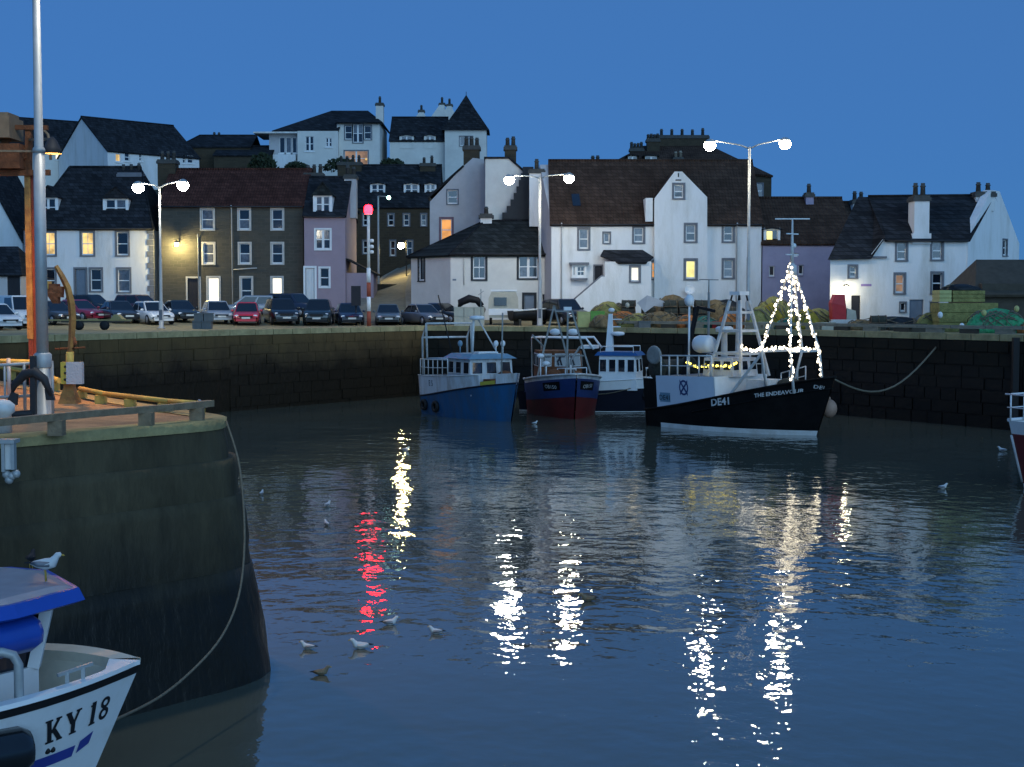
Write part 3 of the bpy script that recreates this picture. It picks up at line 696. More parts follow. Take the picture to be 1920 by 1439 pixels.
# ---- harbour office: low white house with an angled left face
D = 103; F = Fac.px(845, D); s1, zb_ = F.hit(1035, 600)[0], 4.6; ze = F.hit(940, 476)[1]
ang = -R(52); pL = V(771, YH, D + 3.6); dx, dy = F.o.x - pL.x, F.o.y - pL.y
FL = Fac(pL.x, pL.y, math.atan2(dy, dx)); Lw = math.hypot(dx, dy)
T = Thing('harbour_office', 'low cream-white house with hipped slate roof at the corner of the lane', 'house', F.pt(s1/2, zb_, -4), world=True)
hs = [F.rect(887, 910, 479, 524), F.rect(973, 1008, 479, 522), F.rect(983, 1002, 553, 600), F.rect(1017, 1034, 552, 605)]
b = MB(); wall_face(b, F, [(0, zb_), (s1, zb_), (s1, ze), (0, ze)], hs); hl = [FL.rect(785, 796, 482, 527)]
wall_face(b, FL, [(0, zb_), (Lw, zb_), (Lw, ze), (0, ze)], hl)
b.loft([[F.pt(s1, z, 0), F.pt(s1, z, -8), Vector((pL.x, D + 8, z)), Vector((pL.x, pL.y, z))] for z in (zb_, ze)], closed=False, cap=False); T.part('wall', b, M['harl_cream'])
opening(T, F, hs[0], surround='margin_black', sw=.16, kind='sash', bars=1); opening(T, F, hs[1], surround='margin_black', sw=.16, kind='double'); opening(T, F, hs[2], kind='door', leaf='door_blue', surround='margin_black')
opening(T, F, hs[3], kind='door', leaf='door_dark'); opening(T, FL, hl[0], surround='margin_black', sw=.1, kind='plain')
A = Vector((V(908, 415, D + 3.6).x, D + 3.6, V(908, 415, D + 3.6).z)); Bp = V(998, 413, D + 3.6); oh = .3
e0, e1, e2, e3 = F.pt(-.1, ze - .12, oh), F.pt(s1 + .1, ze - .12, oh), F.pt(s1 + .1, ze - .12, -8.3), Vector((pL.x - .1, D + 8.3, ze - .12)); e4 = Vector((pL.x - .35, pL.y - .1, ze - .12))
b = MB()
for pl in ((e0, e1, Bp, A), (e1, e2, Bp), (e4, e0, A), (e3, e4, A), (e2, e3, A, Bp)): b.slab(pl, .14)
r = T.part('roof', b, M['slate_green'])
b = MB(); b.tube([e0, A], .09); b.tube([A, Bp], .1); b.tube([e1, Bp], .09); b.tube([e4, A], .09); T.part('ridge_tiles', b, M['slate'], r)
chimney(T, F, F.hit(899, 420)[0], F.hit(921, 420)[0], F.hit(910, 428)[1], F.hit(910, 398)[1], -4.2, -3.3, 'harl', 1, ph=.5, cap='pot', capo=.14)
gutter(T, F, 0, s1, ze - .05, .34)
b = MB(); s, z = F.hit(852, 525); F.box(b, s - .13, s + .13, z - .06, z + .06, 0, .03); T.part('plaque', b, M['door_blue'])
downpipe(T, F, F.hit(870, 500)[0], F.hit(870, 535)[1], ze, 'harl_cream', .05, .04); downpipe(T, F, s1 - .12, 4.7, ze, 'iron')
# ---- tall white gable house behind it
F = Fac.px(860, 112)
o = [F.hit(*p) for p in ((806, 600), (912, 600), (912, 300), (884, 296), (868, 313), (806, 368))]
T = Thing('tall_gabled_house', 'tall grey-white gabled house with an orange lit window behind the harbour office', 'house', F.pt(0, 4.8, -4), world=True)
hs = [F.rect(839, 858, 357, 383), F.rect(827, 847, 411, 452)]
b = MB(); volume(b, F, o, 9, hs); T.part('wall', b, M['harl_grey'])
opening(T, F, hs[0], kind='double' if 0 else 'sash', surround='margin', sw=.1); opening(T, F, hs[1], kind='sash', lit='lit_orange', surround='margin_red', sw=.16)
b = MB(); q = .12
b.slab([F.pt(o[5][0] - .25, o[5][1] - .1, q), F.pt(o[4][0], o[4][1] + .12, q), F.pt(o[4][0], o[4][1] + .12, -9.2), F.pt(o[5][0] - .25, o[5][1] - .1, -9.2)], .16); T.part('roof', b, M['slate'])
chimney(T, F, F.hit(869, 300)[0], F.hit(899, 300)[0], o[4][1] - 1, F.hit(885, 275)[1], -1.3, -.05, 'stone_dark', 3)
F2 = Fac.px(950, 108); o2 = [F2.hit(*p) for p in ((910, 600), (992, 600), (992, 330), (955, 297), (910, 297))]
b = MB(); volume(b, F2, o2, 9); T.part('wall', b, M['harl_cream'])
b = MB(); b.slab([F2.pt(o2[3][0], o2[3][1] + .1, .1), F2.pt(o2[2][0] + .2, o2[2][1] - .05, .1), F2.pt(o2[2][0] + .2, o2[2][1] - .05, -9), F2.pt(o2[3][0], o2[3][1] + .1, -9)], .15); T.part('roof', b, M['slate'])
b = MB(); b.slab([F2.pt(o2[3][0], o2[3][1] + .1, .1), F2.pt(o2[4][0] - .1, o2[4][1] + .1, .1), F2.pt(o2[4][0] - .1, o2[4][1] + .1, -9), F2.pt(o2[3][0], o2[3][1] + .1, -9)], .15); T.part('roof', b, M['slate'])
chimney(T, F2, F2.hit(946, 300)[0], F2.hit(968, 300)[0], o2[3][1] - .2, F2.hit(957, 270)[1], -3, -1.9, 'stone_dark', 2)
b = MB(); z = F2.hit(960, 412)[1]; s = F2.hit(942, 400)[0]; se = F2.hit(1000, 400)[0]; k = 0
while k < 8:
    F2.box(b, s, se, z, z + .48, .02, .75); z += .48; s += (se - s)*.14; k += 1
T.part('crow_steps', b, M['margin_black'])
# ---- big white house with the projecting gable
D = 101; F = Fac.px(1230, D)
T = house('white_harbour_house', 'long white house with a projecting central gable and brown pantile roof', F, 1034, 1428, 600, 419, 304, 9.5, 'harl', 'pantile', zb=4.6)
wm = dict(surround='margin', sw=.15)
fit(T, [(1086, 1103, 430, 467, wm), (1132, 1143, 437, 456, dict(wm, kind='plain', sw=.1)), (1189, 1206, 427, 455, wm), (1357, 1374, 424, 453, wm), (1357, 1374, 488, 521, wm), (1222, 1232, 492, 523, dict(wm, lit='lit_orange')),
        (1115, 1129, 499, 528, dict(kind='door', surround='margin', sw=.1))])
# gable front stands a hand's breadth proud
Fg = Fac(*(F.o + F.n*.35).xy); o = [Fg.hit(*p) for p in ((1227, 604), (1326, 604), (1326, 370), (1279, 322), (1265, 322), (1227, 373))]
o[0] = (o[0][0], 4.6); o[1] = (o[1][0], 4.6)
hs = [Fg.rect(1264, 1281, 347, 372), Fg.rect(1286, 1304, 422, 453), Fg.rect(1286, 1304, 489, 523)]
b = MB(); volume(b, Fg, o, 5.2, hs); T.part('gable', b, M['harl'])
opening(T, Fg, hs[0], **wm); opening(T, Fg, hs[1], **wm); opening(T, Fg, hs[2], lit='lit_yellow', kind='plain', surround='margin', sw=.17)
b = MB(); so = .1
for i, j in ((5, 4), (2, 3)):
    sg = -1 if i == 5 else 1
    b.slab([Fg.pt(o[i][0] + sg*.1, o[i][1] - .02, -.08), Fg.pt(o[j][0], o[j][1] + .06, -.08), Fg.pt(o[j][0], o[j][1] + .06, -6.2), Fg.pt(o[i][0] + sg*.1, o[i][1] - .02, -6.2)], .12)
b.slab([Fg.pt(o[3][0], o[3][1] + .06, -.08), Fg.pt(o[4][0], o[4][1] + .06, -.08), Fg.pt(o[4][0], o[4][1] + .06, -6.2), Fg.pt(o[3][0], o[3][1] + .06, -6.2)], .12); T.part('gable_roof', b, M['pantile'])
b = MB(); s, z = Fg.hit(1272, 331); Fg.box(b, s - .04, s + .04, z - .05, z + .22, 0, .03); Fg.box(b, s - .2, s + .2, z - .3, z - .22, 0, .03); T.part('date_mark', b, M['iron'])
b = MB(); s, z0, z1 = F.hit(1222, 400)[0], F.hit(1220, 416)[1], F.hit(1220, 372)[1]; F.box(b, s - .45, s + .05, z0, z1, -3, .2); T.part('gable_cheek', b, M['harl'])
# bay window with hood
bs = F.rect(1072, 1099, 497, 522); b = MB(); Fb = Fac(*(F.o + F.n*.35).xy)
volume(b, Fb, [(bs[0], bs[2]), (bs[1], bs[2]), (bs[1], bs[3]), (bs[0], bs[3])], .5, [(bs[0] + .35, bs[1] - .12, bs[2] + .1, bs[3] - .1), (bs[0] + .06, bs[0] + .24, bs[2] + .1, bs[3] - .1)]); bw = T.part('bay', b, M['white'])
b = MB(); F.box(b, bs[0] - .18, bs[1] + .18, bs[3], bs[3] + .16, 0, .55); T.part('hood', b, M['margin'], bw); b = MB(); F.box(b, bs[0] - .08, bs[1] + .08, bs[2] - .14, bs[2], 0, .45); T.part('sill', b, M['margin'], bw)
opening(T, Fb, (bs[0] + .35, bs[1] - .12, bs[2] + .1, bs[3] - .1), bars=1, sill=False); opening(T, Fb, (bs[0] + .06, bs[0] + .24, bs[2] + .1, bs[3] - .1), kind='plain', sill=False)
# porch, stair
Fp = Fac(*(F.o + F.n*1.7).xy); ps = Fp.rect(1134, 1221, 491, 604); ph = Fp.rect(1183, 1198, 501, 528); top = F.hit(1170, 469)[1]
b = MB(); volume(b, Fp, [(ps[0], 4.6), (ps[1], 4.6), (ps[1], ps[3]), (ps[0], ps[3])], 1.69, [ph]); T.part('porch', b, M['harl'])
opening(T, Fp, ph, lit='lit_white', kind='plain', surround='margin', sw=.14)
b = MB(); b.slab([Fp.pt(ps[0] + .9, ps[3] - .05, .22), Fp.pt(ps[1] - .35, ps[3] - .05, .22), Fp.pt(ps[1] - .45, top, -1.65), Fp.pt(ps[0] + .0, top, -1.65)], .12)
b.slab([Fp.pt(ps[0] + .9, ps[3] - .05, .22), Fp.pt(ps[0] - .25, ps[3] + .45, -1.0), Fp.pt(ps[0] + .0, top, -1.65)], .10)
b.slab([Fp.pt(ps[1] - .35, ps[3] - .05, .22), Fp.pt(ps[1] + .25, ps[3] + .35, -.9), Fp.pt(ps[1] - .45, top, -1.65)], .10); T.part('porch_roof', b, M['slate'])
b = MB(); sA, zA = Fp.hit(1073, 566); sB, zB = Fp.hit(1128, 519)
vs = [(sA, 4.6), (ps[0] - .005, 4.6), (ps[0] - .005, zB), (sB, zB), (sA, zA)]
volume(b, Fp, vs, 1.6); T.part('stair', b, M['harl'])
b = MB(); b.tube([Fp.pt(sA, zA + .02, -.1), Fp.pt(sB, zB + .02, -.1), Fp.pt(ps[0], zB + .02, -.1)], .09, 6); T.part('stair_coping', b, M['margin'])
gutter(T, F, T.s0, o[5][0], T.ze - .12); gutter(T, F, o[2][0], T.s1, T.ze - .12)
downpipe(T, F, F.hit(1381, 480)[0], 4.7, T.ze, 'harl_grey'); downpipe(T, F, T.s0 + .7, 4.7, T.ze, 'harl_grey')
b = MB(); sl = (T.zr - T.ze)/(T.depth/2); s, z = F.hit(1083, 393); dd = -1.6; z = T.ze + sl*1.6 + .16
b.slab([F.pt(s - .28, z - .45*sl, dd + .45), F.pt(s + .28, z - .45*sl, dd + .45), F.pt(s + .2, z + .45*sl, dd - .45), F.pt(s - .36, z + .45*sl, dd - .45)], .08); T.part('rooflight', b, M['glass'], T.roof)
chimney(T, F, F.hit(994, 320)[0], F.hit(1023, 320)[0], T.ze, F.hit(1008, 309)[1], -5.4, -4.2, 'harl', 1, ph=.9)
# the battered gable end left of the roof
p0, p1 = F.hit(975, 600), F.hit(1036, 600); b = MB()
b.loft([[F.pt(p0[0] + .2, 4.6, -9), F.pt(T.s0 + .01, 4.6, .0), F.pt(T.s0 + .01, T.ze, .0), F.pt(F.hit(1012, 340)[0] + .1, T.zr - .2, -4.75), F.pt(p0[0] + .6, T.ze, -9)],
        [F.pt(p0[0] + .9, 4.6, -9.2), F.pt(T.s0 + .5, 4.6, -.25), F.pt(T.s0 + .5, T.ze, -.25), F.pt(F.hit(1012, 340)[0] + .7, T.zr - .2, -4.75), F.pt(p0[0] + 1.3, T.ze, -9.2)]]); T.part('end_gable', b, M['harl_grey'])
dish = MB(); s, z = F.hit(1290, 546); Mx = Matrix.Rotation(R(65), 3, 'X')
dish.lathe([(.02, 0), (.16, .03), (.30, .10), (.36, .17), (.34, .17), (.28, .11), (.15, .045), (.01, .02)], Fg.pt(s, z, .5), 14, M=Mx); dish.tube([Fg.pt(s, z, .5), Fg.pt(s, z - .15, .02)], .03)
T.part('satellite_dish', dish, M['white'])
# ---- lilac house
D = 101; F = Fac.px(1500, D)
T = house('lilac_house', 'lilac-grey house with a brown roof and one lit dormer behind the fairy-lit mast', F, 1430, 1602, 600, 456, 374, 9, 'lilac', 'pantile', zb=4.6)
fit(T, [(1442, 1452, 499, 519, dict(kind='plain', surround='lilac', sw=.08)), (1497, 1506, 497, 516, dict(kind='plain', surround='lilac', sw=.08)), (1487, 1496, 475, 482, dict(kind='plain', sill=False))])
dormer(T, F, 1432, 1463, 428, 458, -.15, .06, lit=None, kind='plain', cheek=.16)
b = MB(); s0, s1, z0, z1 = Fac(*(F.o - F.n*.2).xy).rect(1438, 1448, 434, 455); b.box(0, 0, 0, 0, 0, 0); 
b = MB(); F.box(b, s0, s1, z0, z1, -.24, -.20); T.part('lit_curtain', b, M['lit_yellow'])
chimney(T, F, F.hit(1532, 380)[0], F.hit(1547, 380)[0], T.zr - 1.6, F.hit(1540, 356)[1], -4.6, -3.8, 'lilac', 1)
T2 = house('brown_roofed_cottage', 'cottage whose long brown roof fills the gap between lilac and white houses', Fac.px(1600, 106), 1560, 1680, 600, 470, 382, 9, 'harl', 'pantile', zb=4.6)
fit(T2, [])
chimney(T2, T2.F, T2.F.hit(1619, 385)[0], T2.F.hit(1644, 385)[0], T2.zr - 1.3, T2.F.hit(1632, 371)[1], -4.4, -3.2, 'harl', 2)
# ---- right-hand white cottage with the tall chimney
D = 88; F = Fac.px(1740, D)
T = house('white_cottage', 'white two-storey cottage with a tall white chimney breast and dark tiled roof', F, 1662, 1814, 606, 449, 372, 8.4, 'harl', 'slate', zb=4.6, swing=R(50))
T.roof['label'] = 'dark tiled main roof'
wn_ = dict(surround='margin', sw=.13)
fit(T, [(1682, 1699, 456, 488, wn_), (1748, 1766, 454, 487, wn_), (1679, 1695, 515, 550, dict(wn_, lit='lit_dim')), (1748, 1766, 513, 550, wn_), (1688, 1698, 568, 585, dict(kind='plain', surround='margin', sw=.08)), (1705, 1731, 562, 607, dict(kind='door', leaf='door_blue')), (1742, 1762, 565, 590, dict(kind='plain', lit=None))])
s0, s1 = F.hit(1557, 480)[0], T.s0; zl = F.hit(1600, 484)[1]; hs = [F.rect(1593, 1605, 500, 521), F.rect(1596, 1613, 554, 607)]
b = MB(); wall_face(b, F, [(s0, 4.6), (s1 - .002, 4.6), (s1 - .002, zl), (s0, zl)], hs); b.add([F.pt(s0, 4.6), F.pt(s0, zl), F.pt(F.hit(1640, 380)[0], T.zr - .3, -4.2), F.pt(F.hit(1640, 380)[0], 4.6, -4.2)], [(0, 1, 2, 3)]); T.part('extension', b, M['harl'])
b = MB(); wall_face(b, F, [(F.hit(1628, 470)[0], zl), (s1 + .01, zl), (s1 + .01, T.ze), (F.hit(1655, 452)[0], T.ze)], [], d=.003); T.part('wing', b, M['harl'])
opening(T, F, hs[0], **wn_); opening(T, F, hs[1], kind='door')
b = MB(); b.slab([F.pt(s0 - .2, zl - .1, .3), F.pt(F.hit(1632, 478)[0], zl - .05, .3), F.pt(F.hit(1660, 447)[0], T.ze + .12, .1), F.pt(s1 + .3, T.zr + .08, -4.2), F.pt(F.hit(1640, 380)[0], T.zr + .08, -4.2)], .14); T.part('catslide_roof', b, M['slate'])
b = MB(); F.box(b, F.hit(1625, 478)[0], F.hit(1662, 478)[0], zl - .02, zl + .10, 0, .14); T.part('ledge', b, M['margin'])
s0, s1, z0, z1 = F.rect(1714, 1742, 370, 447); b = MB(); F.box(b, s0 - .12, s1 + .12, T.ze - .3, T.ze + .35, -.5, .12); T.part('chimney_breast', b, M['harl'])
chimney(T, F, s0, s1, T.ze, z1, -1.3, .06, 'harl', 2, ph=.85)
chimney(T, F, T.s1 + 1.35, T.s1 + 2.55, T.zr - .9, F.hit(1855, 356)[1], -3.8, -2.7, 'harl', 2, ph=.6)
Fe = Fac(*F.pt(T.s1 + .002, 0, .04).xy, R(50)); 
o = [(0, 4.6), (8.4, 4.6), (8.4, T.ze), (4.9, T.zr + .4), (3.5, T.zr + .4), (0, T.ze)]; hs = [(5.6, 6.3, Fe.hit(1884, 480)[1], Fe.hit(1884, 450)[1])]
b = MB(); volume(b, Fe, o, .5, hs); T.part('end_gable', b, M['harl']); opening(T, Fe, hs[0], surround='margin', sw=.08)
gutter(T, F, T.s0, T.s1, T.ze - .12)
b = MB(); s, z = F.hit(1624, 535); F.box(b, s - .32, s + .32, z - .07, z + .07, 0, .03); T.part('name_sign', b, mat('purple_sign', (.28, .20, .42), .6))
# ---- dark shed at the right edge
F = Fac.px(1860, 78); o = [F.hit(*p) for p in ((1830, 608), (2060, 608), (2060, 482), (1864, 484), (1832, 532))]
T = Thing('dark_shed', 'dark tarred shed with a hipped roof at the right edge', 'shed', F.pt(o[1][0]*.4, 4.6, -3), world=True)
b = MB(); F.box(b, o[0][0] + .3, o[1][0], 4.5, o[4][1], -6, 0); T.part('wall', b, M['timber_dark'])
b = MB(); zt = o[3][1]; ze = o[4][1] - .6
b.slab([F.pt(o[0][0] - .2, ze, .4), F.pt(o[1][0], ze, .4), F.pt(o[2][0], zt, -3), F.pt(o[3][0], zt, -3)], .15); b.slab([F.pt(o[0][0] - .2, ze, .4), F.pt(o[0][0] - .2, ze, -6.4), F.pt(o[3][0], zt, -3)], .15); T.part('roof', b, M['timber_dark'])

# ================================================================== upper terrace
def simple(name, label, D, ang, x, L, depth, ytop, ye, yb, wallm, roofm, wins=(), cat='house', hips=(0, 0), dx=0):
    F = Fac.px(x, D, ang); z0 = F.hit(x, yb)[1]; ze = F.hit(x, ye)[1]
    Bk = Fac(*(F.o - F.n*depth/2).xy, ang); zr = Bk.hit(x, ytop)[1]
    T = Thing(name, label, cat, F.pt(L/2, z0, -depth/2), world=True); T.F = F; T.s0, T.s1, T.z0, T.ze, T.zr, T.depth, T.wallm = 0, L, z0 - 4, ze, zr, depth, wallm
    T.hip = bool(hips[0] or hips[1]); T.roof = gable_roof(T, F, 0, L, ze, zr, depth, m=roofm, hip0=hips[0], hip1=hips[1])
    rs = [(F.rect(*w[:4]), w[4] if len(w) > 4 else {}) for w in wins]
    body(T, F, 0, L, T.z0, ze, zr, depth, [r for r, k in rs], wallm, T.hip)
    for r, k in rs: opening(T, F, r, **k)
    return T
T = simple('hillside_house', 'white hillside house with slate roof and a bright window behind the tall lamp pole', 160, R(35), -60, 15.0, 11, 216, 276, 318, 'harl_cream', 'slate',
       [(104, 116, 281, 300, dict(lit='lit_white', kind='plain')), (136, 146, 284, 298), (149, 161, 282, 297)])
T = simple('hillside_house', 'white hillside house with a broad pale gable and long dark slate roof', 158, R(45), 206, 11.6, 11, 226, 283, 315, 'harl', 'slate',
       [(217, 226, 289, 304, dict(lit='lit_warm', kind='plain')), (234, 243, 287, 303), (261, 266, 289, 303), (315, 324, 290, 307), (343, 348, 292, 307), (352, 362, 292, 307)])
T = simple('dark_hill_house', 'dark flat-ridged house right of the white hillside houses', 168, 0, 340, 8.2, 8, 256, 276, 322, 'stone_dark', 'slate', hips=(1.5, 0))
chimney(T, T.F, T.F.hit(384, 260)[0], T.F.hit(402, 260)[0], T.ze, T.F.hit(390, 254)[1], -4.5, -3.6, 'stone_dark', 2)
T = simple('dark_hill_house', 'low dark house with a pale verge beside the conservatory villa', 166, 0, 404, 6.5, 7, 276, 292, 326, 'stone_dark', 'slate')
# hip-roofed villa
F = Fac.px(632, 168); s0, s1 = F.hit(632, 300)[0], F.hit(712, 300)[0]; z0 = F.hit(670, 330)[1] - 3; ze = F.hit(670, 230)[1]
T = Thing('hilltop_villa', 'cream hilltop villa with a hipped roof, bay window and tall white chimney', 'house', F.pt(s0, z0, -5), world=True)
hs = [F.rect(647, 660, 236, 262), F.rect(662, 680, 233, 268), F.rect(683, 696, 236, 262), F.rect(646, 690, 283, 312)]
b = MB(); volume(b, F, [(s0, z0), (s1, z0), (s1, ze), (s0, ze)], 10, hs); T.part('wall', b, M['harl_cream'])
for r in hs[:3]: opening(T, F, r, kind='double' if r is hs[1] else 'sash', surround='margin', sw=.12)
opening(T, F, hs[3], kind='double', lit='lit_dim', surround='margin', sw=.1)
F2 = Fac.px(600, 167); hs = [F2.rect(573, 588, 256, 284), F2.rect(611, 622, 259, 276)]; a0, a1 = F2.hit(558, 300)[0], F2.hit(634, 300)[0]; ze2 = F2.hit(600, 246)[1]
b = MB(); volume(b, F2, [(a0, z0), (a1, z0), (a1, ze2), (a0, ze2)], 10, hs); T.part('wall', b, M['harl_cream'])
for r in hs: opening(T, F2, r, kind='double', frame='white')
F3 = Fac.px(520, 168); c0, c1 = F3.hit(478, 300)[0], F3.hit(560, 300)[0]; ze3 = F3.hit(520, 252)[1]; hs = [F3.rect(524, 534, 258, 288), F3.rect(536, 546, 258, 288), F3.rect(548, 556, 258, 288)]
b = MB(); volume(b, F3, [(F3.hit(505, 300)[0], z0), (c1, z0), (c1, ze3), (F3.hit(505, 300)[0], ze3)], 6, hs); T.part('sun_room', b, M['harl_grey'])
for r in hs: opening(T, F3, r, kind='plain')
b = MB(); F3.box(b, c0, c1, ze3, ze3 + .18, -6, 1.0); T.part('sun_room_roof', b, M['white_worn'])
b = MB(); F3.box(b, F3.hit(515, 300)[0], c1 - .2, z0, F3.hit(540, 292)[1], 0, 1.2); T.part('terrace_wall', b, M['harl'])
b = MB(); q = lambda x, y, d: F.pt(F.hit(x, 230)[0]*1.0, F.hit(x, y)[1], d)
zr = F.hit(640, 197)[1]; e = (q(508, 250, .4), q(716, 231, .4)); 
b.slab([F.pt(F.hit(512, 240)[0], ze2 + .05, .9), F.pt(F.hit(636, 240)[0], ze2 + .05, .9), F.pt(F.hit(640, 240)[0], ze + .3, -1.2), F.pt(F.hit(652, 240)[0], zr, -5), F.pt(F.hit(612, 240)[0], zr, -5)], .18)
b.slab([F.pt(F.hit(630, 240)[0], ze - .02, .5), F.pt(s1 + .4, ze - .02, .5), F.pt(F.hit(682, 240)[0], zr, -5), F.pt(F.hit(640, 240)[0], zr, -5)], .18)
b.slab([F.pt(s1 + .4, ze - .02, .5), F.pt(s1 + .4, ze - .02, -10.5), F.pt(F.hit(682, 240)[0], zr, -5)], .18)
b.slab([F.pt(F.hit(512, 240)[0], ze2 + .05, .9), F.pt(F.hit(512, 240)[0], ze2 + .05, -10), F.pt(F.hit(612, 240)[0], zr, -5)], .18); T.part('roof', b, M['slate'])
chimney(T, F, F.hit(703, 220)[0], F.hit(717, 220)[0], ze, F.hit(710, 192)[1], -2.2, -1.1, 'harl_cream', 1, ph=.8)
b = MB(); s, z = F.hit(687, 299); b.ball(F.pt(s, z, .25), .14); T.part('porch_light', b, M['lit_warm'])
# tower house
F = Fac.px(785, 170); s0, s1 = F.hit(731, 300)[0], F.hit(836, 300)[0]; z0 = F.hit(785, 330)[1] - 3; ze = F.hit(785, 264)[1]
T = Thing('tower_house', 'white hilltop house with a pointed slate tower roof', 'house', F.pt(s0, z0, -4), world=True); T.F = F
hs = []
b = MB(); volume(b, F, [(s0, z0), (s1, z0), (s1, ze), (s0, ze)], 9, hs); T.part('wall', b, M['harl_cream'])
gable_roof(T, F, s0, s1, ze, Fac(*(F.o - F.n*4.5).xy).hit(785, 222)[1], 9, m='slate')
for x0, x1 in ((749, 776), (795, 817)): dormer(T, F, x0, x1, 254, 279, .05, .1, m='harl_cream', kind='double')
Ft = Fac.px(872, 169); t0, t1, _, zt = Ft.rect(834, 912, 243, 320); hs = [Ft.rect(862, 872, 256, 274), Ft.rect(874, 886, 256, 274)]
b = MB(); volume(b, Ft, [(t0, z0), (t1, z0), (t1, zt), (t0, zt)], 5, hs); T.part('tower', b, M['harl_cream'])
for r in hs: opening(T, Ft, r, kind='plain', surround='margin', sw=.08)
ap = Ft.pt((t0 + t1)/2, Fac(*(Ft.o - Ft.n*2.5).xy).hit(872, 178)[1], -2.5); b = MB()
cs = [Ft.pt(t0 - .35, zt - .1, .35), Ft.pt(t1 + .35, zt - .1, .35), Ft.pt(t1 + .35, zt - .1, -5.35), Ft.pt(t0 - .35, zt - .1, -5.35)]
md = [c.lerp(ap, .62) + (c - ap).normalized()*-.12 + Vector((0, 0, -.1)) for c in cs]
for i in range(4): j = (i+1) % 4; b.add([cs[i], cs[j], md[j], md[i]], [(0, 1, 2, 3)]); b.add([md[i], md[j], ap], [(0, 1, 2)])
b.add(cs, [(0, 1, 2, 3)]); T.part('tower_roof', b, M['slate'])
b = MB(); b.tube([ap - Vector((0, 0, .2)), ap + Vector((0, 0, .35))], .04); T.part('finial', b, M['iron'])
# white house behind, only its gables and chimneys show
F = Fac.px(820, 185); T = Thing('white_gabled_house', 'white gables and chimneys showing over the tower house roof', 'house', F.pt(0, 20, -3), world=True)
for x0, x1, xa, yt in ((775, 802, 789, 207), (805, 838, 828, 194), (826, 858, 842, 196)):
    o = [F.hit(x0, 330), F.hit(x1, 330), F.hit(x1, 224), F.hit(xa + 4, yt + 3), F.hit(xa - 4, yt + 3), F.hit(x0, 224)]
    b = MB(); volume(b, F, o, 6, d=random.uniform(-1, 0)); T.part('gable', b, M['harl_cream'])
    chimney(T, F, o[4][0] - .1, o[3][0] + .1, o[4][1] - .5, o[4][1] + .3, -1.6, -1.0, 'harl_cream', 1, ph=.7)
# big dark house with a broad chimney stack
F = Fac.px(1260, 140); T = Thing('dark_manse', 'big dark slate-roofed house with a broad row of chimney pots behind the white house', 'house', F.pt(0, 6, -5), world=True); T.F = F
z0 = 8; o = [F.hit(*p) for p in ((1158, 400), (1446, 400), (1443, 330), (1340, 262), (1215, 264), (1158, 302))]
b = MB(); volume(b, F, [(o[0][0], z0), (o[1][0], z0), (o[1][0], o[2][1]), (o[0][0], o[5][1])], 10, [F.rect(1410, 1430, 345, 372)]); T.part('wall', b, M['stone_dark'])
opening(T, F, F.rect(1410, 1430, 345, 372), kind='sash', surround='margin', sw=.1)
b = MB(); b.slab([F.pt(o[5][0] - .2, o[5][1], .3), F.pt(o[2][0] + .3, o[2][1], .3), F.pt(o[3][0], o[3][1], -4.5), F.pt(o[4][0], o[4][1], -4.5)], .2)
b.slab([F.pt(o[2][0] + .3, o[2][1], .3), F.pt(o[2][0] + .3, o[2][1], -10), F.pt(o[3][0], o[3][1], -4.5)], .2); b.slab([F.pt(o[5][0] - .2, o[5][1], .3), F.pt(o[5][0] - .2, o[5][1], -10), F.pt(o[4][0], o[4][1], -4.5)], .2); T.part('roof', b, M['pantile'])
chimney(T, F, F.hit(1240, 260)[0], F.hit(1340, 260)[0], o[4][1] - 2.5, F.hit(1290, 246)[1], -5.6, -4.2, 'stone_dark', 5)
chimney(T, F, F.hit(1218, 270)[0], F.hit(1242, 270)[0], o[4][1] - 2.5, F.hit(1230, 256)[1], -3.6, -2.6, 'stone_dark', 4, ph=.5)
chimney(T, F, F.hit(1186, 280)[0], F.hit(1211, 280)[0], o[5][1] - .5, F.hit(1198, 274)[1], -3.6, -2.6, 'stone_dark', 4, ph=.6)
chimney(T, F, F.hit(1264, 310)[0], F.hit(1282, 310)[0], o[5][1] - 1, F.hit(1273, 296)[1], -1.2, -.4, 'stone_dark', 2, ph=.6, pot='pot_pale')
chimney(T, F, F.hit(1363, 310)[0], F.hit(1394, 310)[0], o[2][1] - .5, F.hit(1378, 308)[1], -.8, .3, 'harl', 2, ph=.5)
for x0, x1 in ((1176, 1196), (1208, 1234)): dormer(T, F, x0, x1, 291, 314, .1, .05, kind='double', cheek=.1, m='stone_dark')
# chimneys along the ridge of the white harbour house belong to a house just behind it
F = Fac.px(1110, 116); T = house('ridge_house', 'dark roofed house whose chimneys rise behind the white harbour house ridge', F, 1040, 1170, 600, 330, 312, 8, 'stone_dark', 'slate', zb=5)
fit(T, [])
chimney(T, F, F.hit(1112, 300)[0], F.hit(1131, 300)[0], T.ze, F.hit(1121, 299)[1], -4.5, -3.5, 'stone_dark', 2, ph=.6); chimney(T, F, F.hit(1092, 300)[0], F.hit(1104, 300)[0], T.ze, F.hit(1098, 303)[1], -4.3, -3.6, 'harl_grey', 1, ph=.5)
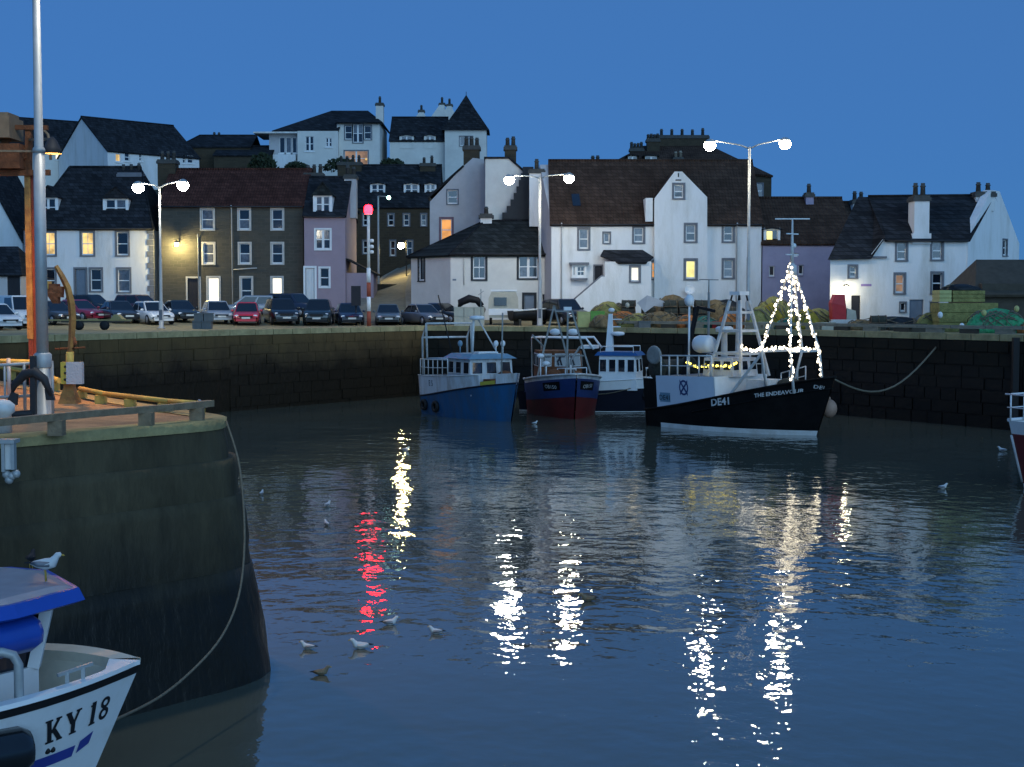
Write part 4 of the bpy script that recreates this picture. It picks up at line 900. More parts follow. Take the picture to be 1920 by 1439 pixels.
# ================================================================== street lamps, leading light
random.seed(21)
def gpt(x, D, dz=0):                                  # a point on the quay ground on a sight column
    return Vector(((x - 960)/FPX*D, D, ground_z(x, D) + dz))
def lantern(T, p, lens, tilt=1, r=.33):
    b = MB(); b.lathe([(.05, .34), (.16, .30), (r*.95, .17), (r*.9, .12), (.02, .13)], p, 14); h = T.part('lantern', b, M['galv'])
    b = MB(); b.lathe([(r*.86, .115), (r, 0), (r*.94, -.14), (r*.7, -.26), (r*.3, -.33), (.02, -.34)], p, 16); T.part('lens', b, M[lens], h)
def street_lamp(label, x, D, ytop, heads, r0=.12, lens=('lamp_white', 'lamp_white')):
    p = gpt(x, D); T = Thing('street_lamp', label, 'street lamp', p, group='twin-headed quay street lamps', world=True)
    zt = V(x, ytop, D).z
    b = MB(); b.lathe([(.24, 0), (.24, .05), (r0*1.45, .08), (r0*1.4, 1.5), (r0, 1.62), (r0*.95, 4), (r0*.72, 4.15), (r0*.6, zt - p.z)], p, 12); T.part('pole', b, M['galv'])
    b = MB(); b.box(p.x - .09, p.x + .09, p.y - r0*1.45 - .02, p.y - r0*1.2, p.z + .5, p.z + 1.1); T.part('access_door', b, M['margin'])
    for (hx, hy), ln in zip(heads, lens):
        q = V(hx, hy, D) ; top = Vector((p.x, p.y, zt)); b = MB(); e = q + Vector((0, 0, .28))
        b.tube([top - Vector((0, 0, .1)), top.lerp(e, .25) + Vector((0, 0, .02)), top.lerp(e, .7), e], [.05, .045, .04, .035], 6); T.part('arm', b, M['galv'])
        lantern(T, q, ln)
    return T
street_lamp('twin street lamp on the left quay before the dark stone gable', 303, 84, 350, ((259, 351), (343, 347)), lens=('lamp_cool', 'lamp_white'), r0=.095)
street_lamp('twin street lamp with the biggest glare before the low cream-white office', 1012, 93.5, 332, ((955, 337), (1067, 334)), lens=('lamp_cool', 'lamp_white'))
street_lamp('tallest twin street lamp before the projecting white gable', 1402, 82, 276, ((1331, 272), (1472, 269)), lens=('lamp_white', 'lamp_white'))
# red leading light on its banded post
D = 93; p = gpt(692, D); T = Thing('leading_light', 'red harbour light on a red and white banded post', 'light', p, world=True)
z = p.z; cols = ('red', 'white', 'red', 'white')
M['red_paint'] = mat('faded_red_paint', (.34, .075, .04), .6, .2, 3); zt = V(692, 404, D).z
edges = [p.z, V(692, 584, D).z, V(692, 557, D).z, V(692, 530, D).z, V(692, 503, D).z]
for i in range(4):
    b = MB(); b.lathe([(.13, edges[i] + .002), (.13, edges[i+1])], (p.x, p.y, 0), 12); T.part('post_band', b, M['red_paint'] if i % 2 == 0 else M['white'])
b = MB(); b.lathe([(.10, edges[4] + .002), (.09, zt)], (p.x, p.y, 0), 10); T.part('upper_post', b, M['white_worn'])
for yy in (452, 463, 473):
    q = V(697, yy, D); b = MB(); b.lathe([(.05, -.10), (.13, -.08), (.13, .08), (.05, .12)], q, 8); b.bar(q, Vector((p.x, p.y, q.z)), .05, .05); T.part('signal_lamp', b, M['white'])
b = MB(); b.lathe([(.10, zt), (.24, zt + .04), (.24, zt + .08), (.1, zt + .1)], (p.x, p.y, 0), 12); l_ = T.part('lantern', b, M['white'])
b = MB(); b.lathe([(.22, zt + .1), (.27, zt + .24), (.27, zt + .48), (.2, zt + .62), (.05, zt + .68)], (p.x, p.y, 0), 14); T.part('lens', b, M['lamp_red'], l_)
b = MB(); q = gpt(668, 95); b.box(q.x - .3, q.x + .3, q.y - .2, q.y + .2, q.z + 1.3, q.z + 2.6); b.tube([q, q + Vector((0, 0, 1.4))], .05); T = single('notice_board', b, M['door_dark'], 'dark notice board on a post by the foot of the lane', 'notice board', loc=q)
# lamps up the lane
D = 118; p = V(710, 560, D); T = Thing('lane_lamp', 'slim lamp pole with a small greenish lamp at the foot of the lane', 'street lamp', p, world=True)
zt = V(710, 368, D).z; b = MB(); b.lathe([(.12, -1), (.1, 1.5), (.07, zt - p.z)], p, 8); T.part('pole', b, M['galv'])
b = MB(); q = V(729, 371, D); b.tube([Vector((p.x, p.y, zt)), q + Vector((-.3, 0, .1)), q], .035); T.part('arm', b, M['galv']); b = MB(); b.ball(q, .16); T.part('lens', b, M['lamp_green'])
D = 123; q = V(752, 461, D); zg = V(752, 540, D).z; T = Thing('lane_lantern', 'round yellow lantern glowing on a short post halfway up the lane', 'street lamp', (q.x + .25, q.y, zg), world=True)
b = MB(); b.tube([(q.x + .45, q.y, zg - .5), (q.x + .45, q.y, q.z + .5), (q.x + .2, q.y, q.z + .6), (q.x, q.y, q.z + .4)], .05); T.part('post', b, M['iron'])
b = MB(); b.lathe([(.03, .42), (.30, .26), (.28, .22), (.03, .24)], q, 10); T.part('cap', b, M['iron']); b = MB(); b.ball(q, .27); T.part('lens', b, M['lamp_yellow'])
# wall lamp on the tenement and over the cottage door
D = 111; q = V(331, 459, D); T = Thing('wall_lamp', 'bulkhead lamp throwing a yellow pool on the brown tenement wall', 'lamp', q, world=True)
b = MB(); b.bar(q + Vector((0, .1, .22)), q + Vector((0, .98, .22)), .08, .08); b.lathe([(.05, .28), (.2, .2), (.22, .12), (.02, .13)], q, 10); T.part('hood', b, M['iron'])
b = MB(); b.ball(q + Vector((0, 0, .02)), .14); T.part('lens', b, emis('wall_lamp_lens', (1, .78, .32), 1300))
D = 87.3; q = V(1587, 541, D); T = Thing('wall_lamp', 'door lamp glowing on the low extension of the right-hand white cottage', 'lamp', q, world=True)
b = MB(); b.lathe([(.04, .26), (.2, .16), (.2, .12), (.02, .13)], q, 10); b.bar(q + Vector((0, 0, .2)), q + Vector((0, .68, .2)), .05, .05); T.part('hood', b, M['iron'])
b = MB(); b.ball(q, .13); T.part('lens', b, emis('door_lamp_lens', (1, .88, .58), 130))
# ================================================================== cars
CAR_MESH = {}
TYPES = {  # L, W, H, cabin base rear/front, roof rear/front (fractions of L), shoulder, bonnet height
    'hatch': (3.9, 1.70, 1.46, -.49, .24, -.40, .02, .90, .80), 'saloon': (4.4, 1.76, 1.42, -.36, .20, -.22, .01, .90, .78),
    'estate': (4.5, 1.76, 1.50, -.49, .20, -.44, .02, .90, .80), 'suv': (4.5, 1.85, 1.70, -.49, .24, -.43, .08, 1.06, .98), 'van': (4.3, 1.82, 1.84, -.50, .30, -.49, .12, 1.08, .96)}
def car_meshes(kind):
    if kind in CAR_MESH: return CAR_MESH[kind]
    L, Wd, H, cb0, cb1, cr0, cr1, sh, bon = TYPES[kind]; h = Wd/2; gc = .20; P = {}
    st = [(-.5, .86, sh*.62, .34), (-.485, .93, sh*.97, .26), (-.42, 1, sh, .22), (-.2, 1, sh*1.0, .2), (.1, 1, sh*.99, .2), (cb1, .99, (sh + bon)/2, .2), (.36, .97, bon*.97, .22), (.455, .91, bon*.86, .24), (.492, .82, bon*.70, .28), (.5, .74, bon*.52, .32)]
    b = MB(); rings = []
    for t, w, z, g_ in st:
        x = L*t; q = h*w
        rings.append([(x, -q*.80, z), (x, -q*.95, z - .04), (x, -q, z - .16), (x, -q, g_ + .18), (x, -q*.93, g_), (x, q*.93, g_), (x, q, g_ + .18), (x, q, z - .16), (x, q*.95, z - .04), (x, q*.80, z)])
    b.loft(rings, smooth=True); P['body'] = b.mesh('car_body')
    # greenhouse corners
    zb = sh - .03; zr = H - .05; bw, rw = h*.90, h*.70
    B = [Vector((L*cb0, -bw, zb)), Vector((L*cb1, -bw, zb - .06)), Vector((L*cb1, bw, zb - .06)), Vector((L*cb0, bw, zb))]
    T_ = [Vector((L*cr0, -rw, zr - .02)), Vector((L*cr1, -rw, zr)), Vector((L*cr1, rw, zr)), Vector((L*cr0, rw, zr - .02))]
    def quad(i, j, name, ins=.03):
        a, c, d, e = B[i], B[j], T_[j], T_[i]; m = (a + c + d + e)/4
        k = MB(); k.add([a.lerp(m, .08), c.lerp(m, .08), d.lerp(m, .08), e.lerp(m, .08)], [(0, 1, 2, 3)]); P[name] = k.mesh('car_' + name)
    quad(1, 2, 'windscreen'); quad(3, 0, 'rear_window')
    for nm, i, j in (('side_window', 0, 1), ('side_window_b', 3, 2)):
        k = MB(); a, c, d, e = B[i], B[j], T_[j], T_[i]; off = Vector((0, (-1 if i == 0 else 1)*.012, .004))
        for u0, u1 in (((.55, .95),) if kind == 'van' else ((.07, .47), (.52, .93))):
            f = lambda u, v: (a.lerp(c, u)).lerp(e.lerp(d, u), v) + off
            k.add([f(u0, .08), f(u1, .08), f(u1, .9), f(u0, .9)], [(0, 1, 2, 3)])
        P[nm] = k.mesh('car_side_window')
    b = MB()                                          # roof with pillars: a slightly larger shell in paint
    rr = [[B[0], B[1], B[2], B[3]], [T_[0], T_[1], T_[2], T_[3]]]
    b.loft([[p.lerp(Vector((0, 0, p.z)), .012) for p in rr[0]], [p.lerp(Vector((0, 0, p.z)), .012) for p in rr[1]]], cap=False)
    top = [Vector((L*cr0*.96, -rw*.8, H)), Vector((L*(cr1 - .02), -rw*.8, H)), Vector((L*(cr1 - .02), rw*.8, H)), Vector((L*cr0*.96, rw*.8, H))]
    b.loft([T_, top]); P['roof'] = b.mesh('car_roof')
    b = MB(); b.lathe([(.17, -.10), (.29, -.10), (.32, -.06), (.32, .06), (.29, .10), (.17, .10)], (0, 0, 0), 14, M=Matrix.Rotation(R(90), 3, 'X')); P['tyre'] = b.mesh('tyre')
    b = MB(); b.lathe([(.03, -.09), (.19, -.085), (.20, -.04), (.20, .04), (.19, .085), (.03, .09)], (0, 0, 0), 10, M=Matrix.Rotation(R(90), 3, 'X')); P['rim'] = b.mesh('rim')
    k = MB(); k.ball((0, 0, 0), 1, (.10, .17, .085), 10, 6); P['headlight'] = k.mesh('headlight')
    k = MB(); k.ball((0, 0, 0), 1, (.05, .10, .14), 8, 6); P['tail_light'] = k.mesh('tail_light')
    k = MB(); k.box(L*.487, L*.515, -.26, .26, .40, .51); P['number_plate'] = k.mesh('number_plate')
    k = MB(); k.box(L*.485, L*.508, -.42, .42, bon*.60, bon*.74); P['grille'] = k.mesh('grille')
    k = MB(); k.box(L*.47, L*.512, -h*.72, h*.72, .24, .37); P['bumper'] = k.mesh('bumper')
    k = MB(); k.box(-.515*L, -.49*L, -.26, .26, .5, .62); P['rear_plate'] = k.mesh('rear_plate')
    k = MB(); k.ball((0, 0, 0), 1, (.06, .11, .08), 8, 5); P['mirror'] = k.mesh('door_mirror')
    CAR_MESH[kind] = P; return P
PAINT = {}
def paint(col):
    if col not in PAINT: PAINT[col] = mat('car_paint', col, .28, .06, 2, spec=.6, coat=.6)
    return PAINT[col]
M['car_glass'] = mat('car_glass', (.008, .010, .013), .08, .2, 1, spec=.8)
M['head_glass'] = mat('headlight_glass', (.75, .76, .76), .15, .1, 5, spec=.9)
M['tail_red'] = mat('tail_light_red', (.30, .015, .012), .25, .1, 5)
M['plate'] = mat('number_plate_white', (.62, .62, .58), .5, .05)
M['alloy'] = mat('alloy_rim', (.38, .38, .38), .4, .15, 6, metal=.4)
def car(label, x, D, yaw, kind, col):
    P = car_meshes(kind); L, Wd, H, *_ , sh, bon = TYPES[kind]
    T = Thing('parked_car' if kind != 'van' else 'parked_van', label, 'car' if kind != 'van' else 'van', gpt(x, D), R(yaw), 'cars parked along the quay')
    def put(name, key, m, parent=None, loc=None, rot=None):
        me = P[key]; o = link(name, me, None, parent or T.root)
        if not me.materials: me.materials.append(None)
        o.material_slots[0].link = 'OBJECT'; o.material_slots[0].material = m
        if loc: o.location = loc
        return o
    pm = paint(col); bd = put('body', 'body', pm); rf = put('roof', 'roof', pm)
    put('windscreen', 'windscreen', M['car_glass']).location.x = .012; put('rear_window', 'rear_window', M['car_glass']).location.x = -.012
    put('side_window', 'side_window', M['car_glass']); put('side_window', 'side_window_b', M['car_glass'])
    for sx in (-.32, .32):
        for sy in (-1, 1):
            w_ = put('wheel', 'tyre', M['rubber'], loc=(L*sx, sy*(Wd/2 - .10), .32)); put('rim', 'rim', M['alloy'], w_, loc=(0, sy*.02, 0))
    for sy in (-1, 1):
        put('headlight', 'headlight', M['head_glass'], loc=(L*.462, sy*Wd*.335, bon*.72)); put('tail_light', 'tail_light', M['tail_red'], loc=(-L*.487, sy*Wd*.40, sh*.80))
        put('door_mirror', 'mirror', pm, loc=(L*(_[1] if False else .16), sy*(Wd/2 + .06), sh + .02))
    put('number_plate', 'number_plate', M['plate']); put('rear_plate', 'rear_plate', M['plate']); put('grille', 'grille', M['rubber']); put('bumper', 'bumper', M['rubber'] if col[0] < .2 else pm)
    return T
WHITE, SIL, BLK = (.72, .72, .70), (.34, .36, .37), (.010, .011, .013)
car('white panel van with black mirrors parked first on the left', 38, 84, -52, 'van', WHITE)
car('white hatchback cut by the left picture edge', -6, 80, -48, 'hatch', WHITE)
car('dark grey hatchback between the tall lamp pole and the davit', 101, 88, -42, 'hatch', (.045, .042, .036))
car('crimson saloon behind the curved davit', 150, 93, -36, 'saloon', (.30, .022, .05))
car('black estate beside the quoined house door', 176, 103, -30, 'estate', BLK)
car('charcoal saloon with round headlights left of the white hatchback', 224, 92, -58, 'saloon', (.03, .032, .036))
car('maroon estate in the back row below the quoins', 266, 104, -35, 'estate', (.075, .012, .020))
car('white hatchback parked by the left street lamp', 287, 91, -56, 'hatch', WHITE)
car('dark green saloon right of the left street lamp', 338, 95, -60, 'saloon', (.022, .027, .025))
car('silver hatchback with a dark windscreen beside the stacked fish boxes', 408, 94, -70, 'hatch', SIL)
car('silver estate side-on before the tenement doors', 462, 105, 185, 'estate', (.27, .30, .33))
car('bright red hatchback in the front row', 464, 93, -82, 'hatch', (.52, .015, .03))
car('black off-roader right of the red hatchback', 528, 94.5, -72, 'suv', BLK)
car('navy people carrier in the back row before the pink house', 552, 105, -35, 'suv', (.018, .024, .05))
car('black-green off-roader with a pale front plate', 598, 95, -86, 'suv', (.014, .022, .022))
car('navy hatchback left of the banded light post', 655, 96, -78, 'hatch', (.018, .024, .055))
car('grey-green saloon right of the banded light post', 728, 97, -84, 'saloon', (.11, .125, .125))
car('dark silver saloon with bright headlamps at the lane corner', 794, 97.5, -58, 'saloon', (.13, .14, .155))
car('black saloon nearest the cream office wall', 832, 99.5, -40, 'saloon', BLK)
car('black off-roader under the porch stair', 1058, 95, -66, 'suv', BLK)
# ================================================================== gear on the quay
M['creel_net'] = mat('dark_creel_netting', (.05, .052, .04), .9, .4, 6)
M['creel_frame'] = mat('creel_frame', (.14, .10, .065), .8, .3, 6)
M['net_green'] = mat('green_trawl_net', (.04, .30, .12), .9, .5, 5, 1.0, 22, dirt=(.20, .40, .27), dirt_amt=.7, dirt_scale=3)
M['net_orange'] = mat('orange_net', (.42, .15, .045), .9, .35, 5, 1.0, 22)
M['net_teal'] = mat('teal_net', (.03, .15, .12), .9, .35, 5, 1.0, 22)
M['net_brown'] = mat('brown_net', (.20, .14, .07), .9, .4, 5, 1.0, 22)
M['net_olive'] = mat('olive_net', (.27, .25, .085), .9, .4, 4, 1.0, 20)
M['net_yellow'] = mat('yellow_net', (.30, .23, .03), .9, .35, 4, 1.0, 22)
M['tarp'] = mat('black_tarpaulin', (.014, .016, .017), .5, .3, 2, .5, 4)
M['box_green'] = mat('lime_fish_box', (.15, .36, .07), .6, .12, 3); M['box_yellow'] = mat('pale_yellow_box', (.45, .44, .17), .6, .12, 3)
M['box_cream'] = mat('cream_tub', (.50, .46, .36), .6, .1, 3); M['box_grey'] = mat('grey_fish_box', (.12, .13, .13), .7, .15, 3)
M['red_plastic'] = mat('red_plastic', (.50, .03, .035), .5, .12, 3)
def creel_proto():
    T = Thing('creel', 'netted lobster creel', 'creel', (0, 0, 0), group='lobster creels stacked along the quay')
    b = MB(); b.box(-.42, .42, -.26, .26, 0, .04); T.part('base', b, M['creel_frame'])
    for x in (-.40, 0, .40):
        b = MB(); b.tube([(x, -.25, .03), (x, -.25, .2), (x, -.15, .36), (x, 0, .41), (x, .15, .36), (x, .25, .2), (x, .25, .03)], .018, 5); T.part('hoop', b, M['creel_frame'])
    b = MB(); n = 7
    arc = [(-.245, .05), (-.245, .2), (-.15, .345), (0, .395), (.15, .345), (.245, .2), (.245, .05)]
    b.loft([[(x, y, z) for y, z in arc] for x in (-.39, .39)], cap=True); T.part('netting', b, M['creel_net'])
    return T
cp = creel_proto(); first = [True]
def put_creel(loc, rz, label):
    if first[0]:
        first[0] = False; o = cp.root; o.location = loc; o.rotation_euler = (0, 0, rz); o['label'] = label
    else: dup(cp.root, loc, (random.uniform(-.06, .06), random.uniform(-.06, .06), rz), label)
def creel_stack(x0, x1, D, rows, hi, label):
    a, b_ = gpt(x0, D), gpt(x1, D); n = max(1, int((b_ - a).length/.92))
    for r in range(rows):
        for i in range(n):
            p = a.lerp(b_, (i + .5)/n); k = hi - int(abs(random.gauss(0, .9)))
            for z in range(max(1, k)):
                put_creel((p.x + random.uniform(-.07, .07), p.y + r*.62 + random.uniform(-.05, .05), p.z + z*.42), random.uniform(-.18, .18), label.replace('creel', 'creel, %s tier %s row,' % (('bottom', 'second', 'third', 'fourth', 'fifth')[z], ('front', 'rear')[r]), 1))
creel_stack(1160, 1236, 88.6, 2, 4, 'dark creel in the stack by the orange netting')
creel_stack(1240, 1330, 87.4, 2, 4, 'dark creel in the long stack below the gable')
creel_stack(1352, 1395, 84.5, 2, 3, 'dark creel at the foot of the tallest lamp')
creel_stack(1492, 1540, 81.0, 2, 3, 'dark creel stacked behind the fairy-lit mast')
creel_stack(1628, 1700, 77.5, 1, 2, 'dark creel before the white cottage wall')
def heap(name, label, x, D, w, h, dep, m, cat, seed, lumps=9, group=None):
    rnd = random.Random(seed); p = gpt(x, D); b = MB()
    n, k = 28, 9; rings = []
    for j in range(k + 1):
        t = j/k; r = math.cos(t*math.pi/2)**.7; ring = []
        for i in range(n):
            a = 2*math.pi*i/n; q = 1 + .16*math.sin(3*a + seed) + .10*math.sin(7*a + 2*seed + 3*t) + rnd.uniform(-.05, .05)
            ring.append(p + Vector((w/2*r*q*math.cos(a), dep/2*r*q*math.sin(a), h*t**.8*(1 + rnd.uniform(-.06, .06)) if j < k else h)))
        rings.append(ring)
    b.loft(rings, smooth=True)
    T = Thing(name, label, cat, p, group=group, world=True); T.part('bundle', b, m)
    b = MB()                                          # loose cords over the bundle
    for c in range(lumps):
        a0 = rnd.uniform(0, 6.28); path = []
        for s in range(9):
            t = s/8; a = a0 + t*rnd.uniform(1.5, 2.4); r = .98 - .85*abs(t - .5)*1.1*rnd.uniform(.8, 1); tt = max(.02, 1 - r)
            path.append(p + Vector((w/2*r*math.cos(a)*1.02, dep/2*r*math.sin(a)*1.02, h*(1 - r*r)**.5*1.03 + .02)))
        b.tube(path, .028, 4)
    T.part('cords', b, M['rope'], stuff=True)
    return T
heap('net_heap', 'bright green trawl net heaped on the right-hand quay', 1866, 71.5, 3.1, 1.25, 1.9, M['net_green'], 'fishing net', 3, 16)
heap('net_heap', 'orange-brown net heap beside the lime fish boxes', 1168, 87.5, 2.6, 1.0, 1.3, M['net_orange'], 'fishing net', 5)
heap('net_heap', 'small dun net bundle just right of the lime fish boxes', 1128, 87.2, 1.3, .8, .9, M['net_brown'], 'fishing net', 6, 5)
heap('net_heap', 'teal green net bundle behind the white gantry legs', 1322, 83.5, 1.6, .75, .9, M['net_teal'], 'fishing net', 7, 6)
heap('net_heap', 'rust red net heap left of the tallest street lamp', 1372, 83.2, 1.9, 1.0, 1.0, M['net_orange'], 'fishing net', 8, 6)
heap('net_heap', 'tall olive net heap topped with yellow before the lilac house', 1450, 84.5, 2.4, 1.9, 1.6, M['net_olive'], 'fishing net', 9, 8)
heap('net_heap', 'small yellow net bundle lying over the olive heap', 1446, 83.4, 1.6, 1.5, .7, M['net_yellow'], 'fishing net', 10, 5)
heap('net_heap', 'dark green shrub-like net mound before the bright gable window', 1262, 90.5, 3.0, 2.0, 1.4, M['net_brown'], 'fishing net', 12, 9)
heap('net_heap', 'grey-green net mound left of the red tub', 1535, 82.5, 2.3, 1.2, 1.2, M['net_olive'], 'fishing net', 13, 7)
heap('net_heap', 'ochre net heap spilling over the kerb rail under the porch', 1196, 86.8, 2.0, .9, 1.0, M['net_olive'], 'fishing net', 31, 8)
heap('net_heap', 'brown net pile in front of the long creel stack, left part', 1238, 86.0, 2.4, 1.0, 1.0, M['net_brown'], 'fishing net', 32, 8)
heap('net_heap', 'dull orange net lying between the creels and the satellite dome', 1288, 85.2, 1.7, .8, .9, M['net_orange'], 'fishing net', 33, 8)
heap('net_heap', 'green-brown net mound right of the tallest lamp foot', 1422, 82.2, 1.7, 1.3, 1.0, M['net_olive'], 'fishing net', 34, 8)
heap('net_heap', 'teal net strip low on the quay under the fairy-lit mast', 1482, 80.2, 1.7, .7, .8, M['net_teal'], 'fishing net', 35, 6)
heap('net_heap', 'yellow-brown net heap right of the fairy-lit mast', 1512, 80.0, 1.6, 1.2, .9, M['net_yellow'], 'fishing net', 36, 7)
heap('net_heap', 'dark brown net heap beyond the creels behind the gantry', 1340, 88.5, 3.0, 1.7, 1.4, M['net_brown'], 'fishing net', 37, 8)
heap('net_heap', 'olive net bank behind the lime tub', 1140, 90.5, 2.6, 1.6, 1.2, M['net_olive'], 'fishing net', 38, 8)
heap('net_heap', 'low brown net heap by the pale planks', 1614, 78.6, 1.8, .6, .9, M['net_brown'], 'fishing net', 39, 6)
heap('net_heap', 'dark green net heap between the tarpaulin and the bins', 1742, 75.4, 1.8, 1.0, 1.1, M['net_olive'], 'fishing net', 40, 7)
fish_items = [(1300, 84.6, .8, 'box_grey', 'grey fish box before the long creel stack'), (1348, 83.0, .8, 'red_plastic', 'red fish box by the gantry legs'), (1436, 81.0, .8, 'box_cream', 'cream fish box at the foot of the olive heap'), (1548, 79.2, .9, 'box_cream', 'cream fish box left of the red bin'), (1208, 85.6, .7, 'box_grey', 'grey fish box under the folded sheet'), (1720, 74.0, .8, 'timber_dark', 'dark wooden fish box beside the olive bin')]
heap('tarpaulin_heap', 'long low black tarpaulin before the white cottage door', 1672, 80.0, 4.4, .75, 1.4, M['tarp'], 'tarpaulin', 14, 4)
heap('tarpaulin_heap', 'rounded black tarpaulin under the porch window', 1160, 92.0, 1.3, 1.5, 1.0, M['tarp'], 'tarpaulin', 15, 3)
heap('tarpaulin_heap', 'black tarpaulin mound at the left of the tallest lamp foot', 1362, 88.5, 2.6, 1.7, 1.2, M['tarp'], 'tarpaulin', 16, 3)
def fish_box(loc, rz, sx, sy, sz, m, label, group):
    T = Thing('fish_box', label, 'fish box', loc, rz, group); b = MB(); t = .035
    b.box(-sx/2, sx/2, -sy/2, sy/2, 0, t); 
    for x0, x1, y0, y1 in ((-sx/2, sx/2, -sy/2, -sy/2 + t), (-sx/2, sx/2, sy/2 - t, sy/2), (-sx/2, -sx/2 + t, -sy/2 + t, sy/2 - t), (sx/2 - t, sx/2, -sy/2 + t, sy/2 - t)): b.box(x0, x1, y0, y1, t, sz)
    T.part('tub', b, m)
    b = MB()
    for y in (-sy/2 - .02, sy/2 - .01): b.box(-sx/2 - .02, sx/2 + .02, y, y + .03, sz - .06, sz + .004)
    for x in (-sx/2 - .02, sx/2 - .01): b.box(x, x + .03, -sy/2 + .01, sy/2 - .01, sz - .06, sz + .004)
    T.part('rim', b, m); return T
for x, D, w_, m, lab in fish_items: fish_box(gpt(x, D), random.uniform(-.3, .3), w_, .55, .42, M[m], lab, 'loose fish boxes on the quay')
p = gpt(1094, 88.2)
fish_box(p, .05, .75, .8, .95, M['box_yellow'], 'pale yellow tub left of the lime green tub', None); fish_box(p + Vector((.86, 0, 0)), -.04, .85, .8, .98, M['box_green'], 'lime green tub beside the dun net bundle', None)
for i, (x, z, lab) in enumerate(((372, 0, 'grey fish box, bottom left of the stack by the silver hatchback'), (389, 0, 'grey fish box, bottom right of the stack by the silver hatchback'), (374, 1, 'grey fish box on top of the left pile by the silver hatchback'), (392, 1, 'grey fish box on top of the right pile by the silver hatchback'))):
    q = gpt(x, 82.5); fish_box(q + Vector((0, 0, z*.46)), .08*i - .1, .52, .5, .45, M['box_grey'], lab, 'grey fish boxes stacked at the quay edge')
for i in range(6):
    q = gpt(861 + (i % 3)*19, 93.4); fish_box(q + Vector((0, 0, (i//3)*.62)), random.uniform(-.05, .05), .62, .8, .60, M['box_cream'], ('cream tub in the %s row of the stack before the caravan, %s' % (('lower', 'upper')[i//3], ('left', 'middle', 'right')[i % 3])), 'cream tubs stacked before the caravan')
def crate(loc, sx, sy, sz, m, label, slats=4):
    T = Thing('crate', label, 'crate', loc, 0, None)
    for k in range(slats):
        z0 = sz*k/slats; b = MB(); b.box(-sx/2, sx/2, -sy/2, -sy/2 + .05, z0 + .02, z0 + sz/slats - .02); T.part('slat', b, m)
        b = MB(); b.box(-sx/2, -sx/2 + .05, -sy/2 + .06, sy/2, z0 + .02, z0 + sz/slats - .02); T.part('slat', b, m)
    b = MB(); b.box(-sx/2 + .06, sx/2 - .01, -sy/2 + .06, sy/2, .01, sz - .01); T.part('inner_bin', b, m)
    return T
q = gpt(1806, 74.5); crate(q, 3.0, 1.6, 1.5, M['net_olive'], 'big dark olive bin under the two yellow bins on the right quay', 3)
crate(q + Vector((-1.15, 0, 1.53)), .62, 1.3, .62, M['box_yellow'], 'small yellow bin on the left end of the olive bin', 3); crate(q + Vector((.05, 0, 1.53)), 1.65, 1.3, .60, M['net_olive'], 'wide olive-yellow bin on top of the big olive bin', 3)
heap('net_heap', 'dark net tuft lying on top of the olive-yellow bins', 1800, 74.4, 1.9, .35, .8, M['tarp'], 'fishing net', 19, 4)
bpy.data.objects[-1] if False else None
nt = [o for o in S.objects if o.get('label') == 'dark net tuft lying on top of the olive-yellow bins'][0]; nt.location.z += 2.12
heap('net_heap', 'orange net end at the right picture edge', 1925, 70.8, 1.2, .6, .8, M['net_orange'], 'fishing net', 20, 4)
# red tub with a peaked cover
p = gpt(1572, 80.5); T = Thing('red_bin', 'upright red bin with a peaked lid under the glowing door lamp', 'bin', p)
b = MB(); b.loft([[(-.42, -.4, .55), (.34, -.4, .55), (.34, .4, .55), (-.42, .4, .55)], [(-.48, -.45, 1.5), (.30, -.45, 1.3), (.30, .45, 1.3), (-.48, .45, 1.5)], [(-.30, -.3, 1.95), (.25, -.3, 1.95), (.25, .3, 1.95), (-.30, .3, 1.95)]]); T.part('tub', b, M['red_plastic'])
b = MB(); b.box(-.40, .32, -.38, .38, 0, .55); T.part('stand', b, M['timber_dark'])
b = MB(); b.loft([[(.36, -.4, .3), (.95, -.4, .3), (.95, .4, .3), (.36, .4, .3)], [(.36, -.4, 1.2), (.85, -.4, 1.05), (.85, .4, 1.05), (.36, .4, 1.2)]]); single('grey_sack', b, M['box_cream'], 'pale sack standing right of the red bin', 'sack').location = p
q = gpt(1590, 79.4); b = MB()
for k in range(3): b.box(-.95, .95, -.25, .25, k*.075, k*.075 + .06)
for k in range(3):
    b = MB(); b.box(-.95, .95, -.25, .25, .36 + k*.075, .36 + k*.075 + .06); o = single('plank', b, M['white_worn'], ['bottom', 'middle', 'top'][k] + ' pale plank of the pile below the red bin', 'plank', 'pale planks piled on the kerb rail'); o.location = q + Vector((random.uniform(-.05, .05), 0, 0))
# caravan, dinghy on the quay, dark hauler arch
p = gpt(944, 97.0); T = Thing('caravan', 'cream caravan with a dark window before the office wall', 'caravan', p)
b = MB(); prof = [(-.95, .45), (-1.0, 1.1), (-.98, 1.75), (-.80, 2.15), (.80, 2.2), (.98, 1.8), (1.0, 1.1), (.92, .45)]
b.loft([[(x, y, z) for x, z in prof] for y in (-1, 1.0)]); T.part('body', b, M['box_cream'])
b = MB(); b.box(-.98, .98, -1.05, -1.0, .62, 1.05); T.part('front_panel', b, M['white'])
b = MB(); b.box(-.62, .22, -1.06, -1.0, 1.25, 1.80); T.part('window', b, M['car_glass'])
b = MB(); b.box(-.85, .9, -1.02, 1.02, 2.2, 2.32); T.part('roof_locker', b, M['white'])
for s in (-1, 1): b = MB(); b.lathe([(.1, -.09), (.3, -.09), (.3, .09), (.1, .09)], (s*.85, 0, .3), 12, M=Matrix.Rotation(R(90), 3, 'Y')); T.part('wheel', b, M['rubber'])
b = MB(); b.box(.3, .55, -1.055, -1.0, .66, .74); T.part('number_plate', b, M['rubber'])
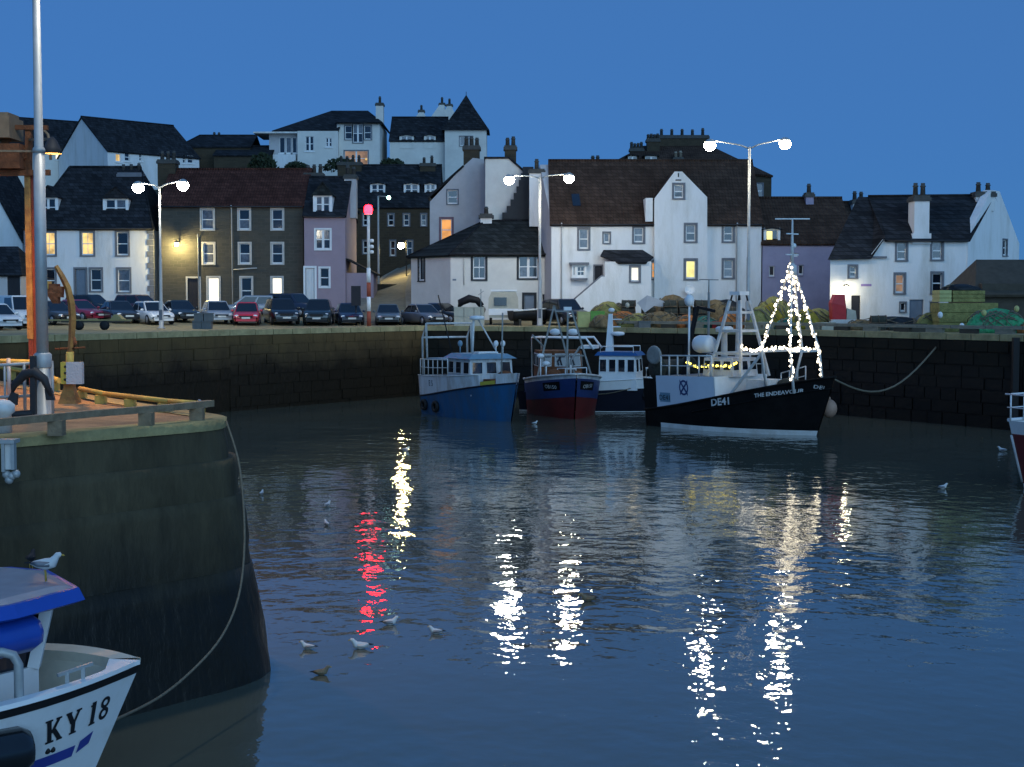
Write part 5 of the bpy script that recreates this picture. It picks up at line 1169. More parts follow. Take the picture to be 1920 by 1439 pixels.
p = gpt(989, 95); T = Thing('dinghy', 'dark dinghy with a pale gunwale propped on the quay', 'dinghy', p, R(20))
b = MB(); rings = []
for t in (0, .15, .4, .7, .9, 1): w_ = .62*(1 - max(0, t - .3)**2*1.9) if t < 1 else .02; rings.append([(-1.2 + 2.5*t, w_, .95 + .15*t), (-1.2 + 2.5*t, w_*.7, .45), (-1.2 + 2.5*t, 0, .30), (-1.2 + 2.5*t, -w_*.7, .45), (-1.2 + 2.5*t, -w_, .95 + .15*t)])
b.loft(rings, smooth=True); T.part('hull', b, M['rubber'])
b = MB(); b.tube([r[4] for r in rings], .045, 5); b.tube([r[0] for r in rings], .045, 5); T.part('gunwale', b, M['white_worn'])
for x in (-.7, .6): b = MB(); b.box(x - .08, x + .08, -.5, .5, 0, .42); T.part('chock', b, M['timber_dark'])
p = gpt(880, 98.5); T = Thing('hauler', 'dark arched net hauler before the office corner', 'net hauler', p)
b = MB(); path = [(-.85, 0, 0), (-.85, 0, .8), (-.6, 0, 1.45), (0, 0, 1.72), (.55, 0, 1.6), (.85, 0, 1.2)]; b.tube(path, [.16, .2, .26, .28, .24, .2], 8); T.part('arch', b, M['rubber'])
b = MB(); b.ball((.82, 0, .95), .30, (1, .6, 1)); T.part('drum', b, M['iron'])
# old round bales of rope and small buoys, countable bits along the creels
for i, (x, dz, m, lab) in enumerate(((1176, 1.35, 'box_cream', 'cream buoy on the creels left of the white folded sheet'), (1290, 2.05, 'white', 'pale buoy hanging above the dark creels'), (1412, .6, 'box_yellow', 'pale drum right of the tallest street lamp'), (1762, .9, 'white', 'white float beside the olive bin'), (1803, .35, 'white', 'white float on the kerb below the green net'), (1844, 1.0, 'box_yellow', 'yellow float on the green net'), (1905, 1.2, 'box_yellow', 'yellow float at the right shoulder of the green net'))):
    p = gpt(x, 86.0 if x < 1500 else 70.6, dz); b = MB(); b.ball((0, 0, 0), .13, (1, 1, 1.25), 10, 6); o = single('float', b, M[m], lab, 'float', 'floats among the quay gear'); o.location = p
p = gpt(1222, 87.2); b = MB()
b.add([(-.9, 0, 1.5), (-.3, -.1, 1.95), (.7, -.1, 1.6), (.9, 0, 1.25), (.1, -.15, 1.3), (-.45, -.2, .9)], [(0, 1, 5), (1, 2, 4), (1, 4, 5), (2, 3, 4)]); b.add([(-.9, .4, 1.45), (-.3, .4, 1.9), (.7, .4, 1.55), (.9, .4, 1.2)], [(0, 1, 2, 3)])
o = single('folded_sheet', b, M['harl_grey'], 'pale folded sheet thrown over the creels', 'sheet'); o.location = p
# light trailer with pale drawbar near the left davit
p = gpt(185, 79.5); T = Thing('trailer', 'low dark boat trailer with a pale top rail right of the davit', 'trailer', p)
b = MB(); b.box(-1.9, 1.6, -.5, .5, .42, .52); T.part('bed', b, M['timber_dark'])
b = MB(); b.bar((-2.6, -.5, .55), (2.0, -.5, .55), .06, .08); T.part('side_rail', b, M['pier_cope'])
for s in (-.9, .5): b = MB(); b.lathe([(.08, -.08), (.26, -.08), (.26, .08), (.08, .08)], (s, -.55, .26), 12, M=Matrix.Rotation(R(90), 3, 'X')); T.part('wheel', b, M['rubber'])
b = MB(); b.loft([[(.7, -.4, .52), (1.5, -.4, .52), (1.5, .4, .52), (.7, .4, .52)], [(.95, -.3, .85), (1.15, -.3, .85), (1.15, .3, .85), (.95, .3, .85)]]); T.part('bow_block', b, M['pier_cope'])
# ================================================================== boats
random.seed(33)
class Hull:
    """x forward from -L/2 (stern) to the stem, y to port, z up from the waterline"""
    def __init__(s, L, B, z0, z1, rake=.9, p=1.15, full=2.4, stern=.86, entry=1.7, rakestern=.15):
        s.L, s.B, s.z0, s.z1, s.rake, s.p, s.full, s.stern, s.entry, s.rs = L, B, z0, z1, rake, p, full, stern, entry, rakestern
    def sheer(s, t): return s.z0 + (s.z1 - s.z0)*max(0, t)**s.p
    def pt(s, t, z, side, off=0):
        zs = s.z1; v = max(0, min(1.3, (z + .5)/(zs + .5)))
        aft = s.stern + (1 - s.stern)*min(1, t/.4)**.7 if t < .4 else 1
        top = aft*(1 - max(0, (t - .42)/.58)**s.full); low = .90*aft*(1 - max(0, (t - .30)/.70)**s.entry)
        b = s.B/2*(low + (top - low)*v**.8)
        b = max(.035, b) + off
        return Vector((-s.L/2 + s.L*t + s.rake*v*t**6 - s.rs*v*(1 - t)**4 - s.rake*.3*t**6, side*b, z))
    def band(s, T, name, f0, f1, m, t0=0, t1=1, n=28, k=5, side=(1, -1), off=0, label=None, transom=True):
        b = MB()
        for sd in side:
            rows = []
            for i in range(n + 1):
                t = t0 + (t1 - t0)*i/n; rows.append([s.pt(t, f0(t) + (f1(t) - f0(t))*j/k, sd, off) for j in range(k + 1)])
            b.loft(rows, closed=False, cap=False, smooth=True)
        if transom and t0 == 0 and len(side) == 2:
            a = [s.pt(0, f0(0) + (f1(0) - f0(0))*j/k, 1, off) for j in range(k + 1)]; c = [s.pt(0, f0(0) + (f1(0) - f0(0))*j/k, -1, off) for j in range(k + 1)]
            b.loft([a, c], closed=False, cap=False)
        return T.part(name, b, m, label=label)
    def deck(s, T, f, m, t0=0, t1=.985, n=24, inset=.06, name='deck'):
        b = MB(); rows = []
        for i in range(n + 1):
            t = t0 + (t1 - t0)*i/n; p = s.pt(t, f(t), 1); w = max(.01, p.y - inset); rows.append([(p.x, w, f(t)), (p.x, 0, f(t) + .04), (p.x, -w, f(t))])
        b.loft(rows, closed=False, cap=False); return T.part(name, b, m)
    def rail(s, T, f, m, r=.05, t0=0, t1=1, n=30, off=.01, name='gunwale', sides=(1, -1)):
        b = MB()
        for sd in sides: b.tube([s.pt(t0 + (t1 - t0)*i/n, f(t0 + (t1 - t0)*i/n), sd, off) for i in range(n + 1)], r, 6)
        return T.part(name, b, m)
    def stanchions(s, T, f, h, m, ts, sides=(1, -1), r=.028, mid=True, inset=-.08):
        for sd in sides:
            for t in ts:
                p = s.pt(t, f(t), sd, inset); b = MB(); b.tube([p, p + Vector((0, 0, h))], r, 6); T.part('stanchion', b, m)
            b = MB(); b.tube([s.pt(t, f(t), sd, inset) + Vector((0, 0, h)) for t in ts], r, 6); T.part('hand_rail', b, m)
            if mid: b = MB(); b.tube([s.pt(t, f(t), sd, inset) + Vector((0, 0, h*.5)) for t in ts], r*.7, 5); T.part('hand_rail', b, m)
def text_mesh(txt, size, bold=.0):
    c = bpy.data.curves.new('lettering', 'FONT'); c.body = txt; c.size = size; c.offset = bold; c.align_x = 'CENTER'; c.resolution_u = 2
    o = bpy.data.objects.new('lettering', c); S.collection.objects.link(o); dg = bpy.context.evaluated_depsgraph_get()
    me = bpy.data.meshes.new_from_object(o.evaluated_get(dg)); bpy.data.objects.remove(o); bpy.data.curves.remove(c); return me
def hull_text(T, H, txt, size, t, z, side, m, name='lettering', lean=0, bold=0, stretch=1.0, parent=None, off=.012, drop=0.0):
    """lettering laid on the hull side, letter by letter on the curved surface"""
    me = text_mesh(txt, size, bold); bm = bmesh.new(); bm.from_mesh(me)
    bmesh.ops.triangulate(bm, faces=bm.faces); bmesh.ops.subdivide_edges(bm, edges=[e for e in bm.edges if e.calc_length() > .12], cuts=1)
    for v in bm.verts:
        u = v.co.x*stretch; tt = t + (u if side < 0 else -u)/H.L; zz = z + v.co.y + drop*u
        v.co = H.pt(tt, zz, side, off)
    bm.to_mesh(me); bm.free(); return link(name, me, m, parent or T.root)
def flat_text(T, txt, size, M4, m, name='lettering', bold=0, parent=None):
    me = text_mesh(txt, size, bold); me.transform(M4); return link(name, me, m, parent or T.root)
def cabin(T, x0, x1, w, z0, z1, m, rake=.0, taper=.04, name='wheelhouse'):
    b = MB(); b.loft([[(x0, -w, z0), (x1, -w, z0), (x1, w, z0), (x0, w, z0)], [(x0 + taper, -w + taper, z1), (x1 - rake, -w + taper, z1), (x1 - rake, w - taper, z1), (x0 + taper, w - taper, z1)]])
    return T.part(name, b, m)
def cabin_windows(T, par, x0, x1, w, z0, z1, rake, n_front, n_side, zt, zb, fm, taper=.04, sides=(1, -1)):
    """framed windows standing proud of a cabin made by cabin()"""
    def lerp(z): return (z - z0)/(z1 - z0)
    def win(a, b_, c, d, out):
        q = [Vector(v) for v in (a, b_, c, d)]; cen = sum(q, Vector())/4; g = MB(); g.add([p + out*.018 for p in q], [(0, 1, 2, 3)])
        f = MB(); outer = [cen + (p - cen)*1.16 + out*.012 for p in q]; inner = [p + out*.03 for p in q]
        f.loft([outer, [cen + (p - cen)*1.1 + out*.035 for p in q], inner], cap=False); wn_ = T.part('window', f, fm); T.part('pane', g, M['glass'], wn_)
    for sd in sides:
        for i in range(n_side):
            a0 = x0 + (x1 - rake*.6 - x0)*(i + .16)/n_side; a1 = x0 + (x1 - rake*.6 - x0)*(i + .84)/n_side
            y = lambda z: sd*(w - taper*lerp(z)); win((a0, y(zb), zb), (a1, y(zb), zb), (a1, y(zt), zt), (a0, y(zt), zt), Vector((0, sd, 0)))
    for i in range(n_front):
        a0 = -w + 2*w*(i + .16)/n_front; a1 = -w + 2*w*(i + .84)/n_front
        X = lambda z: x1 - rake*lerp(z); win((X(zb), a0, zb), (X(zb), a1, zb), (X(zt), a1*.96, zt), (X(zt), a0*.96, zt), Vector((1, 0, 0)))
def fender(T, p, r=.16, h=.5, m='rubber'):
    b = MB(); b.lathe([(.02, -h/2), (r*.8, -h/2 + .06), (r, -h/4), (r, h/4), (r*.8, h/2 - .06), (.02, h/2)], p, 10); T.part('fender', b, M[m])
def tyre_fender(T, p, yaw=0):
    b = MB(); Mx = Matrix.Rotation(yaw, 3, 'Z') @ Matrix.Rotation(R(90), 3, 'X'); b.lathe([(.16, -.08), (.28, -.09), (.32, 0), (.28, .09), (.16, .08), (.14, 0), (.16, -.08)], p, 14, M=Mx); T.part('tyre_fender', b, M['rubber'])
M['hull_blue'] = mat('blue_hull_paint', (.018, .090, .20), .5, .18, 1.2, .08, 12, spec=.25, dirt=(.07, .075, .07), dirt_amt=.7, dirt_scale=1.0, stretch=(1.6, 1.6, .35))
M['hull_white'] = mat('weathered_white_bulwark', (.62, .64, .66), .5, .08, 1.4, .05, 14, spec=.4, dirt=(.28, .20, .13), dirt_amt=.75, dirt_scale=1.3, stretch=(1.6, 1.6, .28))
M['hull_navy'] = mat('navy_hull_paint', (.008, .010, .020), .5, .2, 1.5, spec=.2)
M['hull_black'] = mat('black_hull_paint', (.004, .004, .004), .55, .2, 1.5, .06, 10, spec=.12, dirt=(.02, .018, .016), dirt_amt=.5)
M['hull_red'] = mat('red_hull_paint', (.16, .014, .014), .45, .2, 1.4, spec=.5, dirt=(.05, .015, .012), dirt_amt=.6)
M['hull_midblue'] = mat('mid_blue_band_paint', (.02, .045, .15), .45, .15, 1.4, spec=.5)
M['deck_grey'] = mat('grey_deck_paint', (.20, .22, .24), .7, .2, 3, .2, 20)
M['roof_blue'] = mat('pale_blue_roof_paint', (.16, .28, .36), .5, .15, 2, spec=.4)
M['letter_black'] = mat('black_lettering', (.012, .014, .018), .6, .05); M['letter_white'] = mat('white_lettering', (.62, .62, .60), .6, .08)
M['yellow_paint'] = mat('yellow_paint', (.48, .40, .06), .5, .15, 3); M['rust'] = mat('rusty_steel', (.16, .06, .025), .85, .45, 3, .6, 14)
M['steel_white'] = mat('white_painted_steel', (.66, .65, .62), .5, .1, 3, dirt=(.34, .26, .18), dirt_amt=.5, dirt_scale=2)
M['steel_grey'] = mat('grey_painted_steel', (.26, .26, .24), .55, .2, 3)
# ---- blue boat
T = Thing('fishing_boat', 'bright blue fishing boat with a white bulwark and a railed wheelhouse', 'fishing boat', (-1.83, 74.4, 0), R(-60), group='fishing boats moored across the basin')
H = Hull(7.3, 3.35, .95, 1.95, rake=.7, full=2.6, stern=.88); sh = H.sheer
H.band(T, 'hull', lambda t: -.4, lambda t: sh(t), M['hull_blue'], k=8)
bw = lambda t: 2.05 + .40*max(0, t)**2
H.band(T, 'bulwark', lambda t: sh(t) + .003, bw, M['hull_white'], t1=.80, off=.004, k=3); H.band(T, 'bow_bulwark', lambda t: sh(t) + .003, bw, M['hull_white'], t0=.90, off=.004, k=3, transom=False)
H.band(T, 'bow_gap_panel', lambda t: sh(t) + .003, lambda t: sh(t) + .22, M['yellow_paint'], t0=.805, t1=.895, off=.004, k=2, n=5, transom=False)
H.rail(T, sh, M['hull_navy'], .045); H.deck(T, lambda t: 1.0 + .5*t, M['deck_grey']); H.rail(T, bw, M['steel_white'], .03, t1=.8, name='bulwark_cap')
H.stanchions(T, bw, .86, M['steel_white'], [.02, .09, .16, .24, .32, .40, .48])
c = cabin(T, -.9, 1.7, 1.25, 1.2, 3.05, M['hull_white'], rake=.18); cabin_windows(T, c, -.9, 1.7, 1.25, 1.2, 3.05, .18, 3, 3, 2.88, 2.32, M['steel_white'])
b = MB(); b.loft([[(-1.1, -1.4, 3.06), (1.75, -1.4, 3.06), (1.75, 1.4, 3.06), (-1.1, 1.4, 3.06)], [(-.9, -1.0, 3.30), (1.45, -1.0, 3.30), (1.45, 1.0, 3.30), (-.9, 1.0, 3.30)]]); T.part('wheelhouse_roof', b, M['roof_blue'])
b = MB(); b.box(-3.3, -1.0, -1.25, 1.25, 2.9, 2.98); T.part('shelter_roof', b, M['roof_blue'])
b = MB(); b.tube([(.0, -.25, 3.3), (.05, -.2, 5.0)], .07); b.tube([(.05, .1, 5.0), (.3, 1.0, 3.4)], .04); T.part('mast', b, M['steel_white'])
b = MB(); b.lathe([(.05, 0), (.38, .04), (.40, .16), (.30, .22), (.02, .24)], (.05, 0, 5.0), 12); T.part('radar', b, M['white'])
b = MB(); b.tube([(-.9, -.9, 3.1), (-1.6, -1.4, 6.3)], .035, 5); T.part('whip_aerial', b, M['rubber'])
b = MB(); b.tube([(.2, .15, 5.2), (.2, .15, 6.6)], .02, 5); b.tube([(-.1, .15, 6.3), (.5, .15, 6.5)], .015, 4); T.part('aerial', b, M['steel_grey'])
for x, y, m in ((.8, .7, 'white'), (.9, 1.05, 'white'), (-.3, -.8, 'roof_blue')): b = MB(); b.tube([(x, y, 3.25), (x, y, 3.7)], .03, 5); b.ball((x, y, 3.8), .13, (1, 1, 1.3)); T.part('dome', b, M[m])
b = MB()
for y in (-1.35, 1.35): b.tube([(-3.5, y, 2.1), (-3.55, y, 4.05), (-3.1, y, 4.8), (-3.0, y, 3.0)], .06)
b.tube([(-3.55, -1.35, 4.05), (-3.55, 1.35, 4.05)], .06); b.tube([(-3.1, -1.35, 4.8), (-3.1, 1.35, 4.8)], .06); T.part('stern_gantry', b, M['steel_white'])
b = MB(); b.tube([(2.6, 0, 2.0), (2.55, .1, 5.4)], .045); T.part('bow_post', b, M['steel_grey'])
b = MB(); b.ball((2.1, .5, 2.2), .35, (1, 1.2, .8)); b.box(1.8, 2.6, -.6, .3, 1.6, 2.05); T.part('winch', b, M['rust'])
hull_text(T, H, 'E 5', .42, .22, 1.55, -1, M['letter_black'], 'registration')
for t in (.1, .3): tyre_fender(T, H.pt(t, .5, -1, .1), 0)
b = MB(); b.tube([(.3, 0, 3.34), (1.4, -.6, 3.34)], .05); b.box(.6, 1.2, -.5, .6, 3.32, 3.40); T.part('roof_hatch', b, M['white'])
# ---- red and blue boat, bow on
T = Thing('fishing_boat', 'red-bottomed boat with a blue band and white rim seen bow on', 'fishing boat', (2.75, 76.6, 0), R(-84), group='fishing boats moored across the basin')
H = Hull(8.0, 3.9, 1.45, 2.12, rake=.9, p=1.6, full=2.8, stern=.85, entry=1.9); sh = H.sheer
mid = lambda t: .62 + .55*t**2
H.band(T, 'hull', lambda t: -.4, mid, M['hull_red'], k=6); H.band(T, 'sheer_band', lambda t: mid(t) + .002, lambda t: sh(t), M['hull_midblue'], k=4, off=.006)
H.band(T, 'rim', lambda t: sh(t) + .002, lambda t: sh(t) + .22, M['hull_white'], k=2, off=-.02); H.rail(T, lambda t: sh(t) + .22, M['steel_white'], .06); H.deck(T, lambda t: sh(t) - .1, M['deck_grey'])
for sd, t in ((-1, .84), (1, .90)):
    b = MB(); rows = []
    for i in range(7): tt = t - .07 + .14*i/6; rows.append([H.pt(tt, z, sd, .012) for z in (sh(tt) - .56, sh(tt) - .12)])
    b.loft(rows, closed=False, cap=False); T.part('name_board', b, M['hull_black'])
    hull_text(T, H, 'OB150', .27, t, sh(t) - .45, sd, M['letter_white'], 'registration', off=.024, drop=0)
c = cabin(T, -3.4, -1.2, 1.2, 1.4, 3.3, M['rust'], rake=.1); cabin_windows(T, c, -3.4, -1.2, 1.2, 1.4, 3.3, .1, 3, 2, 3.1, 2.5, M['steel_white'])
b = MB(); gx0, gx1 = .2, 1.2
for xx, y0, y1, zt in ((gx0, 1.45, .75, 5.7), (gx0, -.05, .75, 5.7), (gx1, .15, -.15, 5.5), (gx1, -1.4, -.15, 5.5)): b.bar((xx, y0*-1, 1.9), (xx, y1*-1, zt), .09, .09)
T.part('gantry_leg', b, M['steel_grey']) if False else None
for xx, y0, y1, zt in ((gx0, -1.45, -.55, 5.75), (gx0, .45, -.55, 5.75), (gx1, .0, .05, 5.5), (gx1, 1.35, .25, 5.5)): b = MB(); b.bar((xx, y0, 1.9), (xx, y1, zt), .09, .09); T.part('gantry_leg', b, M['steel_grey'])
for z, a, c_ in ((3.1, -1.05, 1.0), (5.45, -.5, .25)): b = MB(); b.bar((gx0 + .3, a, z), (gx0 + .3, c_, z), .07, .07); T.part('gantry_bar', b, M['steel_grey'])
b = MB(); b.box(gx0, gx0 + .3, -.05, .35, 5.5, 5.68); T.part('work_light', b, M['white'])
for y, z in ((-1.3, 3.0), (-1.0, 2.6)): b = MB(); b.tube([(.5, y, 1.8), (.5, y, z)], .035); b.ball((.5, y, z + .1), .16, (1, 1.3, .8)); T.part('deck_light', b, M['white'])
b = MB(); b.tube([(-.2, -.9, 1.7), (-.1, -1.1, 3.6), (.1, -1.7, 4.2)], .05); b.tube([(1.4, .4, 2.0), (1.3, .2, 2.9), (1.2, .7, 3.6)], .06); T.part('derrick', b, M['steel_grey'])
b = MB(); b.ball((.6, -.6, 2.1), .4, (1, 1, .8)); b.ball((1.0, .5, 2.1), .3, (1, 1.4, .8)); T.part('winch', b, M['rust'])
b = MB(); b.tube([(2.6, 0, 2.2), (2.6, 0, 2.7)], .05); b.tube([(2.6, -.25, 2.5), (2.6, .25, 2.5)], .04); T.part('bitts', b, M['steel_white'])
# ---- navy boat behind, broadside
T = Thing('fishing_boat', 'navy hulled boat with a bright white wheelhouse behind the red-bottomed boat', 'fishing boat', (4.25, 78.6, 0), R(-16), group='fishing boats moored across the basin')
H = Hull(7.2, 2.9, 1.05, 1.35, rake=.5, p=1.4, full=3, stern=.9); sh = H.sheer
H.band(T, 'hull', lambda t: -.3, sh, M['hull_navy'], k=6); H.band(T, 'bulwark', lambda t: sh(t) + .002, lambda t: sh(t) + .45 + .1*t, M['white'], t0=.38, off=.004, k=2); H.rail(T, lambda t: sh(t) + .45 + .1*t, M['white'], .04, t0=.38, name='bulwark_cap'); H.deck(T, lambda t: sh(t) - .1, M['deck_grey'])
H.rail(T, lambda t: .04, M['white_worn'], .03, name='boot_line')
c = cabin(T, .7, 2.8, 1.0, 1.2, 3.05, M['white'], rake=.12); cabin_windows(T, c, .7, 2.8, 1.0, 1.2, 3.05, .12, 2, 4, 2.85, 2.2, M['white'])
b = MB(); b.loft([[(.5, -1.08, 3.06), (2.88, -1.08, 3.06), (2.88, 1.08, 3.06), (.5, 1.08, 3.06)], [(.65, -.95, 3.26), (2.7, -.95, 3.26), (2.7, .95, 3.26), (.65, .95, 3.26)]]); T.part('wheelhouse_roof', b, mat('royal_blue_roof', (.02, .09, .24), .5, .15, 2))
b = MB()
for y in (-.95, .95):
    b.tube([(.8, y, 3.2), (.8, y, 3.55), (2.6, y, 3.55), (2.6, y, 3.2)], .03)
T.part('roof_rail', b, M['white'])
b = MB(); b.loft([[(.9, -.18, 3.2), (1.3, -.18, 3.2), (1.3, .18, 3.2), (.9, .18, 3.2)], [(1.05, -.08, 5.3), (1.25, -.08, 5.3), (1.25, .08, 5.3), (1.05, .08, 5.3)]]); b.bar((1.2, 0, 5.0), (1.75, 0, 5.0), .06, .06); b.bar((1.2, 0, 4.6), (1.7, 0, 4.6), .06, .06); T.part('mast', b, M['white'])
b = MB(); b.lathe([(.05, 0), (.36, .05), (.38, .16), (.3, .22), (.02, .24)], (1.55, 0, 4.1), 12); T.part('radar', b, M['white']); b = MB(); b.ball((1.2, 0, 5.5), .12, (1.5, 1, 1)); T.part('mast_light', b, M['white'])
b = MB()
for y in (-1.0, 1.0): b.tube([(-3.0, y, 1.1), (-3.0, y, 4.0), (.0, y, 4.0), (.45, y, 3.4)], .07)
b.tube([(-3.0, -1, 4.0), (-3.0, 1, 4.0)], .06); b.tube([(-1.0, -1, 4.0), (-1.0, 1, 4.0)], .06); T.part('gantry', b, M['white'])
for x in (-1.7, -.7): b = MB(); b.ball((x, -1.0, 4.32), .24, (1.35, .8, .75)); T.part('liferaft_pod', b, M['white'])
b = MB(); b.box(-.3, .45, -.9, .3, 3.42, 3.6); T.part('roof_locker', b, M['white'])
H.stanchions(T, lambda t: sh(t) + .3, .95, M['white'], [.30, .36, .44, .52], sides=(-1,))
b = MB(); p = [(3.25, -.62, 1.75), (3.25, -.62, 2.4), (3.85, -.15, 2.4), (3.9, -.15, 1.8)]; b.tube(p, .06); b.tube([(3.25, .62, 1.75), (3.25, .62, 2.4), (3.85, .15, 2.4), (3.9, .15, 1.8)], .06); T.part('pulpit', b, M['white'])
tyre_fender(T, H.pt(.93, 1.0, -1, .15), R(-30)); b = MB(); pts = [H.pt(.36 + .06*i, 1.35 - .35*math.sin(i/8*math.pi), -1, .05) for i in range(9)]; b.tube(pts, .025, 5); T.part('rope_bight', b, M['rope'])
# ---- big black boat with the fairy-lit mast
T = Thing('fishing_boat', 'large black trawler with white shelter side and a fairy-lit tripod mast', 'fishing boat', (10.62, 66.9, 0), R(-47), group='fishing boats moored across the basin')
H = Hull(8.9, 4.0, .80, 2.65, rake=1.1, p=1.25, full=2.5, stern=.82, entry=1.8); sh = H.sheer
H.band(T, 'hull', lambda t: .22, sh, M['hull_black'], k=8); H.band(T, 'boot_line', lambda t: -.02, lambda t: .22, M['white_worn'], t0=.12, k=1, transom=False, off=.004); H.band(T, 'bottom', lambda t: -.5, lambda t: .215, M['hull_black'], k=2, off=-.004)
H.rail(T, lambda t: sh(t), M['hull_black'], .06); H.rail(T, lambda t: sh(t) - .42 - .1*t, M['hull_black'], .035, t0=.35, name='rubbing_strake'); H.deck(T, lambda t: sh(t) - .35, M['deck_grey'], t0=.02)
top = lambda t: 2.42 + .22*t; t0, t1 = .10, .50
H.band(T, 'shelter_side', lambda t: sh(t) + .004, top, mat('pale_blue_white_shelter_paint', (.60, .66, .74), .5, .06, 1.2, dirt=(.42, .42, .44), dirt_amt=.4), t0=t0, t1=t1, k=3, off=.006, transom=False)
a = [H.pt(t1, sh(t1), -1), H.pt(t1, sh(t1), 1), H.pt(t1, top(t1), 1), H.pt(t1, top(t1), -1)]; b = MB(); b.loft([a, [p + Vector((.05, 0, 0)) for p in a]]); T.part('shelter_front', b, M['white'])
b = MB(); rows = []
for i in range(9): t = t0 + (t1 - t0)*i/8; p = H.pt(t, top(t), 1); rows.append([(p.x, p.y, top(t)), (p.x, -p.y, top(t))])
b.loft(rows, closed=False, cap=False); T.part('shelter_deck', b, M['deck_grey'])
b = MB(); rows = [[H.pt(t, z, sd) for z in (sh(t), 2.3)] for sd in (1, -1) for t in ((.0, .05, .095) if sd > 0 else (.095, .05, .0))]; b.loft(rows, closed=False, cap=False); T.part('stern_housing', b, M['hull_black'])
b = MB(); b.lathe([(.1, -1.2), (.55, -1.2), (.55, -1.1), (.42, -1.05), (.42, 1.05), (.55, 1.1), (.55, 1.2), (.1, 1.2)], (-4.1, 0, 2.75), 14, M=Matrix.Rotation(R(90), 3, 'X')); T.part('net_drum', b, M['creel_net'])
b = MB(); b.lathe([(.30, -.05), (.42, -.07), (.46, 0), (.42, .07), (.30, .05)], (-4.0, -1.5, 3.4), 16, M=Matrix.Rotation(R(90), 3, 'X')); T.part('warp_block', b, M['steel_grey'])
H.stanchions(T, top, .95, M['steel_white'], [.13, .19, .25, .32, .40, .48], r=.04)
# wheelhouse on the shelter deck
c = cabin(T, -1.45, .3, .95, 2.5, 3.35, M['hull_white'], rake=.1, name='wheelhouse'); cabin_windows(T, c, -1.45, .3, .95, 2.5, 3.35, .1, 3, 3, 3.2, 2.8, M['steel_white'])
b = MB(); b.lathe([(.02, -.5), (.34, -.48), (.42, -.3), (.42, .3), (.34, .48), (.02, .5)], (-1.75, -.5, 3.95), 14, M=Matrix.Rotation(R(90), 3, 'Y')); T.part('liferaft', b, M['white'])
b = MB(); b.lathe([(.16, 3.3), (.14, 4.5), (.40, 4.55), (.42, 4.72), (.3, 4.8), (.05, 4.8)], (-.8, -.2, 0), 12); T.part('radar', b, M['white'])
gz = 6.0
for sx in (-1, 1):
    for sy in (-1, 1): b = MB(); b.bar((-.1 + sx*.95, sy*1.05, 2.5), (-.1 + sx*.30, sy*.32, gz), .12, .12); T.part('gantry_leg', b, M['steel_white'])
for z in (3.55, 4.6, 5.45):
    k = (z - 2.5)/(gz - 2.5); hx, hy = .95 - .65*k, 1.05 - .73*k; b = MB()
    for q in (-1, 1): b.bar((-.1 - hx, q*hy, z), (-.1 + hx, q*hy, z), .09, .12); b.bar((-.1 + q*hx, -hy, z + .003), (-.1 + q*hx, hy, z + .003), .09, .12)
    T.part('gantry_brace', b, M['steel_white'])
b = MB(); b.box(-.4, .2, -.35, .35, gz + .25, gz + .42); T.part('gantry_top', b, M['white'])
for sx in (-1, 1):
    for sy in (-1, 1): b = MB(); b.bar((-.1 + sx*.28, sy*.3, gz - .05), (-.1 + sx*.2, sy*.25, gz + .3), .06, .06); T.part('gantry_strut', b, M['rubber'])
b = MB(); b.tube([(-2.4, .6, 2.5), (-2.4, .6, 6.4)], .06); b.bar((-2.4, -.1, 7.0), (-2.4, 1.3, 7.0), .05, .05); b.tube([(-2.4, .6, 6.4), (-2.4, .6, 7.0)], .03); T.part('aft_mast', b, M['steel_grey'])
b = MB(); b.ball((-2.6, -.6, 6.0), .24, (1, 1, 1.2)); b.tube([(-2.6, -.6, 2.5), (-2.6, -.6, 5.8)], .05); T.part('satellite_dome', b, M['white'])
b = MB(); b.bar((-3.2, -.3, 2.4), (-2.7, .1, 5.7), .14, .2); b.bar((-2.7, .1, 5.7), (-1.7, .2, 5.5), .10, .14); T.part('crane_arm', b, M['rubber'])
# tripod mast
mx = 2.85; apex = Vector((mx, 0, 7.75)); bz = 3.75; legs = []; feet = []
for sx, sy in ((-.5, -1.55), (-.5, 1.55), (.75, -1.1), (.75, 1.1)):
    foot = Vector((mx + sx*1.3, sy*1.0, sh(.8) - .3)); kn = Vector((mx + sx, sy, bz)); b = MB()
    if sx < 0: foot = Vector((mx + sx - .1, sy*.62, sh(.72) - .12))
    b.tube([foot, kn, apex.lerp(kn, .02)], [.065, .06, .045], 8); T.part('mast_leg', b, M['steel_white']); legs.append((kn, apex)); feet.append((kn, foot))
b = MB(); b.bar((mx - .5, -1.6, bz), (mx - .5, 1.6, bz), .1, .12); b.bar((mx + .75, -1.1, bz), (mx + .75, 1.1, bz), .1, .12); T.part('cross_beam', b, M['steel_white'])
b = MB(); b.bar((mx - 2.4, -1.45, sh(.55) - .1), (mx - .5, -1.5, bz - .1), .1, .1); T.part('mast_brace', b, M['steel_white'])
b = MB(); b.tube([apex - Vector((0, 0, .3)), (mx, 0, 9.65)], [.09, .035]); b.lathe([(.03, 7.6), (.22, 7.45), (.24, 7.0)], (mx, 0, .1), 8); T.part('topmast', b, M['steel_white'])
for z, w_ in ((8.05, .45), (8.98, .42), (9.65, .78)): b = MB(); b.bar((mx, -w_, z), (mx, w_, z), .07, .05) if z < 9.5 else b.bar((mx - w_*.7, -w_*.7, z), (mx + w_*.7, w_*.7, z), .07, .05); T.part('crosstree', b, M['white'])
b = MB(); b.ball((mx, .12, 8.45), .12); T.part('mast_light', b, M['white'])
H.stanchions(T, lambda t: sh(t) - .05, .85, M['steel_white'], [.62, .68, .74, .80], sides=(1,), r=.03)
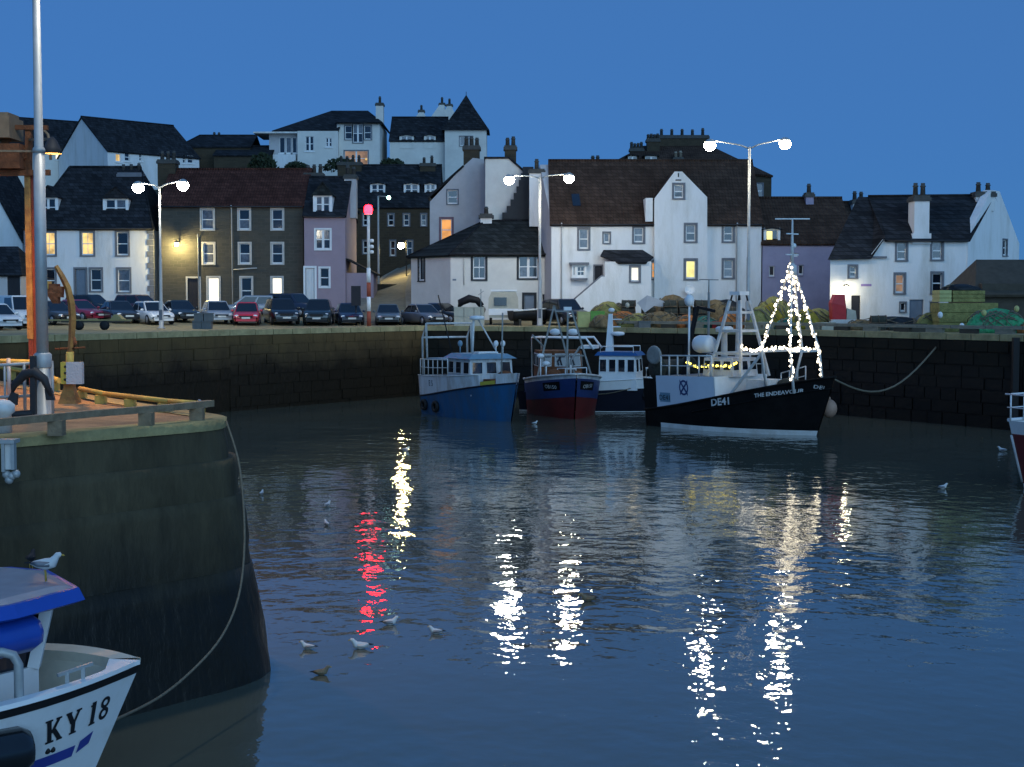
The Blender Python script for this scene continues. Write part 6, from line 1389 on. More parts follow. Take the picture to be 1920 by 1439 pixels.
b = MB(); b.box(.9, 2.0, -.7, .7, 1.7, 2.4); T.part('hatch_coaming', b, M['white_worn']); b = MB(); b.ball((2.5, .4, 2.2), .5, (1.2, 1, .6)); T.part('net_pile', b, M['creel_net'])
hull_text(T, H, 'DE41', .46, .535, 1.25, -1, M['letter_white'], 'registration', drop=.13, bold=.012); hull_text(T, H, 'THE ENDEAVOUR', .24, .815, 1.80, -1, M['letter_white'], 'boat_name', drop=.16, bold=.006, stretch=.92)
hull_text(T, H, 'DE41', .3, .945, 1.95, 1, M['letter_white'], 'registration', bold=.006); hull_text(T, H, 'DEE', .22, .965, 2.1, -1, M['letter_white'], 'bow_mark', drop=-.2)
b = MB(); rows = [[H.pt(t, z, -1, .012) for z in (1.22, 1.66)] for t in (.125, .16, .20)]; b.loft(rows, closed=False, cap=False); T.part('plate', b, M['roof_blue']); hull_text(T, H, 'DE41', .34, .162, 1.31, -1, M['letter_black'], 'registration', off=.024)
for dx, dz, w_, h_ in ((0, 0, .46, .09),):
    for s in (-1, 1):
        b = MB(); rows = []
        for i in range(5): k = i/4 - .5; tt = .30 + k*.055; rows.append([H.pt(tt, 1.95 + s*k*.62 + q, -1, .014) for q in (-.07, .07)])
        b.loft(rows, closed=False, cap=False); T.part('saltire_bar', b, M['hull_midblue'])
b = MB(); rows = [[H.pt(.30 + .0325*math.cos(q), 1.95 + .36*math.sin(q), -1, .014), H.pt(.30 + .024*math.cos(q), 1.95 + .27*math.sin(q), -1, .014)] for q in [2*math.pi*i/20 for i in range(21)]]; b.loft(rows, closed=False, cap=False); T.part('shield_rim', b, M['hull_midblue'])
# fairy lights hang on the mast: things of their own
def fairy(label, paths, m, step=.10, r=.050, jit=.09):
    p0 = T.root.matrix_basis @ Vector(paths[0][0]); F_ = Thing('fairy_lights', label, 'fairy lights', T.root.location, R(-47), 'fairy lights strung on the black trawler')
    bl = MB(); wr = MB()
    for pa in paths:
        pa = [Vector(p) for p in pa]; wr.tube(pa, .012, 4)
        for a_, c_ in zip(pa, pa[1:]):
            n = max(1, int((c_ - a_).length/step))
            for i in range(n):
                bl.ball(a_.lerp(c_, i/n) + Vector([random.uniform(-jit, jit) for _ in range(3)]), r*random.uniform(.6, 1.25), (1, 1, 1.15), 6, 4)
    F_.part('wire', wr, M['rubber']); F_.part('bulbs', bl, m, stuff=True)
fairy('string of warm white fairy lights running down the tripod mast legs', [[k + Vector((0, -.08, 0)), a_ + Vector((0, -.06, -.1))] for k, a_ in legs] + [[k + Vector((0, -.08, 0)), k.lerp(f_, .8)] for k, f_ in feet[2:]], M['bulb'])
fairy('row of fairy lights along the cross beam and aft to the gantry', [[(mx - .5, -1.65, bz + .1), (mx - .5, 1.6, bz + .1)], [(mx + .75, -1.1, bz + .1), (mx + .75, 1.1, bz + .1)], [(.75, -.9, 3.9), (1.5, -1.2, 3.72), (mx - .5, -1.55, bz + .1)]], M['bulb'])
fairy('yellow fairy light garland sagging along the shelter deck rail', [[(-2.0, -1.5, 3.1), (-1.3, -1.5, 2.92), (-.4, -1.5, 3.05), (.5, -1.5, 3.0), (1.0, -1.3, 3.2)]], M['bulb_yellow'], .13, .05, .05)
# buoy over the bow and the mooring rope to the wall
Mb = Matrix.Translation(T.root.location) @ Matrix.Rotation(R(-47), 4, 'Z'); bp_ = Mb @ H.pt(.985, 1.2, 1, .42); b = MB(); b.ball((0, 0, 0), .36, (1, 1, 1.15), 14, 10); b.lathe([(.08, .38), (.06, .5), (.02, .52)], (0, 0, 0), 8)
o = single('mooring_buoy', b, mat('faded_pink_buoy', (.40, .25, .18), .6, .2, 3), 'faded round buoy hung over the black bow', 'buoy'); o.location = bp_
b = MB(); A = Mb @ H.pt(.97, 2.6, 1); Bq = V(1758, 648, wall_depth(1758) - .3); path = [A.lerp(Bq, i/14) + Vector((0, 0, -1.5*math.sin(math.pi*i/14)*.9)) for i in range(15)]; b.tube(path, .045, 6)
single('mooring_rope', b, M['rope'], 'sagging mooring rope from the black bow to the harbour wall', 'rope')
# ---- red boat cut by the right edge
T = Thing('fishing_boat', 'dark red boat with a white rail at the right picture edge', 'fishing boat', (21.15, 46.2, 0), R(24), group='fishing boats moored across the basin')
H = Hull(9, 3.4, 1.75, 2.1, rake=.6, stern=.92, rakestern=.7); sh = lambda t: H.sheer(t)
H.band(T, 'hull', lambda t: .16, lambda t: sh(t) - .02, M['hull_red'], k=6); H.band(T, 'boot_line', lambda t: .0, lambda t: .155, M['white_worn'], k=1, off=.01); H.band(T, 'bottom', lambda t: -.4, lambda t: -.002, M['hull_black'], k=1)
H.band(T, 'bulwark', lambda t: sh(t), lambda t: sh(t) + .42, M['white'], k=2, off=.004); H.rail(T, lambda t: sh(t) + .44, M['white'], .06); H.deck(T, lambda t: sh(t) - .1, M['deck_grey']); H.stanchions(T, lambda t: sh(t) + .42, .85, M['white'], [.0, .05, .10, .17, .24, .32])
b = MB(); b.tube([H.pt(0, sh(0) + 1.27, 1, -.08), H.pt(0, sh(0) + 1.27, -1, -.08)], .03); b.tube([H.pt(0, sh(0) + .85, 1, -.08), H.pt(0, sh(0) + .85, -1, -.08)], .02); T.part('stern_rail', b, M['white'])
for y in (-1, 1): b = MB(); b.tube([H.pt(0, z, y, .02) for z in (1.7, 1.2, .7, .2)], .045); T.part('corner_strip', b, M['white_worn'])
cabin(T, .5, 3, 1.1, 1.7, 3.8, M['white'])
# ================================================================== near boat by the pier
random.seed(5)
M['hull_ky'] = mat('near_white_hull', (.80, .82, .82), .38, .05, 1.6, .06, 18, spec=.5, dirt=(.45, .40, .33), dirt_amt=.45, dirt_scale=1.6)
M['cream_deck'] = mat('cream_deck_moulding', (.66, .62, .50), .5, .08, 2.5, spec=.4, dirt=(.42, .38, .28), dirt_amt=.4, dirt_scale=2)
M['well_grey'] = mat('grey_well_paint', (.36, .39, .42), .6, .12, 2.5, spec=.3)
M['royal'] = mat('royal_blue_paint', (.016, .075, .42), .3, .1, 2, spec=.6)
M['stripe'] = mat('blue_hull_stripe', (.035, .06, .30), .4, .1, 2)
M['slate_top'] = mat('grey_blue_roof_paint', (.17, .22, .28), .5, .15, 3, spec=.4)
KYAW = R(10); KB = G(262, 1247, 1.78)
H = Hull(9.0, 3.7, 1.46, 1.80, rake=1.0, p=3.0, full=7.5, stern=.9, entry=2.3); sh = H.sheer
tipl = H.pt(1, 1.78, -1); BX = tipl.x; KO = Vector((KB.x, KB.y, 0)) - Matrix.Rotation(KYAW, 3, 'Z') @ Vector((BX, 0, 0))
T = Thing('fishing_boat', 'white harbour boat with royal blue wheelhouse roof lying against the near pier', 'fishing boat', KO, KYAW)
H.band(T, 'hull', lambda t: -.4, lambda t: sh(t) - .10, M['hull_ky'], k=10, n=60); H.band(T, 'sheer_strake', lambda t: sh(t) - .099, lambda t: sh(t) - .005, M['rubber'], k=1, n=60, off=.012)
# wide moulded gunwale; the far side carries a broad cream foredeck
TS = [i/30*.8 for i in range(31)] + [.8 + .2*(i/40)**.8 for i in range(1, 41)]
for sd in (1, -1):
    b = MB(); rows = []
    for t in TS:
        p = H.pt(t, sh(t), sd, .02); w_ = .16 if sd < 0 else .42; fx = .34 + .0*t; sc = max(0, 1 - w_/max(.05, abs(p.y))); z = sh(t) + .05
        q = Vector((min(p.x, BX - fx) if t > .9 else p.x, p.y*sc, 0))
        rows.append([p, Vector((p.x, p.y*.99, z)), Vector((q.x, q.y, z + .015)), Vector((q.x, q.y, z - .10)), Vector((min(q.x - .04, H.pt(t, .98, 1).x - .12), sd*min(abs(q.y)*.97, max(.005, abs(H.pt(t, .98, 1).y) - .09)), .98))])
    b.loft(rows, closed=False, cap=False); T.part('gunwale', b, M['cream_deck'] if sd > 0 else M['white'])
H.deck(T, lambda t: .98, M['well_grey'], inset=.10, t1=.95, n=40)
# stripes, registration, drain holes
def glyph(ch):                                        # block serif letters as quads in a unit-height cell
    q = []
    bar = lambda x0, y0, x1, y1, w: q.append([(x0 - w, y0), (x0 + w, y0), (x1 + w, y1), (x1 - w, y1)])
    rect = lambda x0, x1, y0, y1: q.append([(x0, y0), (x1, y0), (x1, y1), (x0, y1)])
    if ch == 'K': rect(.09, .30, 0, 1); rect(.0, .40, 0, .09); rect(.02, .37, .92, 1); bar(.30, .40, .66, .95, .08); bar(.38, .56, .70, .04, .12); rect(.54, .84, 0, .08); rect(.52, .80, .92, 1); W_ = .86
    elif ch == 'Y': bar(.36, .46, .14, .95, .12); bar(.42, .46, .66, .95, .07); rect(.28, .50, 0, .5); rect(.20, .58, 0, .08); rect(.0, .30, .92, 1); rect(.52, .80, .92, 1); W_ = .82
    elif ch == '1': rect(.13, .35, 0, 1); rect(.06, .42, 0, .08); rect(.06, .2, .82, .90); W_ = .46
    else:
        W_ = .62
        for cy, r in ((.74, .25), (.26, .27)):
            for i in range(16):
                a, c = 2*math.pi*i/16, 2*math.pi*(i+1)/16; f = lambda a, k: (.31 + (r + .03)*k*math.cos(a)*.95, cy + r*k*math.sin(a)); q.append([f(a, 1), f(c, 1), f(c, .46), f(a, .46)])
    return q, W_
u = 0; hgt = .285; hx = .90
_arc = [0]; _ts = [.40 + .60*i/400 for i in range(401)]                 # arc length along the bow at lettering height
for i in range(400): _arc.append(_arc[-1] + (H.pt(_ts[i+1], 1.3, -1) - H.pt(_ts[i], 1.3, -1)).length)
def along(d): 
    k = min(399, max(0, sum(1 for a in _arc if a <= d) - 1)); return _ts[k] + (_ts[k+1] - _ts[k])*(d - _arc[k])/max(1e-6, _arc[k+1] - _arc[k])
KU = _arc[-1] - 1.10
for ch in 'KY18':
    q, w_ = glyph(ch); b = MB()
    for quad in q:
        n = 4; rows = []
        for i in range(n + 1):
            a, c = Vector(quad[0]).lerp(Vector(quad[3]), i/n), Vector(quad[1]).lerp(Vector(quad[2]), i/n)
            rows.append([H.pt(along(KU + u + (p[0]*hx - .30*p[1])*hgt), sh(.85) - .50 + p[1]*hgt + (u + p[0]*hgt*hx)*.10, -1, .011) for p in (a, c)])
        b.loft(rows, closed=False, cap=False)
    T.part('registration_letter', b, M['letter_black']); u += (w_*hgt + .04 + (.08 if ch == 'Y' else 0))*hx
for t0, t1, z0, z1 in ((1.75, .62, .84, .97), (.56, .38, .93, 1.07)):
    b = MB(); rows = [[H.pt(along(_arc[-1] - t0 + (t0 - t1)*i/12), z + .07*(i/12), -1, .010) for z in (z0, z1)] for i in range(13)]; b.loft(rows, closed=False, cap=False, smooth=True); T.part('hull_stripe', b, M['stripe'])
for k in (0, .07): b = MB(); b.ball(H.pt(along(_arc[-1] - 1.05 + k), 1.08, -1, .0), .035, (1, .4, 1), 8, 5); T.part('drain_hole', b, M['rubber'])
b = MB(); p = Vector((BX - .62, -.72, sh(.93) + .05)); d_ = Vector((.62, .55, .02)).normalized(); b.bar(p - d_*.22 + Vector((0, 0, .14)), p + d_*.22 + Vector((0, 0, .17)), .035, .035); b.bar(p - d_*.1, p - d_*.1 + Vector((0, 0, .15)), .04, .05); b.bar(p + d_*.1, p + d_*.1 + Vector((0, 0, .16)), .04, .05); T.part('fairlead_cleat', b, M['galv'])
b = MB(); b.lathe([(.20, 0), (.19, .12), (.10, .16), (.09, .26), (.12, .28), (.05, .34)], Vector((BX - 1.55, 1.42, 1.52)), 12); T.part('capstan', b, M['rubber'])
# wheelhouse with a V-shaped front under a pointed visor roof
wh = [(BX - 1.12, .1), (BX - 2.1, -.9), (BX - 6, -.95), (BX - 6, 1.15), (BX - 2.1, 1.1)]
b = MB(); b.loft([[(x, y, z) for x, y in wh] for z in (.99, 1.80)]); T.part('wheelhouse', b, M['white'])
def lean(p, k=.14): return Vector((p[0] + k, p[1], 2.5))
for i, w_ in ((0, .13), (1, .12), (4, .12), (2, .12)): x, y = wh[i]; b = MB(); b.bar((x - .05, y*.95, 1.79), (x + (.12 if i < 2 or i == 4 else 0), y*.95, 2.52), w_, w_*1.2); T.part('pillar', b, M['white'])
b = MB(); a0 = Vector((BX - 1.62, -.4, 1.79)); b.bar(a0 - Vector((.06, 0, 0)), a0 + Vector((.06, 0, .72)), .09, .09); T.part('pillar', b, M['white'])
for i, j, nm in ((1, 0, 'windscreen'), (0, 4, 'windscreen'), (2, 1, 'side_window'), (4, 3, 'side_window')):
    b = MB(); a, c = Vector((wh[i][0] - .07, wh[i][1]*.93, 1.79)), Vector((wh[j][0] - .07, wh[j][1]*.93, 1.79)); b.add([a, c, c + Vector((.1, 0, .72)), a + Vector((.1, 0, .72))], [(0, 1, 2, 3)]); T.part(nm, b, M['glass'])
zr = 2.53; out = [(BX - .62, .02), (BX - 1.2, -.85), (BX - 1.9, -1.42), (BX - 6.4, -1.42), (BX - 6.4, 1.42), (BX - 1.6, 1.5), (BX - 1.12, 1.2)]
cx = BX - 3
b = MB(); b.loft([[(cx + (x - cx)*.97, y*.95, zr - .02) for x, y in out], [(x + .03, y, zr + .02) for x, y in out], [(cx + (x - cx)*.985, y*.985, zr + .16) for x, y in out]]); rf = T.part('roof', b, M['royal'])
b = MB(); b.loft([[(cx + (x - cx)*.96, y*.95, zr + .162) for x, y in out], [(cx + (x - cx)*.90, y*.85, zr + .20) for x, y in out]]); T.part('roof_top', b, M['slate_top'], rf)
b = MB(); b.box(BX - 5.2, BX - 1.95, .10, 1.05, zr + .20, zr + .27); b.loft([[(BX - 5.2, .1, zr + .272), (BX - 1.95, .1, zr + .272), (BX - 1.95, 1.05, zr + .272), (BX - 5.2, 1.05, zr + .272)], [(BX - 5, .3, zr + .36), (BX - 2.2, .3, zr + .36), (BX - 2.2, .85, zr + .36), (BX - 5, .85, zr + .36)]]); T.part('roof_skylight', b, M['white_worn'])
b = MB(); b.box(BX - 4.8, BX - 2.35, .36, .8, zr + .361, zr + .37); T.part('skylight_glass', b, M['glass'])
# glossy blue hood along the near windows, rail hoop and fender
A0, A1 = Vector((BX - 1.10, -.22, 0)), Vector((BX - 2.1, -1.30, 0)); d_ = (A1 - A0).normalized(); n_ = Vector((d_.y, -d_.x, 0)); n_ = n_ if n_.y < 0 else -n_
prof = [(-.10, 2.10), (.10, 2.08), (.22, 2.16), (.24, 2.30), (.18, 2.42), (.05, 2.48), (-.12, 2.49)]
b = MB(); rows = []
for k, sc in ((0, .55), (.05, .85), (.14, 1), (1.6, 1), (2.6, 1)):
    rows.append([A0 + d_*k + n_*(o*sc) + Vector((0, 0, 2.30 + (z - 2.30)*sc)) for o, z in prof])
b.loft(rows, smooth=True); T.part('spray_hood', b, M['royal'])
q = H.pt(along(_arc[-1] - 1.5), 1.5, -1, -.08); b = MB(); b.tube([Vector((q.x, q.y, 1.48)), Vector((q.x, q.y, 2.12)), Vector((q.x - .05, q.y - .01, 2.22)), Vector((q.x - .15, q.y - .03, 2.26)), Vector((q.x - 1.6, q.y - .25, 2.30))], .05, 8); T.part('hand_rail', b, M['galv'])
f0, f1 = H.pt(along(_arc[-1] - 1.28), 1.26, -1, .24), H.pt(along(_arc[-1] - 2.7), 1.26, -1, .30); b = MB(); d_ = (f1 - f0).normalized()
b.tube([f0 - d_*.03, f0, f0 + d_*.10, f0 + d_*.9, f1], [.10, .19, .24, .24, .2], 14); T.part('fender', b, mat('glossy_black_fender', (.010, .011, .012), .18, .2, 3, spec=.7))
b = MB(); rows = [[H.pt(along(_arc[-1] - 3.0 + 1.5*i/14), (1.0 + .07*math.sin(i*1.7)) if j else .0, -1, .013) for j in (0, 1)] for i in range(15)]; b.loft(rows, closed=False, cap=False, smooth=True); T.part('chafed_patch', b, mat('rust_stained_patch', (.34, .24, .16), .8, .4, 5, .5, 16, dirt=(.10, .06, .04), dirt_amt=.9, dirt_scale=4))
KM = Matrix.Translation(KO) @ Matrix.Rotation(KYAW, 4, 'Z')
# mooring rope from pier head to the bow
A = tip + Vector((.25, .3, .0)); pts = [V(424, 790, 22.9), V(446, 860, 22.6), V(456, 940, 22.2), V(458, 1030, 21.7), V(447, 1120, 21.0), V(415, 1195, 20.2), V(360, 1258, 19.2), V(295, 1310, 18.2), V(212, 1352, 17.0)]
def smooth(ps, n=5):
    out = []
    for i in range(len(ps) - 1):
        a, b_, c, d = ps[max(0, i-1)], ps[i], ps[i+1], ps[min(len(ps)-1, i+2)]
        for k in range(n):
            t = k/n; out.append(.5*((2*b_) + (c - a)*t + (2*a - 5*b_ + 4*c - d)*t*t + (3*b_ - a - 3*c + d)*t**3))
    return out + [ps[-1]]
pts = smooth(pts)
b = MB(); b.tube(pts, .018, 6); single('mooring_rope', b, M['rope'], 'thin mooring rope curving from the pier head to the near white bow', 'rope')
# ================================================================== things on the pier
M['ochre'] = mat('ochre_painted_steel', (.33, .18, .05), .65, .3, 4, .3, 12, dirt=(.15, .055, .025), dirt_amt=.95, dirt_scale=3.5)
M['rail_yellow'] = mat('yellow_rail_paint', (.50, .36, .08), .6, .2, 4, .2, 12, dirt=(.24, .13, .05), dirt_amt=.6, dirt_scale=3)
M['red_steel'] = mat('red_oxide_steel', (.16, .035, .022), .75, .3, 4, .4, 12)
M['rail_brown'] = mat('weathered_bumper_rail', (.26, .19, .115), .7, .25, 4, .4, 14, dirt=(.09, .06, .04), dirt_amt=.6, dirt_scale=3)
def P(x, y): return G(x, y, PZ)
p = P(82, 781); T = Thing('tall_lamp_post', 'tall galvanised lamp post standing on the near pier', 'lamp post', p, world=True); px = lambda x, y: V(x, y, p.y)
zc = px(81, 665).z; zj = px(72, 287).z; zt = 13.2
b = MB(); b.lathe([(.26, 0), (.26, .03), (.125, .035), (.118, zc - p.z)], p, 14); T.part('base_tube', b, M['galv'])
b = MB(); b.lathe([(.135, zc - p.z - .22), (.145, zc - p.z - .2), (.145, zc - p.z), (.11, zc - p.z + .03)], p, 14); T.part('collar', b, M['galv'])
b = MB(); b.lathe([(.098, zc - p.z + .02), (.092, zj - p.z)], p, 14); b.lathe([(.10, zj - p.z), (.10, zj - p.z + .06), (.072, zj - p.z + .1), (.045, zt - p.z)], p, 14); T.part('shaft', b, M['galv'])
b = MB(); q = Vector((p.x, p.y, zt)); b.tube([q - Vector((0, 0, .1)), q + Vector((.5, .3, .25)), q + Vector((1.3, .8, .3))], .045); T.part('arm', b, M['galv'])
q2 = q + Vector((1.3, .8, .05)); 
b = MB(); b.lathe([(.04, .26), (.3, .18), (.32, .05), (.02, .06)], q2, 12); h_ = T.part('lantern', b, M['galv']); b = MB(); b.lathe([(.26, .045), (.22, -.05), (.02, -.09)], q2, 12); T.part('lens', b, emis('pole_lens', (1, .95, .84), 520), h_)
# anchor leaning on the post
T = Thing('anchor', 'old black anchor strapped upright against the tall lamp post', 'anchor', p + Vector((-.1, -.2, 0)))
b = MB(); b.bar((0, 0, .05), (.02, -.03, 1.0), .09, .08); T.part('shank', b, M['iron'])
b = MB(); b.tube([(-.36, -.02, .28), (-.30, -.03, .52), (-.12, -.04, .70), (.04, -.05, .74), (.20, -.04, .62), (.30, -.03, .35)], [.03, .06, .08, .09, .07, .03], 8); T.part('arms', b, M['iron'])
b = MB(); b.loft([[(-.44, -.05, .22), (-.26, -.05, .20), (-.26, .02, .20), (-.44, .02, .22)], [(-.34, -.05, .42), (-.24, -.05, .38), (-.24, .02, .38), (-.34, .02, .42)]]); b2 = T.part('fluke', b, M['iron'])
b = MB(); b.loft([[(.22, -.05, .28), (.36, -.05, .28), (.36, .02, .28), (.22, .02, .28)], [(.20, -.05, .46), (.30, -.05, .48), (.30, .02, .48), (.20, .02, .46)]]); T.part('fluke', b, M['iron'])
b = MB(); b.tube([(-.62, .05, .06), (-.35, 0, .05), (0, 0, .06)], [.03, .06, .07], 6); T.part('stock', b, M['iron'])
# guard rail round the foot of the post
T = Thing('guard_rail', 'grey tubular guard rail beside the tall lamp post', 'guard rail', P(40, 790), world=True)
D = 23.5; a, c = V(-60, 688, D), V(100, 680, D + .3); lo0, lo1 = V(-60, 748, D), V(101, 740, D + .3)
b = MB(); b.tube([a, c], .028, 8); T.part('top_bar', b, M['galv']); b = MB(); b.tube([lo0, lo1], .028, 8); T.part('lower_bar', b, M['galv'])
for x, r in ((-30, .03), (8, .02), (45, .028), (97, .032)):
    t = (x + 60)/160; tp = a.lerp(c, t); b = MB(); b.tube([tp, Vector((tp.x, tp.y, PZ))], r, 8); T.part('baluster', b, M['galv'])
b = MB(); d2 = V(16, 672, 27.5); b.tube([d2, Vector((d2.x, d2.y, PZ))], .04, 8); T.part('baluster', b, M['galv'])
# yellow rails
def railrun(label, pts, hgt, m, posts, r=.05, name='bumper_rail', pw=.09, flat=False):
    T = Thing(name, label, 'rail', (pts[0].x, pts[0].y, PZ), world=True)
    up = Vector((0, 0, hgt)); b = MB()
    for a, c in zip(pts, pts[1:]): b.bar(a + up, c + up, r*2.2, r*2) if flat else b.tube([a + up, c + up], r, 8)
    T.part('top_rail', b, M[m])
    for t in posts:
        L = sum((c - a).length for a, c in zip(pts, pts[1:])); d = t*L
        for a, c in zip(pts, pts[1:]):
            l_ = (c - a).length
            if d <= l_ + 1e-6: q = a.lerp(c, d/l_); break
            d -= l_
        b = MB(); b.box(q.x - pw, q.x + pw, q.y - pw, q.y + pw, PZ, PZ + hgt - r*.9); T.part('post', b, M[m])
    return T
railrun('yellow bumper rail along the far edge of the pier head', [P(150, 748), P(196, 759), P(250, 766), P(318, 775), P(376, 780)], .20, 'rail_yellow', (.02, .30, .55, .80), .045)
railrun('yellow bumper rail running back along the pier beyond the lamp post', [P(-200, 668), P(70, 722), P(112, 738)], .26, 'rail_yellow', (.5, .75, .97), .06)
railrun('heavy brown bumper rail along the near edge of the pier', [P(-90, 838), P(180, 809), P(322, 796), P(397, 787)], .26, 'rail_brown', (.36, .70, .925), .05, pw=.10, flat=True)
b = MB(); q = V(-40, 676, 29.5); q1 = V(72, 679, 29.5); b.tube([q, q1], .045, 8); b.tube([q1, Vector((q1.x, q1.y, PZ))], .04, 8); b.tube([V(-20, 676, 29.5), Vector((V(-20, 676, 29.5).x, q.y, PZ))], .04, 8); T = Thing('hand_rail', 'bright yellow hand rail left of the lamp post collar', 'rail', (q.x, q.y, PZ), world=True); T.part('rail', b, M['rail_yellow'])
b = MB(); q = P(6, 812); b.lathe([(.13, 0), (.12, .26), (.17, .30), (.17, .40), (.1, .46), (.02, .48)], q, 12); single('bollard', b, M['white_worn'], 'small white-headed bollard at the left end of the brown rail', 'bollard')
# davit with control box
p = P(131, 757); T = Thing('davit', 'ochre davit with a curved jib and a pale control box', 'davit', p, world=True); D = p.y
q = lambda x, y: V(x, y, D)
b = MB(); z = p.z; b.loft([[p + Vector((sx*w_, sy*w_, h)) for sx, sy in ((-1, -1), (1, -1), (1, 1), (-1, 1))] for w_, h in ((.17, 0), (.16, .04), (.09, .3), (.085, .45))]); T.part('pedestal', b, M['ochre'])
b = MB(); b.tube([p + Vector((0, 0, .4)), q(131, 690), q(131, 660)], .07, 10); T.part('column', b, M['rail_yellow'])
b = MB(); pth = [q(131, 662), q(134, 640), q(136, 600), q(134, 570), q(127, 540), q(116, 518), q(105, 499)]; b.tube(pth, [.055, .06, .068, .068, .062, .055, .04], 4, smooth=False); T.part('jib', b, M['ochre'])
b = MB(); b.tube([q(137, 655), q(141, 645), q(137, 632)], .035); b.tube([q(103, 655), q(160, 652)], .018, 5); T.part('winch_handle', b, M['rust'])
b = MB(); c = q(143, 699); b.box(c.x - .12, c.x + .17, c.y - .22, c.y - .09, c.z - .2, c.z + .2); bx = T.part('control_box', b, M['harl_grey'])
b = MB(); c = q(126, 699); b.box(c.x - .06, c.x + .05, c.y - .20, c.y - .09, c.z - .2, c.z + .2); T.part('switch_panel', b, M['yellow_paint'])
for yy in (687, 699, 711): b = MB(); b.ball(q(129, yy) + Vector((0, -.21, 0)), .025); T.part('switch', b, M['rubber'])
b = MB(); c = q(101, 545); b.bar(q(118, 548), q(96, 546), .16, .20); b.loft([[c + Vector((x*.9, y, zz)) for x, y in ((-.13, -.1), (.10, -.1), (.10, .1), (-.13, .1))] for zz in (.12, -.05)] + [[c + Vector((x + .04, y, -.24)) for x, y in ((-.05, -.06), (.06, -.06), (.06, .06), (-.05, .06))]]); T.part('hook_block', b, M['rust'])
b = MB(); b.box(q(88, 532).x, q(94, 532).x, D - .12, D + .1, q(90, 542).z, q(90, 528).z); T.part('cheek_plate', b, M['rail_yellow'])
b = MB(); b.lathe([(.10, 0), (.12, .12), (.06, .2)], P(206, 764) + Vector((0, .1, .2)), 10); b.lathe([(.04, 0), (.1, .05), (.1, .2), (.02, .22)], P(103, 744), 10); single('mooring_post', b, M['rust'], 'rusty mooring post between the davit and the lamp post', 'mooring post') if False else None
# landing crane
p = P(58, 728); T = Thing('landing_crane', 'rusty landing crane with an ochre column and a braced head frame at the left edge', 'crane', p, world=True); D = p.y; q = lambda x, y, d=0: V(x, y, D + d)
zt = q(58, 326).z
b = MB(); x0, x1 = q(49, 500).x, q(60, 500).x; b.box(x0, x1, D - .02, D + .22, q(55, 636).z, zt); T.part('column_flange', b, M['ochre'])
b = MB(); b.box(x1 + .003, q(72, 500).x, D + .02, D + .2, PZ, zt); b.box(x0 + .02, x1, D, D + .2, PZ, q(55, 636).z - .003); T.part('column_web', b, M['red_steel'])
def beam(nm, a, c, w_, m, d0=0, d1=0): b = MB(); b.bar(q(*a, d0), q(*c, d1), w_, w_*1.2); T.part(nm, b, M[m])
beam('head_post', (54, 328), (54, 238), .12, 'rust', .1, .1); beam('lower_beam', (-60, 326), (94, 324), .10, 'rust', -.05, -.05); beam('top_beam', (-40, 238), (90, 240), .08, 'rust'); beam('brace', (18, 318), (44, 292), .14, 'rust'); beam('brace', (-30, 325), (22, 250), .1, 'rust'); beam('tie_bar', (-60, 283), (68, 284), .035, 'rail_brown', -.3, -.3)
b = MB(); b.box(q(-40, 230).x, q(29, 230).x, D - .4, D + .5, q(0, 262).z, q(0, 222).z); b.box(q(-40, 230).x, q(24, 230).x, D - .3, D + .4, q(0, 222).z + .002, q(0, 214).z); T.part('winch_house', b, mat('tan_winch_house', (.22, .15, .09), .8, .2, 3))
b = MB(); b.box(q(-40, 230).x, q(44, 230).x, D - .3, D + .3, q(0, 318).z, q(0, 272).z); T.part('machinery', b, M['rust'])
b = MB(); b.tube([q(62, 240), q(80, 242), q(90, 252), q(94, 275), q(95, 300)], .03); T.part('hose', b, M['rail_brown'])
c = q(98, 280, -2.6); b = MB(); b.lathe([(.03, .24), (.10, .16), (.15, .05), (.19, -.09), (.18, -.09), (.14, .05), (.02, .06)], c, 14); fl = T.part('floodlight', b, M['iron']); b = MB(); b.lathe([(.09, .045), (.085, -.01), (.05, -.04), (.02, -.05)], c, 12); T.part('lens', b, M['lamp_sodium'], fl); b = MB(); b.bar(c + Vector((0, 0, .2)), q(56, 262), .05, .05); T.part('lamp_arm', b, M['rail_brown'])
# pale ladder-head bracket with chain bulb on the pier face
c = V(8, 842, 19.35); 
T = Thing('ladder_bracket', 'pale galvanised ladder head hung on the pier face at the left edge', 'ladder', c, world=True)
f = lambda x, y: V(x, y, c.y - .12)
b = MB(); b.box(f(6, 850).x, f(12, 850).x, c.y - .2, c.y - .1, f(8, 884).z, f(8, 826).z); b.box(f(24, 850).x, f(30, 850).x, c.y - .2, c.y - .1, f(8, 880).z, f(8, 826).z); T.part('stile', b, M['galv'])
b = MB(); b.box(f(11, 850).x, f(26, 850).x, c.y - .17, c.y - .11, f(8, 880).z, f(8, 828).z); T.part('plate', b, M['white_worn'])
for yy in (827,): b = MB(); b.box(f(-4, yy).x, f(31, yy).x, c.y - .22, c.y + .02, f(8, yy + 4).z, f(8, yy - 3).z); T.part('head_bar', b, M['galv'])
for x, y in ((12, 890), (22, 893), (30, 889), (17, 900)): b = MB(); b.ball(f(x, y), .06); T.part('chain_link', b, M['galv'])
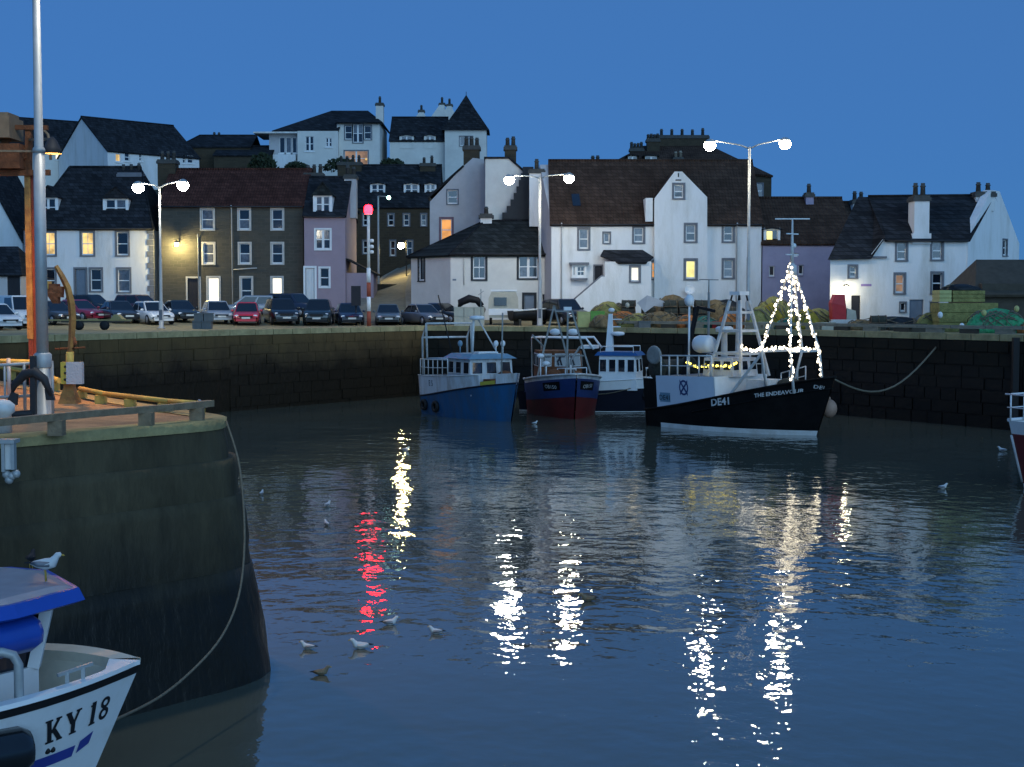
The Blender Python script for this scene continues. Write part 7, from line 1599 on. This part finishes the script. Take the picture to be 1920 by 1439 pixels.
# ================================================================== gulls
M['gull_white'] = mat('gull_white', (.62, .62, .60), .8, .08, 8); M['gull_grey'] = mat('gull_grey', (.22, .23, .25), .8, .12, 8); M['gull_dark'] = mat('wing_tip_black', (.02, .02, .022), .8, .1)
M['beak'] = mat('beak_yellow', (.50, .32, .05), .5, .1); M['juv'] = mat('brown_gull', (.20, .16, .10), .85, .35, 14)
def gull(label, loc, yaw, body='gull_white', wing='gull_grey', stand=False, s=1.0, group='gulls in the harbour'):
    s *= .54; T = Thing('gull', label, 'gull', loc, yaw, group); z = .24*s if stand else .03*s
    b = MB(); b.tube([(-.24*s, 0, z + .07*s), (-.14*s, 0, z + .06*s), (0, 0, z + .05*s), (.12*s, 0, z + .08*s), (.17*s, 0, z + .16*s), (.20*s, 0, z + .20*s), (.24*s, 0, z + .205*s), (.265*s, 0, z + .20*s)], [.015*s, .06*s, .10*s, .09*s, .055*s, .05*s, .042*s, .012*s], 10); T.part('body', b, M[body])
    for sd in (-1, 1):
        b = MB(); b.loft([[(.09*s, sd*.085*s, z + .10*s), (.08*s, sd*.10*s, z + .02*s), (.10*s, sd*.07*s, z + .04*s)], [(-.08*s, sd*.095*s, z + .12*s), (-.10*s, sd*.11*s, z + .03*s), (-.06*s, sd*.07*s, z + .05*s)], [(-.22*s, sd*.045*s, z + .10*s), (-.22*s, sd*.05*s, z + .07*s), (-.2*s, sd*.03*s, z + .07*s)]], smooth=True); w_ = T.part('wing', b, M[wing])
        b = MB(); b.loft([[(-.20*s, sd*.05*s, z + .105*s), (-.20*s, sd*.055*s, z + .07*s), (-.19*s, sd*.03*s, z + .08*s)], [(-.33*s, sd*.02*s, z + .085*s), (-.33*s, sd*.022*s, z + .075*s), (-.32*s, sd*.015*s, z + .075*s)]]); T.part('wing_tip', b, M['gull_dark'], w_)
    b = MB(); b.lathe([(.016*s, 0), (.013*s, .035*s), (.003*s, .055*s)], (.262*s, 0, z + .20*s), 6, M=Matrix.Rotation(R(100), 3, 'Y')); T.part('beak', b, M['beak'])
    if stand:
        for sd in (-1, 1): b = MB(); b.tube([(0, sd*.035*s, z), (.01*s, sd*.035*s, 0)], .009*s, 5); b.add([(.01*s, sd*.035*s, .004), (.06*s, sd*.06*s, .004), (.06*s, sd*.01*s, .004)], [(0, 1, 2)]); T.part('leg', b, M['beak'])
    return T
wv = lambda x, y: G(x, y, 0)
gull('white gull afloat left of the red reflection, the upper of the pair', wv(613, 950), R(60), s=1.1)
gull('white gull afloat left of the red reflection, the lower of the pair', wv(613, 986), R(120), s=1.1)
gull('small pale gull afloat near the pier corner', wv(490, 928), R(80))
gull('gull afloat at the left end of the near row on blue water', wv(578, 1218), R(170))
gull('pale gull asleep on the water below the red reflection', wv(676, 1217), R(185), wing='gull_white', s=1.25)
gull('gull afloat right of the red reflection', wv(731, 1172), R(10), s=1.1)
gull('gull afloat between the red and white reflections', wv(818, 1189), R(170))
gull('mottled brown young gull nearest on the water', wv(602, 1266), R(10), 'juv', 'juv')
gull('small gull afloat below the red-bottomed bow', wv(1002, 796), R(20), s=1.2)
gull('gull afloat alone in the dark water below the harbour wall', wv(1767, 917), R(10), s=1.25)
gull('gull afloat at the stern of the dark red boat', wv(1880, 847), R(150), s=1.4)
gull('gull afloat close to the far wall, left one', wv(413, 762), R(60), s=1.4)
gull('gull afloat close to the far wall, right one', wv(491, 762), R(10), s=1.4)
gull('brown gull swimming by the middle white reflection', wv(1103, 1128), R(190), 'juv', 'juv', s=1.2)
gull('gull swimming by the lamp reflection under the blue boat', wv(760, 846), R(0), s=1.2)
gull('gull standing on the near boat roof', KM @ Vector((BX - 1.05, .25, zr + .19)), KYAW + R(-5), 'gull_white', 'gull_grey', True, 1.3)
gull('grey gull perched on the tip of the pier', P(381, 781) + Vector((0, .1, .02)), R(150), 'gull_grey', 'gull_grey', True, .95)
gull('dark-backed gull perched on the near boat bow deck', KM @ Vector((1.55, 1.25, 1.46)), KYAW + R(200), 'gull_white', 'gull_dark', True, .8) if False else None
T = gull('gull perched on the farther edge of the near boat roof', KM @ Vector((BX - 1.35, 1.2, zr + .18)), KYAW + R(80), 'gull_dark', 'gull_dark', True, .85)
# ================================================================== hillside bushes
random.seed(9)
def shrub(label, x, y, D, w_, h_, m='foliage', n=420):
    p = V(x, y, D); T = Thing('shrub', label, 'shrub', p, group='shrubs on the hillside', world=True); b = MB()
    for i in range(n):
        a = random.uniform(0, 6.28); r = random.random()**.5; t = random.random(); c = p + Vector((w_/2*r*math.cos(a)*(1 - .35*t), w_/2*r*math.sin(a)*.8, h_*(.08 + t*.9*(1 - .35*r*r))))
        s_ = random.uniform(.12, .30); u = Vector([random.gauss(0, 1) for _ in range(3)]).normalized(); v = u.orthogonal().normalized()
        b.add([c - u*s_, c + v*s_*.6, c + u*s_, c - v*s_*.6], [(0, 1, 2, 3)])
    T.part('foliage', b, M[m], stuff=True); b = MB(); b.tube([p - Vector((0, 0, .6)), p + Vector((0, 0, h_*.6))], [.12, .05], 6); T.part('stem', b, M['timber_dark'])
for x, y, D, w_, h_, lab in ((492, 320, 158, 3.6, 2.0, 'dark shrub at the foot of the villa sun room'), (556, 324, 156, 3.4, 1.2, 'low dark shrub before the villa terrace wall'), (640, 322, 156, 4.4, 1.5, 'broad dark shrub before the villa bay'), (735, 322, 157, 3.6, 1.5, 'dark shrub before the tower house wall')):
    shrub(lab, x, y, D, w_, h_)
